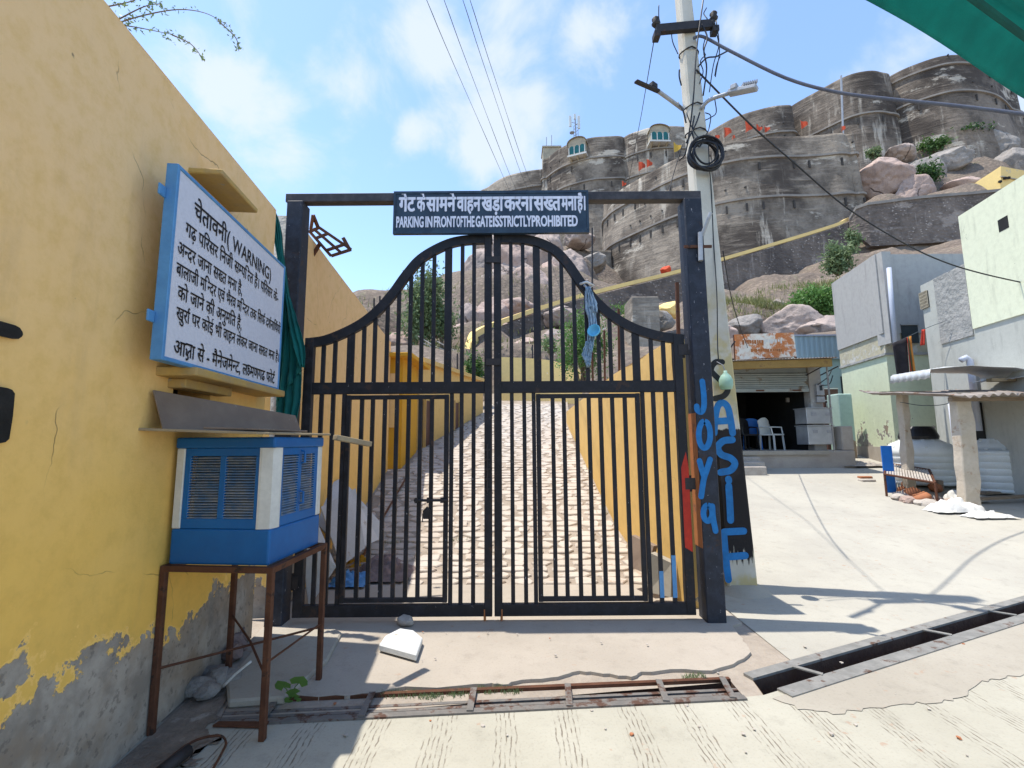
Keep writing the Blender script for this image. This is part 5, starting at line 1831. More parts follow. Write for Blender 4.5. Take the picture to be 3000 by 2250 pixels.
# inside: chairs and table
def chair(px, y, mat, label, rz=0., leg=M['plas_k']):
    c = np.array((Y(px, 1300, y)[0], y, fl))
    t = thing('plastic_chair', label, 'chair', c)
    t.rotation_euler = (0, 0, rz)
    def loc(mb, name, m):
        o = link(name, mb.mesh(name, m), t)
        return o
    loc(MB().box(-.23, .23, -.22, .22, .40, .44), 'seat', mat)
    m = MB()
    m.grid([[(x, .20 + .10 * (z - .42) - .05 * math.cos(x * 5), z - .10 * (x / .25) ** 2 * (z > .8)) for x in np.linspace(-.24, .24, 9)] for z in np.linspace(.44, .90, 6)])
    o = loc(m, 'backrest', mat)
    md = o.modifiers.new('solid', 'SOLIDIFY')
    md.thickness = .02
    for sx_ in (-.2, .2):
        for sy_ in (-.19, .19):
            loc(MB().beam((sx_ * 1.1, sy_ * 1.1, 0), (sx_, sy_, .4), .035), 'leg', leg if mat is M['plas_k'] else mat)
        loc(MB().tube([(sx_ * 1.15, -.18, .42), (sx_ * 1.2, -.15, .62), (sx_ * 1.15, .2, .64)], .02, 6), 'armrest', mat)
    return t


chair(2262, YS + .75, M['plas_w'], 'white and blue moulded chair inside the shop doorway', .5)
chair(2205, YS + 1.2, M['plas_b'], 'blue plastic chair deep in the shop beside the table', -.4)
chair(2188, YS + .9, M['plas_k'], 'black chair silhouetted in the dark shop', .2)
tb = thing('shop_table', 'pale topped table against the dark shop wall', 'table', (Y(2195, 1300, YS + 2)[0], YS + 2, fl))
xt = Y(2190, 1300, YS + 2)[0]
MB().box(xt - .45, xt + .5, YS + 1.8, YS + 2.4, fl + .72, fl + .76).build('top', M['plas_w'], tb)
for dx in (-.4, .45):
    for dy in (1.85, 2.35):
        MB().beam((xt + dx, YS + dy, fl), (xt + dx, YS + dy, fl + .72), .04).build('leg', M['iron'], tb)
MB().box(Y(2160, 1240, YS + 3.3)[0], Y(2222, 1240, YS + 3.3)[0], YS + 3.32, YS + 3.38, Y(2190, 1262, YS + 3.3)[2], Y(2190, 1232, YS + 3.3)[2]).build('bright_window_panel', M['plas_w'], shop)  # white panel stands in for a bright window at the back of the room
for i, (u, v, w, h) in enumerate(((2320, 1170, 10, 30), (2340, 1185, 14, 40), (2352, 1175, 8, 26), (2305, 1165, 8, 14))):
    p = Y(u, v, YS + .9)
    m = MB().box(p[0], p[0] + w / 110, YS + .9, YS + .96, p[2] - h / 110, p[2])
    tag(m.build('hanging_packet', M['shopwall'] if i % 2 else M['ply']), ('small dim packet strip hung inside the shop, ' + ('widest of them', 'longest of them', 'narrow one by the pier', 'shortest of them')[i]), 'packet')
# aluminium cabinets in the doorway
for (v0, v1, lb) in ((1243, 1196, 'upper dented aluminium cabinet stacked at the shop doorway'), (1304, 1247, 'lower aluminium cabinet standing at the shop doorway')):
    x0, x1 = sx(2364, y=YS - .1), sx(2440, y=YS - .1)
    z0, z1 = sz(v0, y=YS - .1), sz(v1, y=YS - .1)
    t = thing('aluminium_cabinet', lb, 'cabinet', (x0, YS - .1, z0))
    MB().box(x0, x1, YS - .12, YS + .38, z0 + .01, z1 - .015).build('body', M['chrome'], t, bevel=.012, segs=2)
    MB().box(x0 - .02, x1 + .02, YS - .14, YS + .40, z1 - .014, z1 + .01).build('rim', M['chrome'], t)
    for fx in (.2, .75):
        MB().box(x0 + (x1 - x0) * fx, x0 + (x1 - x0) * fx + .12, YS - .13, YS - .121, z1 - .2, z1 - .12).build('latch', M['steel_lt'], t)
MB().box(sx(2446), sx(2480), YS - .22, YS + .1, fl + .002, sz(1250)).build('parapet_stub', M['plinth'], shop, bevel=.02)
# steps at the left of the plinth
stp = thing('stone_steps', 'two worn stone steps up to the shop plinth beside the pole', 'steps', (sx(2190), YS - .6, zy(YS - .6)))
for i, (u1, v0, v1, yo) in enumerate(((2230, 1380, 1366, .95), (2226, 1368, 1352, .6), (2214, 1350, 1338, .3))):
    yq = YS - yo
    MB().box(sx(2120, y=yq), sx(u1, y=yq), yq - .12, YS - .27 - .001 * i, zy(yq) - .2, max(sz(v1, y=yq), zy(yq) + .05)).build('step', M['stone_s'], stp, bevel=.02, segs=2)
# building behind: sheet wall, teal house
yb2 = YS + 3.9
bh = thing('sheet_roof_house', 'pale teal house with a blue grey ribbed sheet wall behind the shop', 'house', (sx(2400), yb2, 1))
MB().box(Y(2330, 1100, yb2)[0], Y(2600, 1100, yb2)[0], yb2, yb2 + 3, .5, Y(2400, 1046, yb2)[2]).build('wall', M['teal_pl'], bh)
x0, x1 = Y(2322, 1000, yb2 - .1)[0], Y(2580, 1000, yb2 - .1)[0]
z0, z1 = Y(2400, 1052, yb2 - .1)[2], Y(2400, 985, yb2 - .1)[2]
m = MB()
xs_ = np.arange(x0, x1, .03)
m.grid([[(x, yb2 - .1 - .018 * (int((x - x0) / .09) % 2), z) for x in xs_] for z in (z0, z1)])
m.build('sheet_wall', M['teal_sheet'], bh, solid=.003, fix=False)
MB().box(x0 - .05, x1, yb2 - .16, yb2 + 2.5, z1, z1 + .05).build('roof_edge', M['pvc'], bh)
MB().box(Y(2466, 1150, yb2)[0], Y(2500, 1150, yb2)[0], yb2 - .02, yb2 + .0, Y(2466, 1165, yb2)[2], Y(2466, 1103, yb2)[2]).build('window', M['glass'], bh)
yd = YS + 1.6
dt = thing('brown_door', 'maroon panelled door standing open between the shop and the teal house', 'door', (Y(2436, 1200, yd)[0], yd, zy(yd)))
MB().box(Y(2416, 1200, yd)[0], Y(2460, 1200, yd)[0], yd, yd + .05, zy(yd), Y(2436, 1136, yd)[2]).build('leaf', M['brown'], dt)
for v in (1137, 1172, 1206, 1248):
    MB().box(Y(2416, 1200, yd)[0], Y(2460, 1200, yd)[0], yd - .02, yd - .001, Y(2436, v, yd)[2] - .03, Y(2436, v, yd)[2]).build('rail', M['white'], dt)
MB().box(Y(2422, 1200, yd)[0], Y(2432, 1200, yd)[0], yd - .012, yd - .001, Y(2436, 1192, yd)[2], Y(2436, 1180, yd)[2]).build('sticker', M['white'], dt)
yt = YS + 1.1
tp = thing('teal_pier', 'pale teal gate pier with a brown stain left of the green house', 'pier', (Y(2478, 1200, yt)[0], yt, zy(yt)))
MB().box(Y(2459, 1200, yt)[0], Y(2500, 1200, yt)[0], yt, yt + .5, zy(yt) - .1, Y(2478, 1153, yt)[2]).build('shaft', plaster('teal_pier_paint', (.33, .47, .42), (.42, .55, .50), peel=(.40, .22, 0), grey=(.30, .24, .18), zbase=.9), tp, bevel=.03, segs=2)

# ---------------------------------------------------------------- grey and green houses on the right
gh = thing('grey_house', 'two storey house with grey cement upper floor over a pale green lower wall', 'house', (10, 12, 1))
A_, B_ = np.array((Y(2457, 1000, 14.2)[0], 14.2)), np.array((Y(2592, 1000, 11.9)[0], 11.9))
zt1 = (Y(2455, 832, 14.2)[2] + Y(2578, 745, 11.9)[2]) / 2
zs1 = (Y(2475, 1078, 14)[2] + Y(2600, 1035, 12)[2]) / 2
zm1_ = zs1 + .55
dirAB = unit(np.append(A_ - B_, 0))
outn = np.array((-dirAB[1], dirAB[0], 0))
if outn[0] > 0: outn = -outn


def hblock(z0, z1, grow, mat, name, parent, x_far=16., back=4.5):
    a, b = np.append(A_, 0) + outn * grow, np.append(B_, 0) + outn * grow - dirAB * grow
    fr = np.array((x_far, b[1], 0))
    q = [b, fr, np.array((x_far, a[1] + .3, 0)), a]
    mb = MB()
    mb.prism([(p[0], p[1], z0) for p in q], (0, 0, z1 - z0))
    return mb.build(name, mat, parent)


hblock(-.2, zs1, 0, M['green_pl'], 'lower_wall', gh)
hblock(zs1, zm1_, .012, plain('bare_yellowish_render', (.47, .43, .30), (.40, .36, .27), 3, .92, .6, .02, 14, c3=(.5, .49, .45), f3=(.52, .62), s3=4), 'bare_band', gh)
hblock(zm1_, zt1, .05, M['grey_pl'], 'upper_wall', gh)
hblock(zs1 - .03, zs1 + .03, .05, M['rough_cem'], 'ledge', gh)
hblock(zy(13) - .2, zy(13) + .35, .03, M['plinth'], 'skirting', gh)
b3 = np.append(B_, 0)
MB().box(b3[0] - .02, b3[0] + .22, b3[1] - .22, b3[1] + .2, zm1_ - .3, zt1 + .002).build('corner_pilaster', M['grey_pl'], gh)
pp_ = [Y(2604, 785, 11.6), Y(2613, 900, 11.6), Y(2624, 1012, 11.6)]
MB().tube(pp_, .055, 10).build('drain_pipe', M['pvc'], gh, smooth=True)
yw_ = B_[1] - .055
wn = MB().box(Y(2642, 970, yw_)[0], Y(2690, 970, yw_)[0], yw_, yw_ + .03, Y(2660, 1005, yw_)[2], Y(2660, 952, yw_)[2]).build('window', M['glass'], gh)
MB().box(Y(2640, 970, yw_)[0], Y(2692, 970, yw_)[0], yw_ - .03, yw_ + .0, Y(2660, 953, yw_)[2], Y(2660, 949, yw_)[2]).build('window_head', M['rough_cem'], wn)

ph = thing('green_house', 'near house with pale green upper render over bare grey plaster above the tin shed', 'house', (9.5, 9, .5))


def hl(t):      # house front line, t in metres along
    return np.array((9.44 + .207 * t, 8.5 + t, 0))


ori = unit(hl(1) - hl(0))
onr = np.array((-ori[1], ori[0], 0))


def hb2(t0, t1, z0, z1, grow, mat, name, deep=4.):
    a, b = hl(t0) + onr * grow, hl(t1) + onr * grow
    q = [a, a + np.array((deep, 0, 0)), b + np.array((deep, 0, 0)), b]
    return MB().prism([(p[0], p[1], z0) for p in q], (0, 0, z1 - z0)).build(name, mat, ph)


def tz_(u, v):
    """pixel -> (t, z) on the house line"""
    d = D(u, v)
    k = ((hl(0) - np.array((0, 0, 0))) @ onr - CAM @ onr) / (d @ onr)
    p = CAM + d * k
    return (p - hl(0)) @ ori, p[2]


t_a, z_a = tz_(2812, 640)
zg = tz_(2850, 965)[1]
ztall = tz_(2900, 578)[1]
zlow = tz_(2760, 805)[1]
tend = tz_(2700, 850)[0]
hb2(-6, t_a, -.2, zg, 0, M['grey_pl2'], 'lower_wall')
hb2(-6, t_a - .02, zg, ztall, .03, M['green_pl2'], 'upper_wall')
hb2(t_a, tend, -.2, zlow, -.01, M['grey_pl2'], 'lower_wall')
tv, zv = tz_(2762, 850)
hb2(t_a + .01, tv + .2, tz_(2790, 1000)[1], zlow - .003, .015, M['rough_cem'], 'bare_patch', .1)
tt0, zt0_ = tz_(2728, 895)
vt = hb2(tt0 + .02, tt0 + .28, zt0_, tz_(2718, 850)[1], .012, M['dark'], 'vent', .05)
for k in range(7):
    a = hl(tt0 + .02 + .26 * k / 6) + onr * .02
    zlo, zhi = zt0_, tz_(2718, 850)[1]
    MB().beam((a[0], a[1], zlo), (a[0], a[1], zhi), .014).build('lattice_bar', M['cream'], vt)
for k in range(6):
    zq = zlo + (zhi - zlo) * k / 5
    a, b = hl(tt0 + .02) + onr * .021, hl(tt0 + .28) + onr * .021
    MB().beam((a[0], a[1], zq), (b[0], b[1], zq), .014).build('lattice_bar', M['cream'], vt)
tw, zw = tz_(2946, 655)
hb2(tw - .1, tw + .12, zw - .12, zw + .12, .034, M['dark'], 'vent', .03)
p1, p2 = tz_(2858, 1050), tz_(2886, 1262)
pa = hl(p1[0]) + onr * .09
MB().tube([(pa[0] - .14, pa[1] + .05, p1[1] - .02), (pa[0] - .05, pa[1] + .02, p1[1] + .03), (pa[0], pa[1], p1[1] - .03), (pa[0], pa[1], p2[1])], .06, 10).build('drain_pipe', M['pvc'], ph, smooth=True)
pt2 = tz_(2794, 1200)
pb2 = hl(pt2[0]) + onr * .05
MB().tube([(pb2[0], pb2[1], zy(10)), (pb2[0], pb2[1], 2.3)], .025, 8).build('conduit', M['pvc'], ph, smooth=True)
t0d, t1d = tz_(2880, 1200)[0], tz_(2845, 1200)[0]
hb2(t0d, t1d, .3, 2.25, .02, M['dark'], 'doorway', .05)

# laundry on a line
def cloth_px(name, px, y, mats, label, seed):
    t = thing(name, label, 'cloth', Y(*px[0], y))
    a, b, c, d = [Y(u, v, y) for u, v in px]
    n = len(mats)
    for i, m in enumerate(mats):
        rows = []
        for k in np.linspace(0, 1, 10):
            L0, R0 = a + (d - a) * k, b + (c - b) * k
            rows.append([L0 + (R0 - L0) * ((i + j) / n) + np.array((0, -.03 * math.sin((i + j) / n * 9 + seed) * (.4 + k), 0)) for j in np.linspace(0, 1, 7)])
        MB().grid(rows).build('stripe' if n > 1 else 'panel', M[m], t, smooth=True, solid=.006, fix=False)
    return t


yl = 10.6
cloth_px('black_blanket', [(2613, 1006), (2656, 988), (2668, 1115), (2626, 1118)], yl, ['clothk'], 'black blanket hanging on the line beside the house wall', 1)
cloth_px('striped_cloth', [(2656, 988), (2671, 984), (2684, 1090), (2667, 1098)], yl, ['stripe_r', 'stripe_g', 'stripe_o', 'stripe_o'], 'orange and red striped cloth hanging next to the black blanket', 2)
cloth_px('red_cloth', [(2700, 966), (2712, 964), (2712, 1010), (2698, 1012)], yl - .2, ['stripe_r'], 'small red cloth hung alone under the grey plaster wall', 3)
tag(MB().tube(spline([Y(2600, 1014, yl), Y(2656, 988, yl), Y(2712, 962, yl - .2), Y(2770, 940, yl - .6)], 4), .006, 5).build('clothes_line', M['wire']), 'thin clothes line carrying the blanket and cloths', 'line')

# ---------------------------------------------------------------- tin shed
shed = thing('tin_shed', 'open tin roofed shed on rough stone pillars beside the houses', 'shed', GY(2850, 1492))


def pillar(top, bot, ytop, ybot, th):
    """top / bot: pixel pairs left-right at given distances"""
    (u0, v0), (u1, v1) = top
    (u2, v2), (u3, v3) = bot
    a, b, c, d = Y(u2, v2, ybot), Y(u3, v3, ybot), Y(u1, v1, ytop), Y(u0, v0, ytop)
    mb = MB()
    n = 9
    rows = []
    r_ = random.Random(int(u0))
    for k in np.linspace(0, 1, n):
        l, r = a + (d - a) * k, b + (c - b) * k
        j = lambda: r_.uniform(-.018, .018)
        y0, y1 = l[1] - th / 2, l[1] + th / 2
        rows.append([(l[0] + j(), y0 + j(), l[2]), (r[0] + j(), y0 + j(), r[2]), (r[0] + j(), y1, r[2]), (l[0] + j(), y1, l[2])])
    for i in range(n - 1):
        mb.add(rows[i] + rows[i + 1], [(q, (q + 1) % 4, 4 + (q + 1) % 4, 4 + q) for q in range(4)])
    mb.add(rows[-1], [(0, 1, 2, 3)])
    mb.add(rows[0], [(0, 1, 2, 3)])
    return mb.build('pillar', M['stone_pil'], shed, bevel=.012)


P1 = GY(2846, 1494)
pillar([(2790, 1150), (2834, 1150)], [(2820, 1500), (2868, 1500)], P1[1], P1[1], .16)
P2y = 9.5
pillar([(2632, 1150), (2654, 1150)], [(2652, 1432), (2676, 1432)], P2y, P2y, .15)
yF, yB = P1[1] - .45, 10.0
xL0 = Y(2505, 1150, yB)[0]
zF, zBk = Y(2800, 1158, yF)[2], Y(2520, 1150, yB)[2]
rows = []
for y in np.linspace(yF, yB, 8):
    f = (y - yF) / (yB - yF)
    row = []
    for x in np.arange(xL0 + .05, 11.6, .02):
        row.append((x + .04 * math.sin(y * 9), y, zF + (zBk - zF) * f + .026 * math.sin(2 * math.pi * x / .16) + .07 * mnoise.noise(Vector((x * 1.4, y * 1.4, 0)))))
    rows.append(row)
MB().grid(rows).build('roof_sheet', M['tin_d'], shed, smooth=True, solid=.004, fix=False)
for y, z in ((yF + .35, zF - .03), (P2y, zBk - .06)):
    MB().beam((xL0 + .15, y, z - .01), (11.5, y, z), .08, .07).build('roof_beam', M['wood'], shed)
rows = []
for k, (dx, dz) in enumerate([(0, .06), (.03, .22), (.35, .27), (.8, .28), (1.2, .27), (1.6, .25), (1.82, .20), (1.85, .10), (1.6, .055)]):
    rows.append([(Y(2648, 1110, 8.9)[0] + dx + .05 * j, 8.35 + j * .95, zBk + .03 + dz + .012 * math.sin(k * 2.5 + j * 40) + .02 * j) for j in np.linspace(0, 1, 40)])
tag(MB().grid(rows).build('curled_sheet', M['tin'], smooth=True, solid=.004, fix=False), 'bright curled corrugated sheet lying on the shed roof', 'metal sheet')
tag(MB().beam((Y(2900, 1130, 8.6)[0], 8.6, zBk + .08), (11.4, 8.7, zBk + .1), .10, .06).build('roof_plank', M['ply2']), 'weathered plank lying on the shed roof beyond the curled sheet', 'plank')
tag(MB().tube(spline([Y(2636, 1178, 9.3), Y(2700, 1188, 9), Y(2760, 1186, 8.6), Y(2795, 1175, 8.3)], 5), .007, 5).build('shed_wire', M['wire']), 'thin wire strung between the two shed pillars', 'wire')

# water tanks
def tank(px, y, vtop, r, label, lid):
    g = zy(y)
    c = np.array((Y(px, 1350, y)[0], y, g))
    h = Y(px, vtop, y)[2] - g
    t = thing('water_tank', label, 'tank', c)
    prof = [(r * .97, 0), (r, .03)]
    z = .05
    while z < h * .70:
        prof += [(r, z), (r * .965, z + .012), (r * .965, z + .028), (r, z + .04), (r, z + .12)]
        z += .13
    prof += [(r * .97, h * .78), (r * .85, h * .88), (r * .62, h * .95), (r * .42, h), (r * .40, h + .02)]
    b = MB().lathe(c, prof, 36).build('body', M['plas_w'], t, smooth=True)
    for k in range(12):
        a = k * math.pi / 6
        MB().beam(c + np.array((r * .93 * math.cos(a), r * .93 * math.sin(a), h * .81)), c + np.array((r * .5 * math.cos(a), r * .5 * math.sin(a), h * .99)), .05, .03).build('rib', M['plas_w'], b)
    if lid:
        MB().lathe(c + np.array((0, 0, h - .01)), [(r * .56, 0), (r * .58, .06), (r * .48, .22), (r * .42, .27), (.05, .28)], 28).build('lid', M['plas_k'], t, smooth=False)
    return t


tank(2698, 10.1, 1285, .60, 'white ribbed water tank with a black lid in the shed shade', True)
tank(2918, 9.4, 1288, .50, 'white ribbed water tank without lid behind the stone pillar', False)
p0, p1 = GY(2592, 1425), GY(2622, 1425)
yq = 9.35
tag(MB().box(Y(2591, 1400, yq)[0], Y(2622, 1400, yq)[0], yq, yq + .02, zy(yq), Y(2600, 1306, yq)[2]).build('blue_sheet', M['plas_b']), 'upright blue plastic sheet leaning beside the water tank', 'sheet')
pot = Y(2912, 1262, 9.9)
tag(MB().lathe((pot[0], 9.9, zy(9.9)), [(.28, 0), (.3, pot[2] - zy(9.9) - .25), (.36, pot[2] - zy(9.9) - .06), (.42, pot[2] - zy(9.9)), (.40, pot[2] - zy(9.9) - .02), (.1, pot[2] - zy(9.9) - .1)], 20).build('ochre_basin', M['yellow_path'], smooth=True), 'ochre cement basin on a stand against the house wall', 'basin')
# charpoy
ch = thing('iron_cot', 'iron framed cot with a woven bed standing over the clay pots', 'cot', GY(2600, 1455))
c1, c2 = GY(2598, 1454), GY(2748, 1486)
c3 = c2 + np.array((.95, 1.15, 0))
c4 = c1 + np.array((.95, 1.15, 0))
hc = .42
q = []
for p in (c1, c2, c3, c4):
    g = zy(p[1])
    MB().tube([(p[0], p[1], g), (p[0], p[1], g + hc)], .02, 8).build('leg', M['rust'], ch)
    q.append(np.array((p[0], p[1], g + hc)))
for i in range(4):
    MB().tube([q[i], q[(i + 1) % 4]], .02, 8).build('rail', M['rust'], ch)
for k in np.linspace(.06, .94, 16):
    MB().beam(q[0] + (q[1] - q[0]) * k, q[3] + (q[2] - q[3]) * k, .03, .006).build('webbing', M['stone_s'], ch)
rs = random.Random(21)
for i in range(34):
    f, g_ = rs.random(), rs.random()
    p = c1 + (c2 - c1) * f * 1.05 + (c4 - c1) * g_ * .5 + np.array((-.02, -.28, 0))
    s = rs.uniform(.07, .15)
    pebble('heap_stone', (p[0], p[1], zy(p[1]) + s * .3), (s * 1.3, s, s * .6), M['stone_s'] if i % 3 else M['rock2'], 'loose building stone in the heap under the iron cot', 'stone', 40 + i, 'stones under the cot')
for i, (u, v, r) in enumerate(((2648, 1448, .09), (2682, 1462, .14), (2712, 1478, .15), (2664, 1430, .1), (2735, 1442, .12), (2690, 1425, .1))):
    p = GY(u, v)
    o = tag(MB().lathe((0, 0, 0), [(r * .5, 0), (r * .95, r * .4), (r, r * .75), (r * .8, r * 1.1), (r * .62, r * 1.2), (r * .7, r * 1.32), (r * .55, r * 1.2)], 18).build('clay_pot', M['clay'], smooth=True),
            'round terracotta pot among the stones under the cot', 'pot', 'terracotta pots under the cot')
    o.location = (p[0], p[1], zy(p[1]) + .02)
    o.rotation_euler = (rs.uniform(-.7, .2), rs.uniform(-.5, .5), 0)
heap('sack', [(2748, 1488), (2838, 1488), (2760, 1508), (2830, 1508)], 8, M['sack'], 'white cement sack slumped beside the stone pillar', 'sack', .24, 81, zy, .32)
heap('sack', [(2800, 1462), (2850, 1462), (2800, 1478), (2850, 1478)], 8, M['sack'], 'smaller white sack behind the slumped one at the pillar', 'sack', .30, 86, zy, .3)
heap('sack', [(2845, 1512), (2935, 1508), (2850, 1520), (2930, 1518)], 8, M['sack'], 'flattened cream sack lying in front of the shed', 'sack', .09, 88, zy, .4)
for i, (u, v, w, d_, h, m, lb) in enumerate(((2925, 1440, .5, .3, .22, 'plinth', 'squared cement block lying in the shed'), (2980, 1425, .7, .4, .3, 'ply', 'dark crate at the back of the shed'), (2760, 1440, .12, .1, .22, 'wood', 'upright wooden block behind the cot'),
                                             (2540, 1402, .28, .12, .05, 'clay', 'brick red slab lying left of the cot'), (2548, 1412, .3, .16, .05, 'stone_s', 'grey flat stone under the brick red slab'))):
    p = GY(u, v)
    tag(MB().box(p[0] - w / 2, p[0] + w / 2, p[1], p[1] + d_, zy(p[1]) - .02, zy(p[1]) + h).build('block', M[m], bevel=.012), lb, 'block')
p = GY(2900, 1420)
tb2 = thing('low_table', 'dark iron table frame in the shed shade', 'table', p)
for dx in (0, .75):
    for dy in (0, .45):
        MB().beam((p[0] - .25 + dx, p[1] + dy, zy(p[1] + dy)), (p[0] - .25 + dx, p[1] + dy, zy(p[1]) + .72), .03).build('leg', M['iron'], tb2)
MB().box(p[0] - .28, p[0] + .53, p[1] - .03, p[1] + .48, zy(p[1]) + .72, zy(p[1]) + .745).build('top', M['iron'], tb2)
for i, (u, v, u2, v2) in enumerate(((2880, 1452, 3010, 1448), (2870, 1478, 3020, 1470), (2925, 1398, 3010, 1430))):
    a, b = GY(u, v), GY(u2, v2)
    tag(MB().beam(a + np.array((0, 0, .05 + .05 * i)), b + np.array((0, 0, .05 + .05 * i)), .12, .05).build('timber', M['wood']), ('old grey timber on the shed floor behind the pillar', 'front timber edging the shed floor', 'slanting timber resting on the crate')[i], 'timber')
heap('rag_heap', [(2900, 1335), (3010, 1335), (2900, 1390), (3010, 1390)], 8, M['hairy'], 'dark junk heap filling the back of the shed', 'junk', .55, 9, zy)
heap('rag_heap', [(2770, 1400), (2830, 1400), (2770, 1430), (2830, 1430)], 8, M['clothk'], 'black bundle between the tank and the stone pillar', 'bundle', .65, 12, zy)
heap('rag_heap', [(2480, 1372), (2560, 1372), (2480, 1358), (2560, 1358)], 8, M['plinth'], 'low cement mound on the yard near the shop plinth', 'mound', .12, 14, zy)

# ---------------------------------------------------------------- the fort on the hill
fort = thing('hill_fort', 'massive dark stone fort of curved bastions crowning the rocky hill', 'fort', (20, 70, 25))
LOOP = MB().box(-.11, .11, -.12, .12, -.5, .5).mesh('loophole', M['slit'])
PIP = MB().box(-.10, .10, -.10, .10, -.10, .10).mesh('gun_port', M['slit'])


def bastion(px, ztop, zbot, mat, batter=.055, courses=(), wrapL=None, wrapR=None, thick=2.5, hole_every=2.5, name='bastion', ports=True):
    pl = [np.array(Z(u, v, ztop)[:2]) for u, v in px]
    if wrapL is not None: pl = [pl[0] + np.array(wrapL)] + pl
    if wrapR is not None: pl = pl + [pl[-1] + np.array(wrapR)]
    pl = spline(pl, 9)
    n = len(pl)
    nr = []
    for i in range(n):
        t = unit(pl[min(i + 1, n - 1)] - pl[max(i - 1, 0)])
        nr.append(np.array((t[1], -t[0])))
    zs = [ztop] + list(np.linspace(ztop - .35, zbot, 16))
    rows = []
    rows.append([(*(pl[i] - nr[i] * thick), ztop - .1) for i in range(n)])
    rows.append([(*(pl[i] - nr[i] * .5), ztop + .25) for i in range(n)])
    for z in zs:
        rows.append([(*(pl[i] + nr[i] * batter * (ztop - z) + nr[i] * .12 * mnoise.noise(Vector((pl[i][0] * .25, pl[i][1] * .25, z * .3)))), z) for i in range(n)])
    b = MB().grid(rows).build(name, mat, fort, smooth=True, fix=False)
    L = np.concatenate([[0], np.cumsum([np.linalg.norm(pl[i + 1] - pl[i]) for i in range(n - 1)])])
    def at_len(l):
        i = min(n - 2, max(0, int(np.searchsorted(L, l) - 1)))
        f = (l - L[i]) / max(1e-6, L[i + 1] - L[i])
        return pl[i] + (pl[i + 1] - pl[i]) * f, unit(nr[i] + (nr[i + 1] - nr[i]) * f)
    for dz in courses:
        z = ztop - dz
        ring = []
        for i in range(n):
            o0 = batter * dz
            ring.append([(*(pl[i] + nr[i] * (o0 - .15)), z - .2), (*(pl[i] + nr[i] * (o0 + .24)), z - .14), (*(pl[i] + nr[i] * (o0 + .24)), z + .12), (*(pl[i] + nr[i] * (o0 - .15)), z + .2)])
        m = MB()
        for i in range(n - 1):
            m.add(ring[i] + ring[i + 1], [(k, k + 1, 5 + k, 4 + k) for k in range(3)])
        m.build('string_course', M['course'], b, fix=True)
        l = rnd.uniform(.6, 1.4)
        while l < L[-1] - .6:
            p, q = at_len(l)
            zz = z - 1.15
            pos = p + q * (batter * (dz + 1.15) + .02)
            if rnd.random() < .8: link('loophole', LOOP, b, (pos[0], pos[1], zz), (0, 0, math.atan2(q[1], q[0]) + math.pi / 2))
            if ports and rnd.random() < .22:
                pos = p + q * (batter * max(0, dz - 1.6) + .02)
                link('gun_port', PIP, b, (pos[0], pos[1], z + 1.6), (0, R(45), math.atan2(q[1], q[0]) + math.pi / 2))
            l += hole_every * rnd.uniform(.85, 1.15)
    return b


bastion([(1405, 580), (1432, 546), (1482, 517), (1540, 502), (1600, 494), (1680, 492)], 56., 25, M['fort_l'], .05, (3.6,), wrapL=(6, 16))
bF2 = bastion([(1592, 482), (1606, 462), (1650, 430), (1720, 406), (1780, 399), (1828, 403)], 57.5, 22, M['fort'], .05, (4.2, 8.6), wrapL=(5, 14), wrapR=(1.5, 4))
bF3 = bastion([(1826, 404), (1880, 380), (1930, 370), (2000, 371), (2060, 384), (2090, 398)], 57.5, 22, M['fort'], .05, (4.4, 8.8), wrapL=(-1, 5), wrapR=(1, 5))
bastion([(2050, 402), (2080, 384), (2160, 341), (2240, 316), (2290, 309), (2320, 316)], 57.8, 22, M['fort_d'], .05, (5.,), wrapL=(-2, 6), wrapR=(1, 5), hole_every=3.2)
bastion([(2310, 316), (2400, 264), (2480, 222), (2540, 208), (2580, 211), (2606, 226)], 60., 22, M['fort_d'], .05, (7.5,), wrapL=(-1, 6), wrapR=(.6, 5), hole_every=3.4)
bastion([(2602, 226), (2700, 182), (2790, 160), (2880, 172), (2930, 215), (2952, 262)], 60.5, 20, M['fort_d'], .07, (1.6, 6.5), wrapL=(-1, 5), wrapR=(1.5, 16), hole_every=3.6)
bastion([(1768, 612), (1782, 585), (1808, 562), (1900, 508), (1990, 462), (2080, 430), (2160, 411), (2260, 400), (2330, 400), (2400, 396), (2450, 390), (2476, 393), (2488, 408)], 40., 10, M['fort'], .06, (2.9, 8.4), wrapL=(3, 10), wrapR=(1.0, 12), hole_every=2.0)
bastion([(1670, 752), (1700, 742), (1740, 735), (1790, 735)], 30.5, 10, M['fort_l'], .05, (3.,), wrapL=(3, 8), hole_every=9, name='low_bastion')


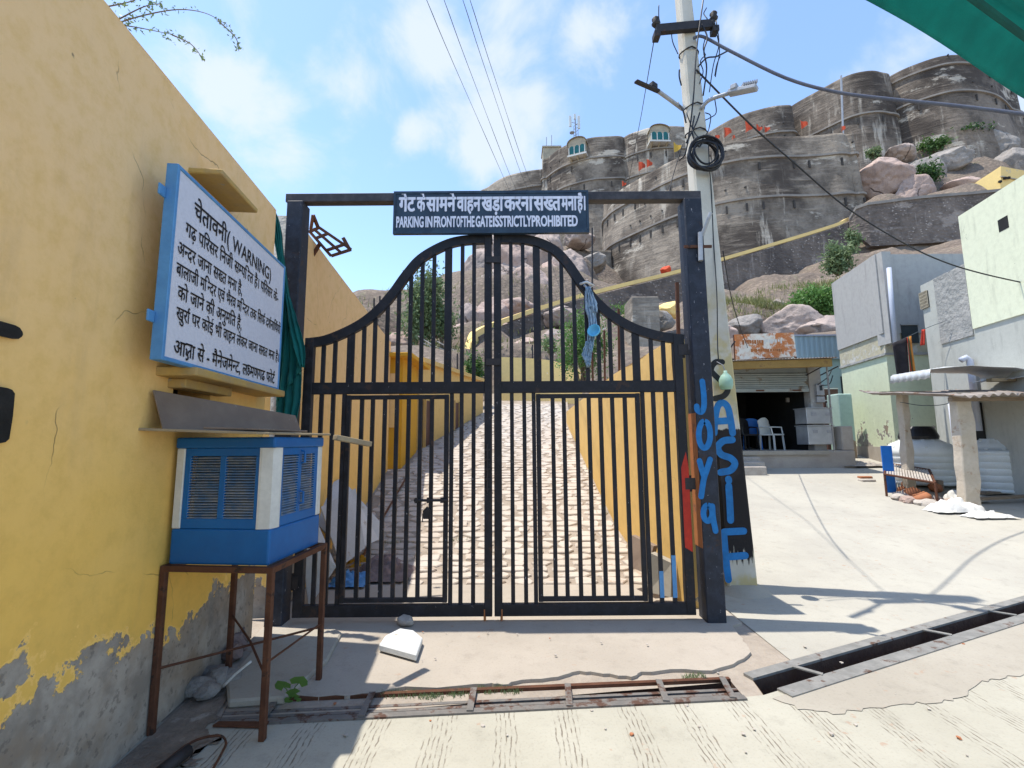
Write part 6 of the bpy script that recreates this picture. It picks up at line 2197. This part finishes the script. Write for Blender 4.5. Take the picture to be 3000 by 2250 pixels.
def jharokha(u, v, y, w, h, rz):
    c = Y(u, v, y)
    g = link('oriel_window', MB().box(-w / 2, w / 2, -.5, .9, -h * .32, h * .25).mesh('oriel_window', M['cream']), fort, c, (0, 0, rz))
    ORG[g] = np.zeros(3)
    def sub(mb, nm, m, smooth=False):
        o = bpy.data.objects.new(nm, mb.mesh(nm, m, smooth))
        COL.objects.link(o)
        o.parent = g
    for k in (-1, 0, 1):
        ww = w * .26
        p = [(k * w * .31 - ww / 2, -.52, -h * .20), (k * w * .31 + ww / 2, -.52, -h * .20)]
        arc = [(k * w * .31 + ww / 2 * math.cos(a), -.52, h * .06 + ww * .55 * math.sin(a)) for a in np.linspace(0, math.pi, 9)]
        sub(MB().prism(p + arc, (0, .03, 0)), 'window', M['shutgreen'])
    for k in (-1.5, -.5, .5, 1.5):
        sub(MB().beam((k * w * .31, -.6, -h * .24), (k * w * .31, -.6, h * .08), .14), 'colonnette', M['white'])
    hood = [[(w * .58 * math.cos(a), yy, h * .24 + h * .28 * math.sin(a)) for a in np.linspace(0, math.pi, 13)] for yy in (-.85, .9)]
    sub(MB().grid(hood), 'hood', M['cream'], True)
    sub(MB().prism([(w * .55 * math.cos(a), -.5, h * .24 + h * .26 * math.sin(a)) for a in np.linspace(0, math.pi, 13)], (0, 1.2, 0)), 'gable', M['cream'])
    sub(MB().box(-w * .56, w * .56, -.75, .9, -h * .33, -h * .26), 'sill', M['white'])
    for k in (-.4, 0, .4):
        sub(MB().prism([(k * w - .12, -.6, -h * .33), (k * w - .12, .9, -h * .33), (k * w - .12, .9, -h * .48)], (.24, 0, 0)), 'bracket', M['cream'])


jharokha(1692, 440, Z(1692, 413, 57.5)[1] - .75, 3.2, 4.3, R(-22))
jharokha(1930, 402, Z(1930, 370, 57.5)[1] - .75, 3.3, 3.9, R(2))
# roof hut and antenna mast
hut = thing('rooftop_hut', 'plain cream hut rising behind the left bastion of the fort', 'hut', Y(1617, 480, 97))
a, b = Y(1592, 500, 97), Y(1642, 432, 97)
MB().box(a[0], b[0], 97, 101, a[2] - 4, b[2]).build('wall', M['cream'], hut)
MB().box(a[0] - .2, b[0] + .2, 96.8, 101.2, b[2], b[2] + .35).build('parapet', M['cream'], hut)
for u, v in ((1616, 396), (1601, 402)):
    MB().beam(Y(u, 432, 98), Y(u, v, 98), .14).build('rod', M['steel_lt'], hut)
ya = 92
am = thing('antenna_mast', 'mobile phone antenna mast with three white panels on the fort', 'antenna', Y(1688, 408, ya))
b0_ = Y(1688, 412, ya)
b1_ = Y(1684, 334, ya)
MB().beam(b0_, b1_, .22).build('mast', M['steel_lt'], am)
for k in range(5):
    z = b0_[2] + (b1_[2] - b0_[2]) * (.1 + .12 * k)
    MB().beam((b0_[0] - .5, ya, z - .3), (b0_[0] + .5, ya, z + .3), .08).build('lattice', M['steel_lt'], am)
for du in (-1, 1):
    MB().beam((b0_[0] + du * .5, ya, b0_[2] - .5), (b0_[0] + du * .45, ya, b0_[2] + 3.2), .1).build('mast_leg', M['steel_lt'], am)
for u, v0, v1, w in ((1671, 340, 372, .55), (1684, 335, 350, .5), (1696, 340, 378, .55)):
    p, q = Y(u, v1, ya - .6), Y(u, v0, ya - .6)
    MB().box(p[0] - w / 2, p[0] + w / 2, ya - .8, ya - .5, p[2], q[2]).build('panel_antenna', M['plas_w'], am, bevel=.05)
    MB().beam((p[0], ya - .5, (p[2] + q[2]) / 2), (b0_[0], ya, (p[2] + q[2]) / 2), .08).build('arm', M['steel_lt'], am)
p = Y(1676, 392, ya - .5)
MB().lathe((p[0], ya - .5, p[2]), [(.1, 0), (.5, .15), (.55, .3), (.1, .35)], 14).build('dish', M['steel_lt'], am)
# flags
for i, (u, v, y, s, m) in enumerate([(2098, 418, 66, 1, 'flag'), (2126, 412, 62, 1.5, 'flag'), (2150, 412, 62, .6, 'flag'), (2188, 400, 61, 1.6, 'flag'), (2220, 396, 61, 1.1, 'flag'), (2243, 396, 61, 1., 'flag'), (2350, 388, 60, 1.3, 'flag'),
                                     (2470, 390, 60, .8, 'flag'), (1874, 510, 68, 1.5, 'flag'), (1897, 500, 67, 1.3, 'flag'), (1825, 552, 71, .9, 'flag'), (1977, 458, 64, 1.5, 'flag_y')]):
    p = Y(u, v + 8, y)
    lb = 'small yellow pennant on the fort wall' if m == 'flag_y' else 'small saffron pennant standing on the lower fort parapet'
    t = thing('pennant', lb, 'flag', p, None if m == 'flag_y' else 'saffron pennants on the fort')
    H_ = 1.5 * s
    MB().tube([p, p + np.array((-.1, 0, H_ + .5))], .04, 5).build('staff', M['wood'], t)
    a = p + np.array((-.1, 0, H_ + .4))
    m_ = MB()
    m_.grid([[a + np.array((k * .75 * s, .15 * math.sin(k * 6 + i), -j * (1 - k * .75) * H_ * .75 - k * .35 * s)) for k in np.linspace(0, 1, 7)] for j in (0, .5, 1)])
    m_.build('cloth', M[m], t, smooth=True, fix=False)
tag(MB().tube([Y(2470, 395, 62), Y(2464, 222, 62)], .13, 6).build('flag_mast', M['steel_lt']), 'tall bare mast rising before the right bastions', 'mast')
# yellow hut on the upper slope
yh = 50
hp = thing('yellow_hillside_hut', 'small yellow flat roofed hut among boulders below the right bastions', 'hut', Y(2900, 560, yh))
q = [Y(2812, 566, yh), Y(2932, 562, yh - 2), Y(2932, 487, yh - 2), Y(2900, 507, yh - 1.2)]
MB().add([q[0], q[1], q[2]], [(0, 1, 2)]).build('side_wall', M['yellow_hill'], hp, solid=.1)
q2 = [Y(2932, 570, yh - 2), Y(3060, 570, yh - 1), Y(3060, 510, yh - 1), Y(2932, 487, yh - 2)]
MB().prism(q2, (.4, 3, 0)).build('front_wall', M['yellow_hill'], hp)
MB().beam(Y(2932, 517, yh - 2.1), Y(3060, 540, yh - 1.1), .12).build('string_course', M['cream'], hp)
for u, v in ((2945, 522), (2955, 521), (2930, 532)):
    p = Y(u, v, yh - 2.1)
    MB().box(p[0] - .12, p[0] + .12, p[1] - .1, p[1] + .1, p[2] - .12, p[2] + .12).build('loophole', M['dark'], hp)

# ---------------------------------------------------------------- boulders
BM = []
for k in range(6):
    bm = bmesh.new()
    bmesh.ops.create_icosphere(bm, subdivisions=5, radius=1)
    off = Vector((k * 5.1, k * 2.3, k * 7.7))
    r_ = random.Random(100 + k)
    planes = [(Vector((r_.uniform(-1, 1), r_.uniform(-1, 1), r_.uniform(-.6, 1))).normalized(), r_.uniform(.58, .85)) for _ in range(7)]
    for v in bm.verts:
        d = v.co.normalized()
        rad = 1 + .22 * mnoise.noise(d * 1.1 + off)
        for n_, h_ in planes:
            c = d.dot(n_)
            if c > .05:
                rad = min(rad, h_ / c + .03)
        rad += .05 * mnoise.fractal(d * 3.2 + off, .9, 2.1, 5)
        ck = abs(mnoise.noise(d * 1.6 + off * 2))
        if ck < .035: rad -= (.035 - ck) * 1.4
        v.co = d * rad
    me = bpy.data.meshes.new('boulder')
    bm.to_mesh(me)
    bm.free()
    me.polygons.foreach_set('use_smooth', [True] * len(me.polygons))
    BM.append(me)


def boulder(u, v, w, h, y, mat, label, seed, group=None, rot=None, name='boulder'):
    c = Y(u, v, y)
    key = (seed % 6, mat)
    me = BM[seed % 6].copy()
    me.materials.clear()
    me.materials.append(M[mat])
    s = y / FPX / 2 * 1.12
    o = link(name, me, None, c + np.array((0, w * s * .35, 0)), rot or (0, 0, seed * 1.7), (w * s, w * s * .8, h * s))
    if rot is None:
        q = seed * 1.7
        o.scale = (w * s * (abs(math.cos(q)) + .8 * abs(math.sin(q))) / 1.15, w * s * .85, h * s)
    return tag(o, label, 'boulder', group)


BL = [(1500, 770, 150, 150, 50, 'rock2'), (1600, 745, 180, 140, 58, 'rock'), (1560, 850, 200, 130, 46, 'rock2'), (1660, 800, 150, 150, 54, 'rock'), (1450, 840, 120, 150, 47, 'rock'), (1735, 765, 90, 60, 60, 'rock3'), (1700, 690, 90, 60, 66, 'rock'),
      (1490, 905, 150, 70, 39, 'rock2'), (1700, 840, 90, 60, 47, 'rock2'), (1100, 940, 90, 60, 40, 'rock'), (1395, 880, 90, 120, 42, 'rock2'), (1415, 780, 110, 120, 57, 'rock'), (1150, 970, 100, 70, 34, 'rock2'), (1390, 1005, 70, 80, 31, 'rock'),
      (1345, 985, 90, 80, 33, 'rock2'), (1120, 1010, 90, 60, 29, 'rock'), (1550, 1010, 110, 60, 29, 'rock2'), (1630, 990, 80, 60, 30, 'rock'), (1480, 970, 90, 60, 33, 'rock2'), (1180, 920, 80, 60, 44, 'rock3'), (1360, 830, 90, 70, 56, 'rock3'), (1545, 690, 130, 90, 70, 'rock'), (1090, 905, 110, 50, 46, 'rock2'), (1210, 890, 90, 60, 48, 'rock'), (1440, 920, 110, 110, 37, 'rock2'), (1440, 730, 130, 90, 64, 'rock'), (1375, 930, 80, 90, 37, 'rock'),
      (1610, 810, 150, 120, 52, 'rock2'), (1530, 800, 120, 110, 49, 'rock'), (1470, 700, 90, 90, 66, 'rock3'), (1650, 925, 100, 60, 34, 'rock'), (1170, 1010, 110, 80, 28, 'rock2'), (1425, 990, 90, 90, 31.5, 'rock2'), (1590, 940, 120, 60, 35, 'rock2')]
for i, q in enumerate(BL):
    kd = {'rock2': 'pinkish granite boulder', 'rock': 'grey brown granite boulder', 'rock3': 'dark grey granite boulder'}[q[5]]
    boulder(*q, kd + ' on the slope below the left bastions, seen through the gate', i, kd + 's below the left bastions')
BR = [((2350, 950, 175, 115, 24, 'rock'), 'large split granite boulder right behind the rusty shop board', 2), ((2425, 965, 150, 100, 23, 'rock'), 'rounded boulder above the blue grey sheet wall', 4),
      ((2200, 955, 120, 70, 25, 'rock3'), 'dark grey boulder left of the rusty shop board', 1), ((2145, 940, 80, 60, 29, 'rock2'), 'pink boulder on the grassy slope beside the pole', 3), ((2280, 890, 50, 30, 30, 'rock'), 'small pale rock in the dry grass above the boulders', 0),
      ((2105, 985, 110, 80, 24, 'rock2'), 'pink rock low on the slope behind the pole', 5), ((1945, 940, 80, 60, 24, 'rock3'), 'grey boulder behind the path side wall', 2), ((1968, 905, 80, 45, 26, 'yellow_hill'), 'ochre painted boulder behind the right gate post', 1),
      ((2600, 515, 195, 120, 55, 'rock2'), 'huge smooth pink boulder under the right bastions', 0), ((2690, 555, 120, 110, 53, 'rock2'), 'slanting pink boulder beside the huge smooth one', 3), ((2648, 440, 85, 60, 63, 'rock'), 'pointed boulder at the bastion foot', 4),
      ((2780, 470, 120, 90, 60, 'rock3'), 'rounded grey boulder above the hillside bush', 5), ((2730, 520, 130, 140, 58, 'rock3'), 'pale lichen covered rock face between boulders', 1), ((2900, 440, 190, 110, 66, 'rock3'), 'broad grey rock shelf under the right bastion', 2),
      ((2990, 490, 150, 130, 60, 'rock3'), 'grey rock mass above the yellow hut', 0), ((2830, 545, 120, 80, 54, 'rock2'), 'brown rock left of the yellow hut', 4), ((2230, 900, 60, 30, 29, 'rock2'), 'low pink rubble lump in the dry grass', 5), ((2180, 905, 50, 28, 29, 'rock2'), 'lowest pink rubble lump near the pole', 2)]
for q, lb, sd in BR:
    boulder(*q, lb, sd, None, (0, R(-32), .4) if 'slanting' in lb else None)
boulder(1955, 790, 38, 24, 43, 'flag', 'rock painted bright saffron beside the ramp parapet', 1, None, None, 'painted_rock')

# ---------------------------------------------------------------- vegetation
def leaves(mb_v, mb_f, cen, rad, n, size, rng, clumps=14, spread=.36, flat=.0):
    cs = rng.normal(size=(clumps, 3))
    cs /= np.linalg.norm(cs, axis=1)[:, None]
    cs *= (rng.random((clumps, 1)) ** .45) * .82
    pick = rng.integers(0, clumps, n)
    p = cs[pick] + rng.normal(size=(n, 3)) * spread * rng.uniform(.5, 1., (clumps, 1))[pick]
    p = np.array(cen) + p * np.array(rad)
    a = rng.normal(size=(n, 3))
    a /= np.linalg.norm(a, axis=1)[:, None]
    b = np.cross(a, rng.normal(size=(n, 3)))
    b /= np.linalg.norm(b, axis=1)[:, None]
    s = size * rng.uniform(.55, 1.25, (n, 1))
    q = np.stack([p - a * s, p + b * s * .42, p + a * s, p - b * s * .42], 1).reshape(-1, 3)
    base = len(mb_v)
    mb_v.extend(q.tolist())
    mb_f.extend([(base + 4 * i, base + 4 * i + 1, base + 4 * i + 2, base + 4 * i + 3) for i in range(n)])
    return cs * np.array(rad) + np.array(cen)


def foliage(name, cen, rad, n, size, mat, parent, seed, clumps=14, spread=.36):
    v, f = [], []
    rng = np.random.default_rng(seed)
    cs = leaves(v, f, cen, rad, n, size, rng, clumps, spread)
    mb = MB()
    mb.v, mb.f = v, f
    o = mb.build(name, M[mat], parent, fix=False)
    return o, cs


def shrub(u, v, w, h, y, n, size, mat, label, cat='shrub', seed=1, name='shrub', petals=0, clumps=16, spread=.34, group=None):
    c = Y(u, v, y)
    k = y / FPX / 2
    rad = np.array((w * k, w * k * .8, h * k))
    base = c - np.array((0, 0, rad[2] * 1.05))
    t = thing(name, label, cat, base, group)
    o, cs = foliage('crown', c, rad, n, size, mat, t, seed, clumps, spread)
    m = MB()
    for q in cs[:9]:
        m.tube([base + np.array((rnd.uniform(-.1, .1) * rad[0], 0, 0)), base + (q - base) * .5 + np.array((0, 0, .15 * rad[2])), q], [.02 + .02 * rad[0], .015 + .01 * rad[0], .008], 5)
    m.build('trunk', M['bark'], t)
    if petals:
        foliage('blossom', c, rad * 1.03, petals, size * .7, 'petal', t, seed + 7, clumps, spread * 1.1)
    return t


# large tree left
tc0 = Y(1262, 905, 27)
bt0 = Y(1288, 1035, 27)
tree = thing('hillside_tree', 'tall leafy tree on the rocky slope, seen through the left gate leaf', 'tree', bt0)
m = MB()
tp_ = tc0 + np.array((.2, 0, .3))
m.tube(spline([bt0 - np.array((0, 0, .5)), bt0 + np.array((.1, 0, 1.)), tp_], 5), list(np.linspace(.16, .05, 11)), 8)
m.build('trunk', M['bark'], tree, smooth=True)
o, cs = foliage('crown', tc0, (1.75, 1.5, 2.35), 11000, .13, 'leaf_g', tree, 5, 34, .27)
m = MB()
for q in cs[:18]:
    m.tube(spline([bt0 + (tp_ - bt0) * rnd.uniform(.2, .8), (bt0 + tp_) / 2 * .4 + q * .6, q], 3), list(np.linspace(.05, .012, 7)), 5)
m.build('limbs', M['bark'], tree)
for i, (a, b) in enumerate((((1225, 985), (1330, 1035)), ((1240, 1005), (1350, 1045)), ((1280, 1000), (1400, 1050)))):
    tag(MB().tube(spline([Y(*a, 25.5), Y((a[0] + b[0]) / 2, (a[1] + b[1]) / 2 + 6, 25.5), Y(*b, 25.5)], 4), .035, 5).build('dead_branch', M['stone_s']), ('bleached dead branch fallen below the hillside tree', 'second bleached branch crossing the first', 'longest bleached branch reaching to the yellow wall')[i], 'branch')
shrub(2388, 886, 150, 100, 25.5, 9000, .10, 'leaf_b', 'dense round green bush above the boulders behind the shop', seed=3, name='bush', clumps=40, spread=.24)
shrub(1705, 1012, 180, 230, 15.2, 6000, .055, 'leaf_b', 'flowering shrub with white blossoms behind the path side wall', seed=8, petals=500, name='flowering_shrub', clumps=34, spread=.26)
shrub(1392, 1095, 80, 90, 20, 1600, .10, 'leaf', 'small green shrub where the path bends', seed=9)
shrub(1160, 1035, 30, 30, 24, 300, .10, 'leaf', 'tiny bush above the low rooms roof', seed=19)
shrub(2450, 755, 110, 110, 37, 2600, .17, 'leaf_g', 'grey green creeper bush spilling over the rubble slope', seed=10, clumps=20, spread=.3)
shrub(2500, 700, 50, 70, 40, 800, .16, 'leaf_g', 'small upper creeper beside the ramp head', seed=20)
shrub(2722, 505, 75, 85, 55, 1300, .24, 'leaf_d', 'dark bush rooted between the boulders near the yellow hut', seed=11)
shrub(2820, 402, 130, 26, 66, 1300, .26, 'leaf_d', 'long ivy growth trailing along the bastion foot', seed=12)
shrub(2735, 425, 90, 45, 65, 1200, .26, 'leaf', 'ivy clump at the lower end of the bastion foot', seed=13)
shrub(2560, 450, 40, 34, 64, 500, .26, 'leaf_g', 'grassy tuft beside the pointed boulder', seed=14)
shrub(2135, 462, 70, 40, 60, 700, .16, 'leaf_g', 'weed growing out of the lower fort wall by the cable coil', seed=15)
shrub(1610, 1010, 60, 60, 24, 500, .10, 'leaf_g', 'low bush above the cross wall', seed=17)
shrub(1560, 880, 60, 60, 44, 500, .18, 'leaf_g', 'faint green bush on the boulder slope', seed=18)
shrub(1850, 905, 120, 30, 30, 700, .10, 'leaf_b', 'strip of weeds on the ledge below the ramp', seed=21)


def blades(name, spots, n, hgt, mat, seed, wid=.012):
    rng = np.random.default_rng(seed)
    m = MB()
    for (c, rx, ry) in spots:
        for k in range(n):
            p = np.array(c) + np.array((rng.normal() * rx, rng.normal() * ry, 0))
            d = np.array((rng.normal() * .35, rng.normal() * .35, 1.)) * hgt * rng.uniform(.5, 1.2)
            s = np.array((rng.normal(), rng.normal(), 0))
            s = unit(s) * wid
            m.add([p - s, p + s, p + d * .6 + s * .6, p + d], [(0, 1, 2, 3)])
    return tag(m.build(name, M[mat], fix=False), kind='stuff')


sp = []
rng = np.random.default_rng(4)
for k in range(170):
    u, v = rng.uniform(2110, 2470), rng.uniform(850, 945)
    y = 27 + (945 - v) / 95 * 6
    p = Y(u, v, y)
    sp.append(((p[0], p[1], zh(p[0], p[1]) + .1), .35, .35))
tag(blades('dry_grass', sp, 26, .45, 'grass', 2, .022), 'dry yellow green grass on the slope below the ramp', 'grass')
sp = []
for k in range(150):
    u, v, y = rng.choice([0, 1, 2]), 0, 0
    x, y = rng.uniform(-14, 6), rng.uniform(24, 50)
    sp.append(((x, y, zh(x, y) + .1), .5, .5))
tag(blades('scrub_grass', sp, 16, .4, 'grass', 3, .03), 'thin scrub grass across the boulder slope', 'grass')
sp = []
for (u0, u1, v) in ((1110, 1230, 2035), (1310, 1370, 2030), (1400, 1520, 2022), (2005, 2075, 1982), (1240, 1300, 2040)):
    for u in np.arange(u0, u1, 7):
        p = Z(u, v + rng.uniform(-6, 8), 0)
        sp.append(((p[0], p[1], -.004), .012, .012))
tag(blades('drain_weeds', sp, 16, .028, 'leaf_g', 6, .0022), 'low weeds sprouting along the grated drain', 'weeds')
sp = [((p[0], p[1], zp(p[1])), .12, .1) for p in (onground(1175, 1440, zp), onground(1160, 1590, zp), onground(1790, 1500, zp), onground(1350, 1580, zp))]
tag(blades('path_weeds', sp, 40, .05, 'leaf_g', 7, .004), 'sparse weeds between the cobbles', 'weeds')
# broad leafed seedling by the drain
pb_ = Z(850, 2048, .02)
sd = thing('seedling', 'young broad leafed seedling growing at the end of the grated drain', 'plant', pb_)
for i, (u, v, s, an) in enumerate(((828, 2010, .055, .4), (878, 1998, .06, -.5), (862, 2032, .05, 1.4), (845, 2052, .03, 2.2), (872, 2050, .025, -1.2))):
    c = Y(u, v, pb_[1] - .03)
    MB().tube([pb_, (pb_ + c) / 2 + np.array((0, 0, .02)), c], .003, 5).build('stem', M['leaf_b'], sd)
    pts = [(0, -.2), (.55, -.75), (.95, -.2), (.7, .45), (0, 1.05), (-.7, .45), (-.95, -.2), (-.55, -.75)]
    ca, sa = math.cos(an), math.sin(an)
    m = MB()
    m.add([c] + [c + np.array(((x * ca - y * sa) * s, -.35 * s * (x * sa + y * ca) - .1 * abs(x) * s, (x * sa + y * ca) * s * .75 + .12 * abs(x) * s)) for x, y in pts], [(0, 1 + k, 1 + (k + 1) % 8) for k in range(8)])
    m.build('leaf', M['leaf_b'], sd, smooth=True, fix=False)
# branch over the wall top
br = thing('overhanging_branch', 'thin leafy branch reaching over the top of the yellow wall', 'branch', Y(340, 60, 3.2))
rng = np.random.default_rng(9)
for pts in ([(320, 75), (420, 45), (520, 28), (600, 38), (665, 72)], [(330, 70), (400, 80), (500, 100)], [(310, 20), (380, 5), (440, -20)], [(640, 62), (690, 110), (700, 150)], [(500, 100), (560, 130), (600, 180)], [(340, 60), (420, 20), (470, 10)]):
    path_ = spline([Y(u, v, 3.3) for u, v in pts], 6)
    tw = MB().tube(path_, list(np.linspace(.006, .002, len(path_))), 5).build('twig', M['bark'], br)
    v, f = [], []
    for p in path_:
        if rng.random() < .75 and p[0] < path_[0][0] + .55:
            leaves(v, f, p, (.03, .03, .03), 5, .018, rng, 3, .6)
        elif rng.random() < .4:
            leaves(v, f, p, (.02, .02, .02), 2, .012, rng, 2, .6)
    if v:
        m = MB()
        m.v, m.f = v, f
        m.build('leaves', M['leaf_g'], tw, fix=False)
# iron posts along the path side wall and behind the walls
for i, (u, v0, v1, lb) in enumerate(((1988, 1010, 828, 'rusty iron post on the path side wall nearest the gate'), (1814, 1098, 905, 'rusty iron post on the path side wall above the bowl'), (1772, 1128, 968, 'short brown iron post in front of the flowering shrub'),
                                     (1737, 1130, 1032, 'shortest iron post on the path side wall'))):
    d = D(u, v0)
    y = float(np.clip((2.52 - EYE) / (d[2] / d[1]), 4.4, 14))
    p = Y(u, v0, y)
    q = Y(u - (2 if i else 5), v1, y)
    tag(MB().beam(p - np.array((0, 0, .1)), q, .032).build('iron_post', M['rust']), lb, 'post')
for i, (u, v0, v1, y, lb) in enumerate(((1735, 1000, 668, 16, 'tall thin steel pole behind the path side wall'), (1113, 930, 868, 20, 'iron fence post above the lane wall'), (1096, 935, 874, 20, 'thinner fence post next to it above the lane wall'),
                                        (1340, 1110, 1036, 20, 'thin iron post on the cross wall'), (1371, 1120, 1055, 20, 'thin iron post by the small shrub'), (1560, 1050, 1010, 22, 'thin stake on the cross wall beyond the path'))):
    tag(MB().beam(Y(u, v0, y), Y(u, v1, y), .05 if y < 18 else .06).build('iron_post', M['iron']), lb, 'post')
cbk = [Y(1840, 960, 24), Y(1930, 960, 24)]
tag(MB().box(Y(1850, 900, 23)[0], Y(1932, 900, 23)[0], 23, 24.5, Y(1850, 1010, 23)[2] - 2, Y(1890, 868, 23)[2]).build('cement_tank', M['fort_l'], bevel=.05), 'square cement tank on the slope behind the path side wall', 'tank')
# haze over the hill
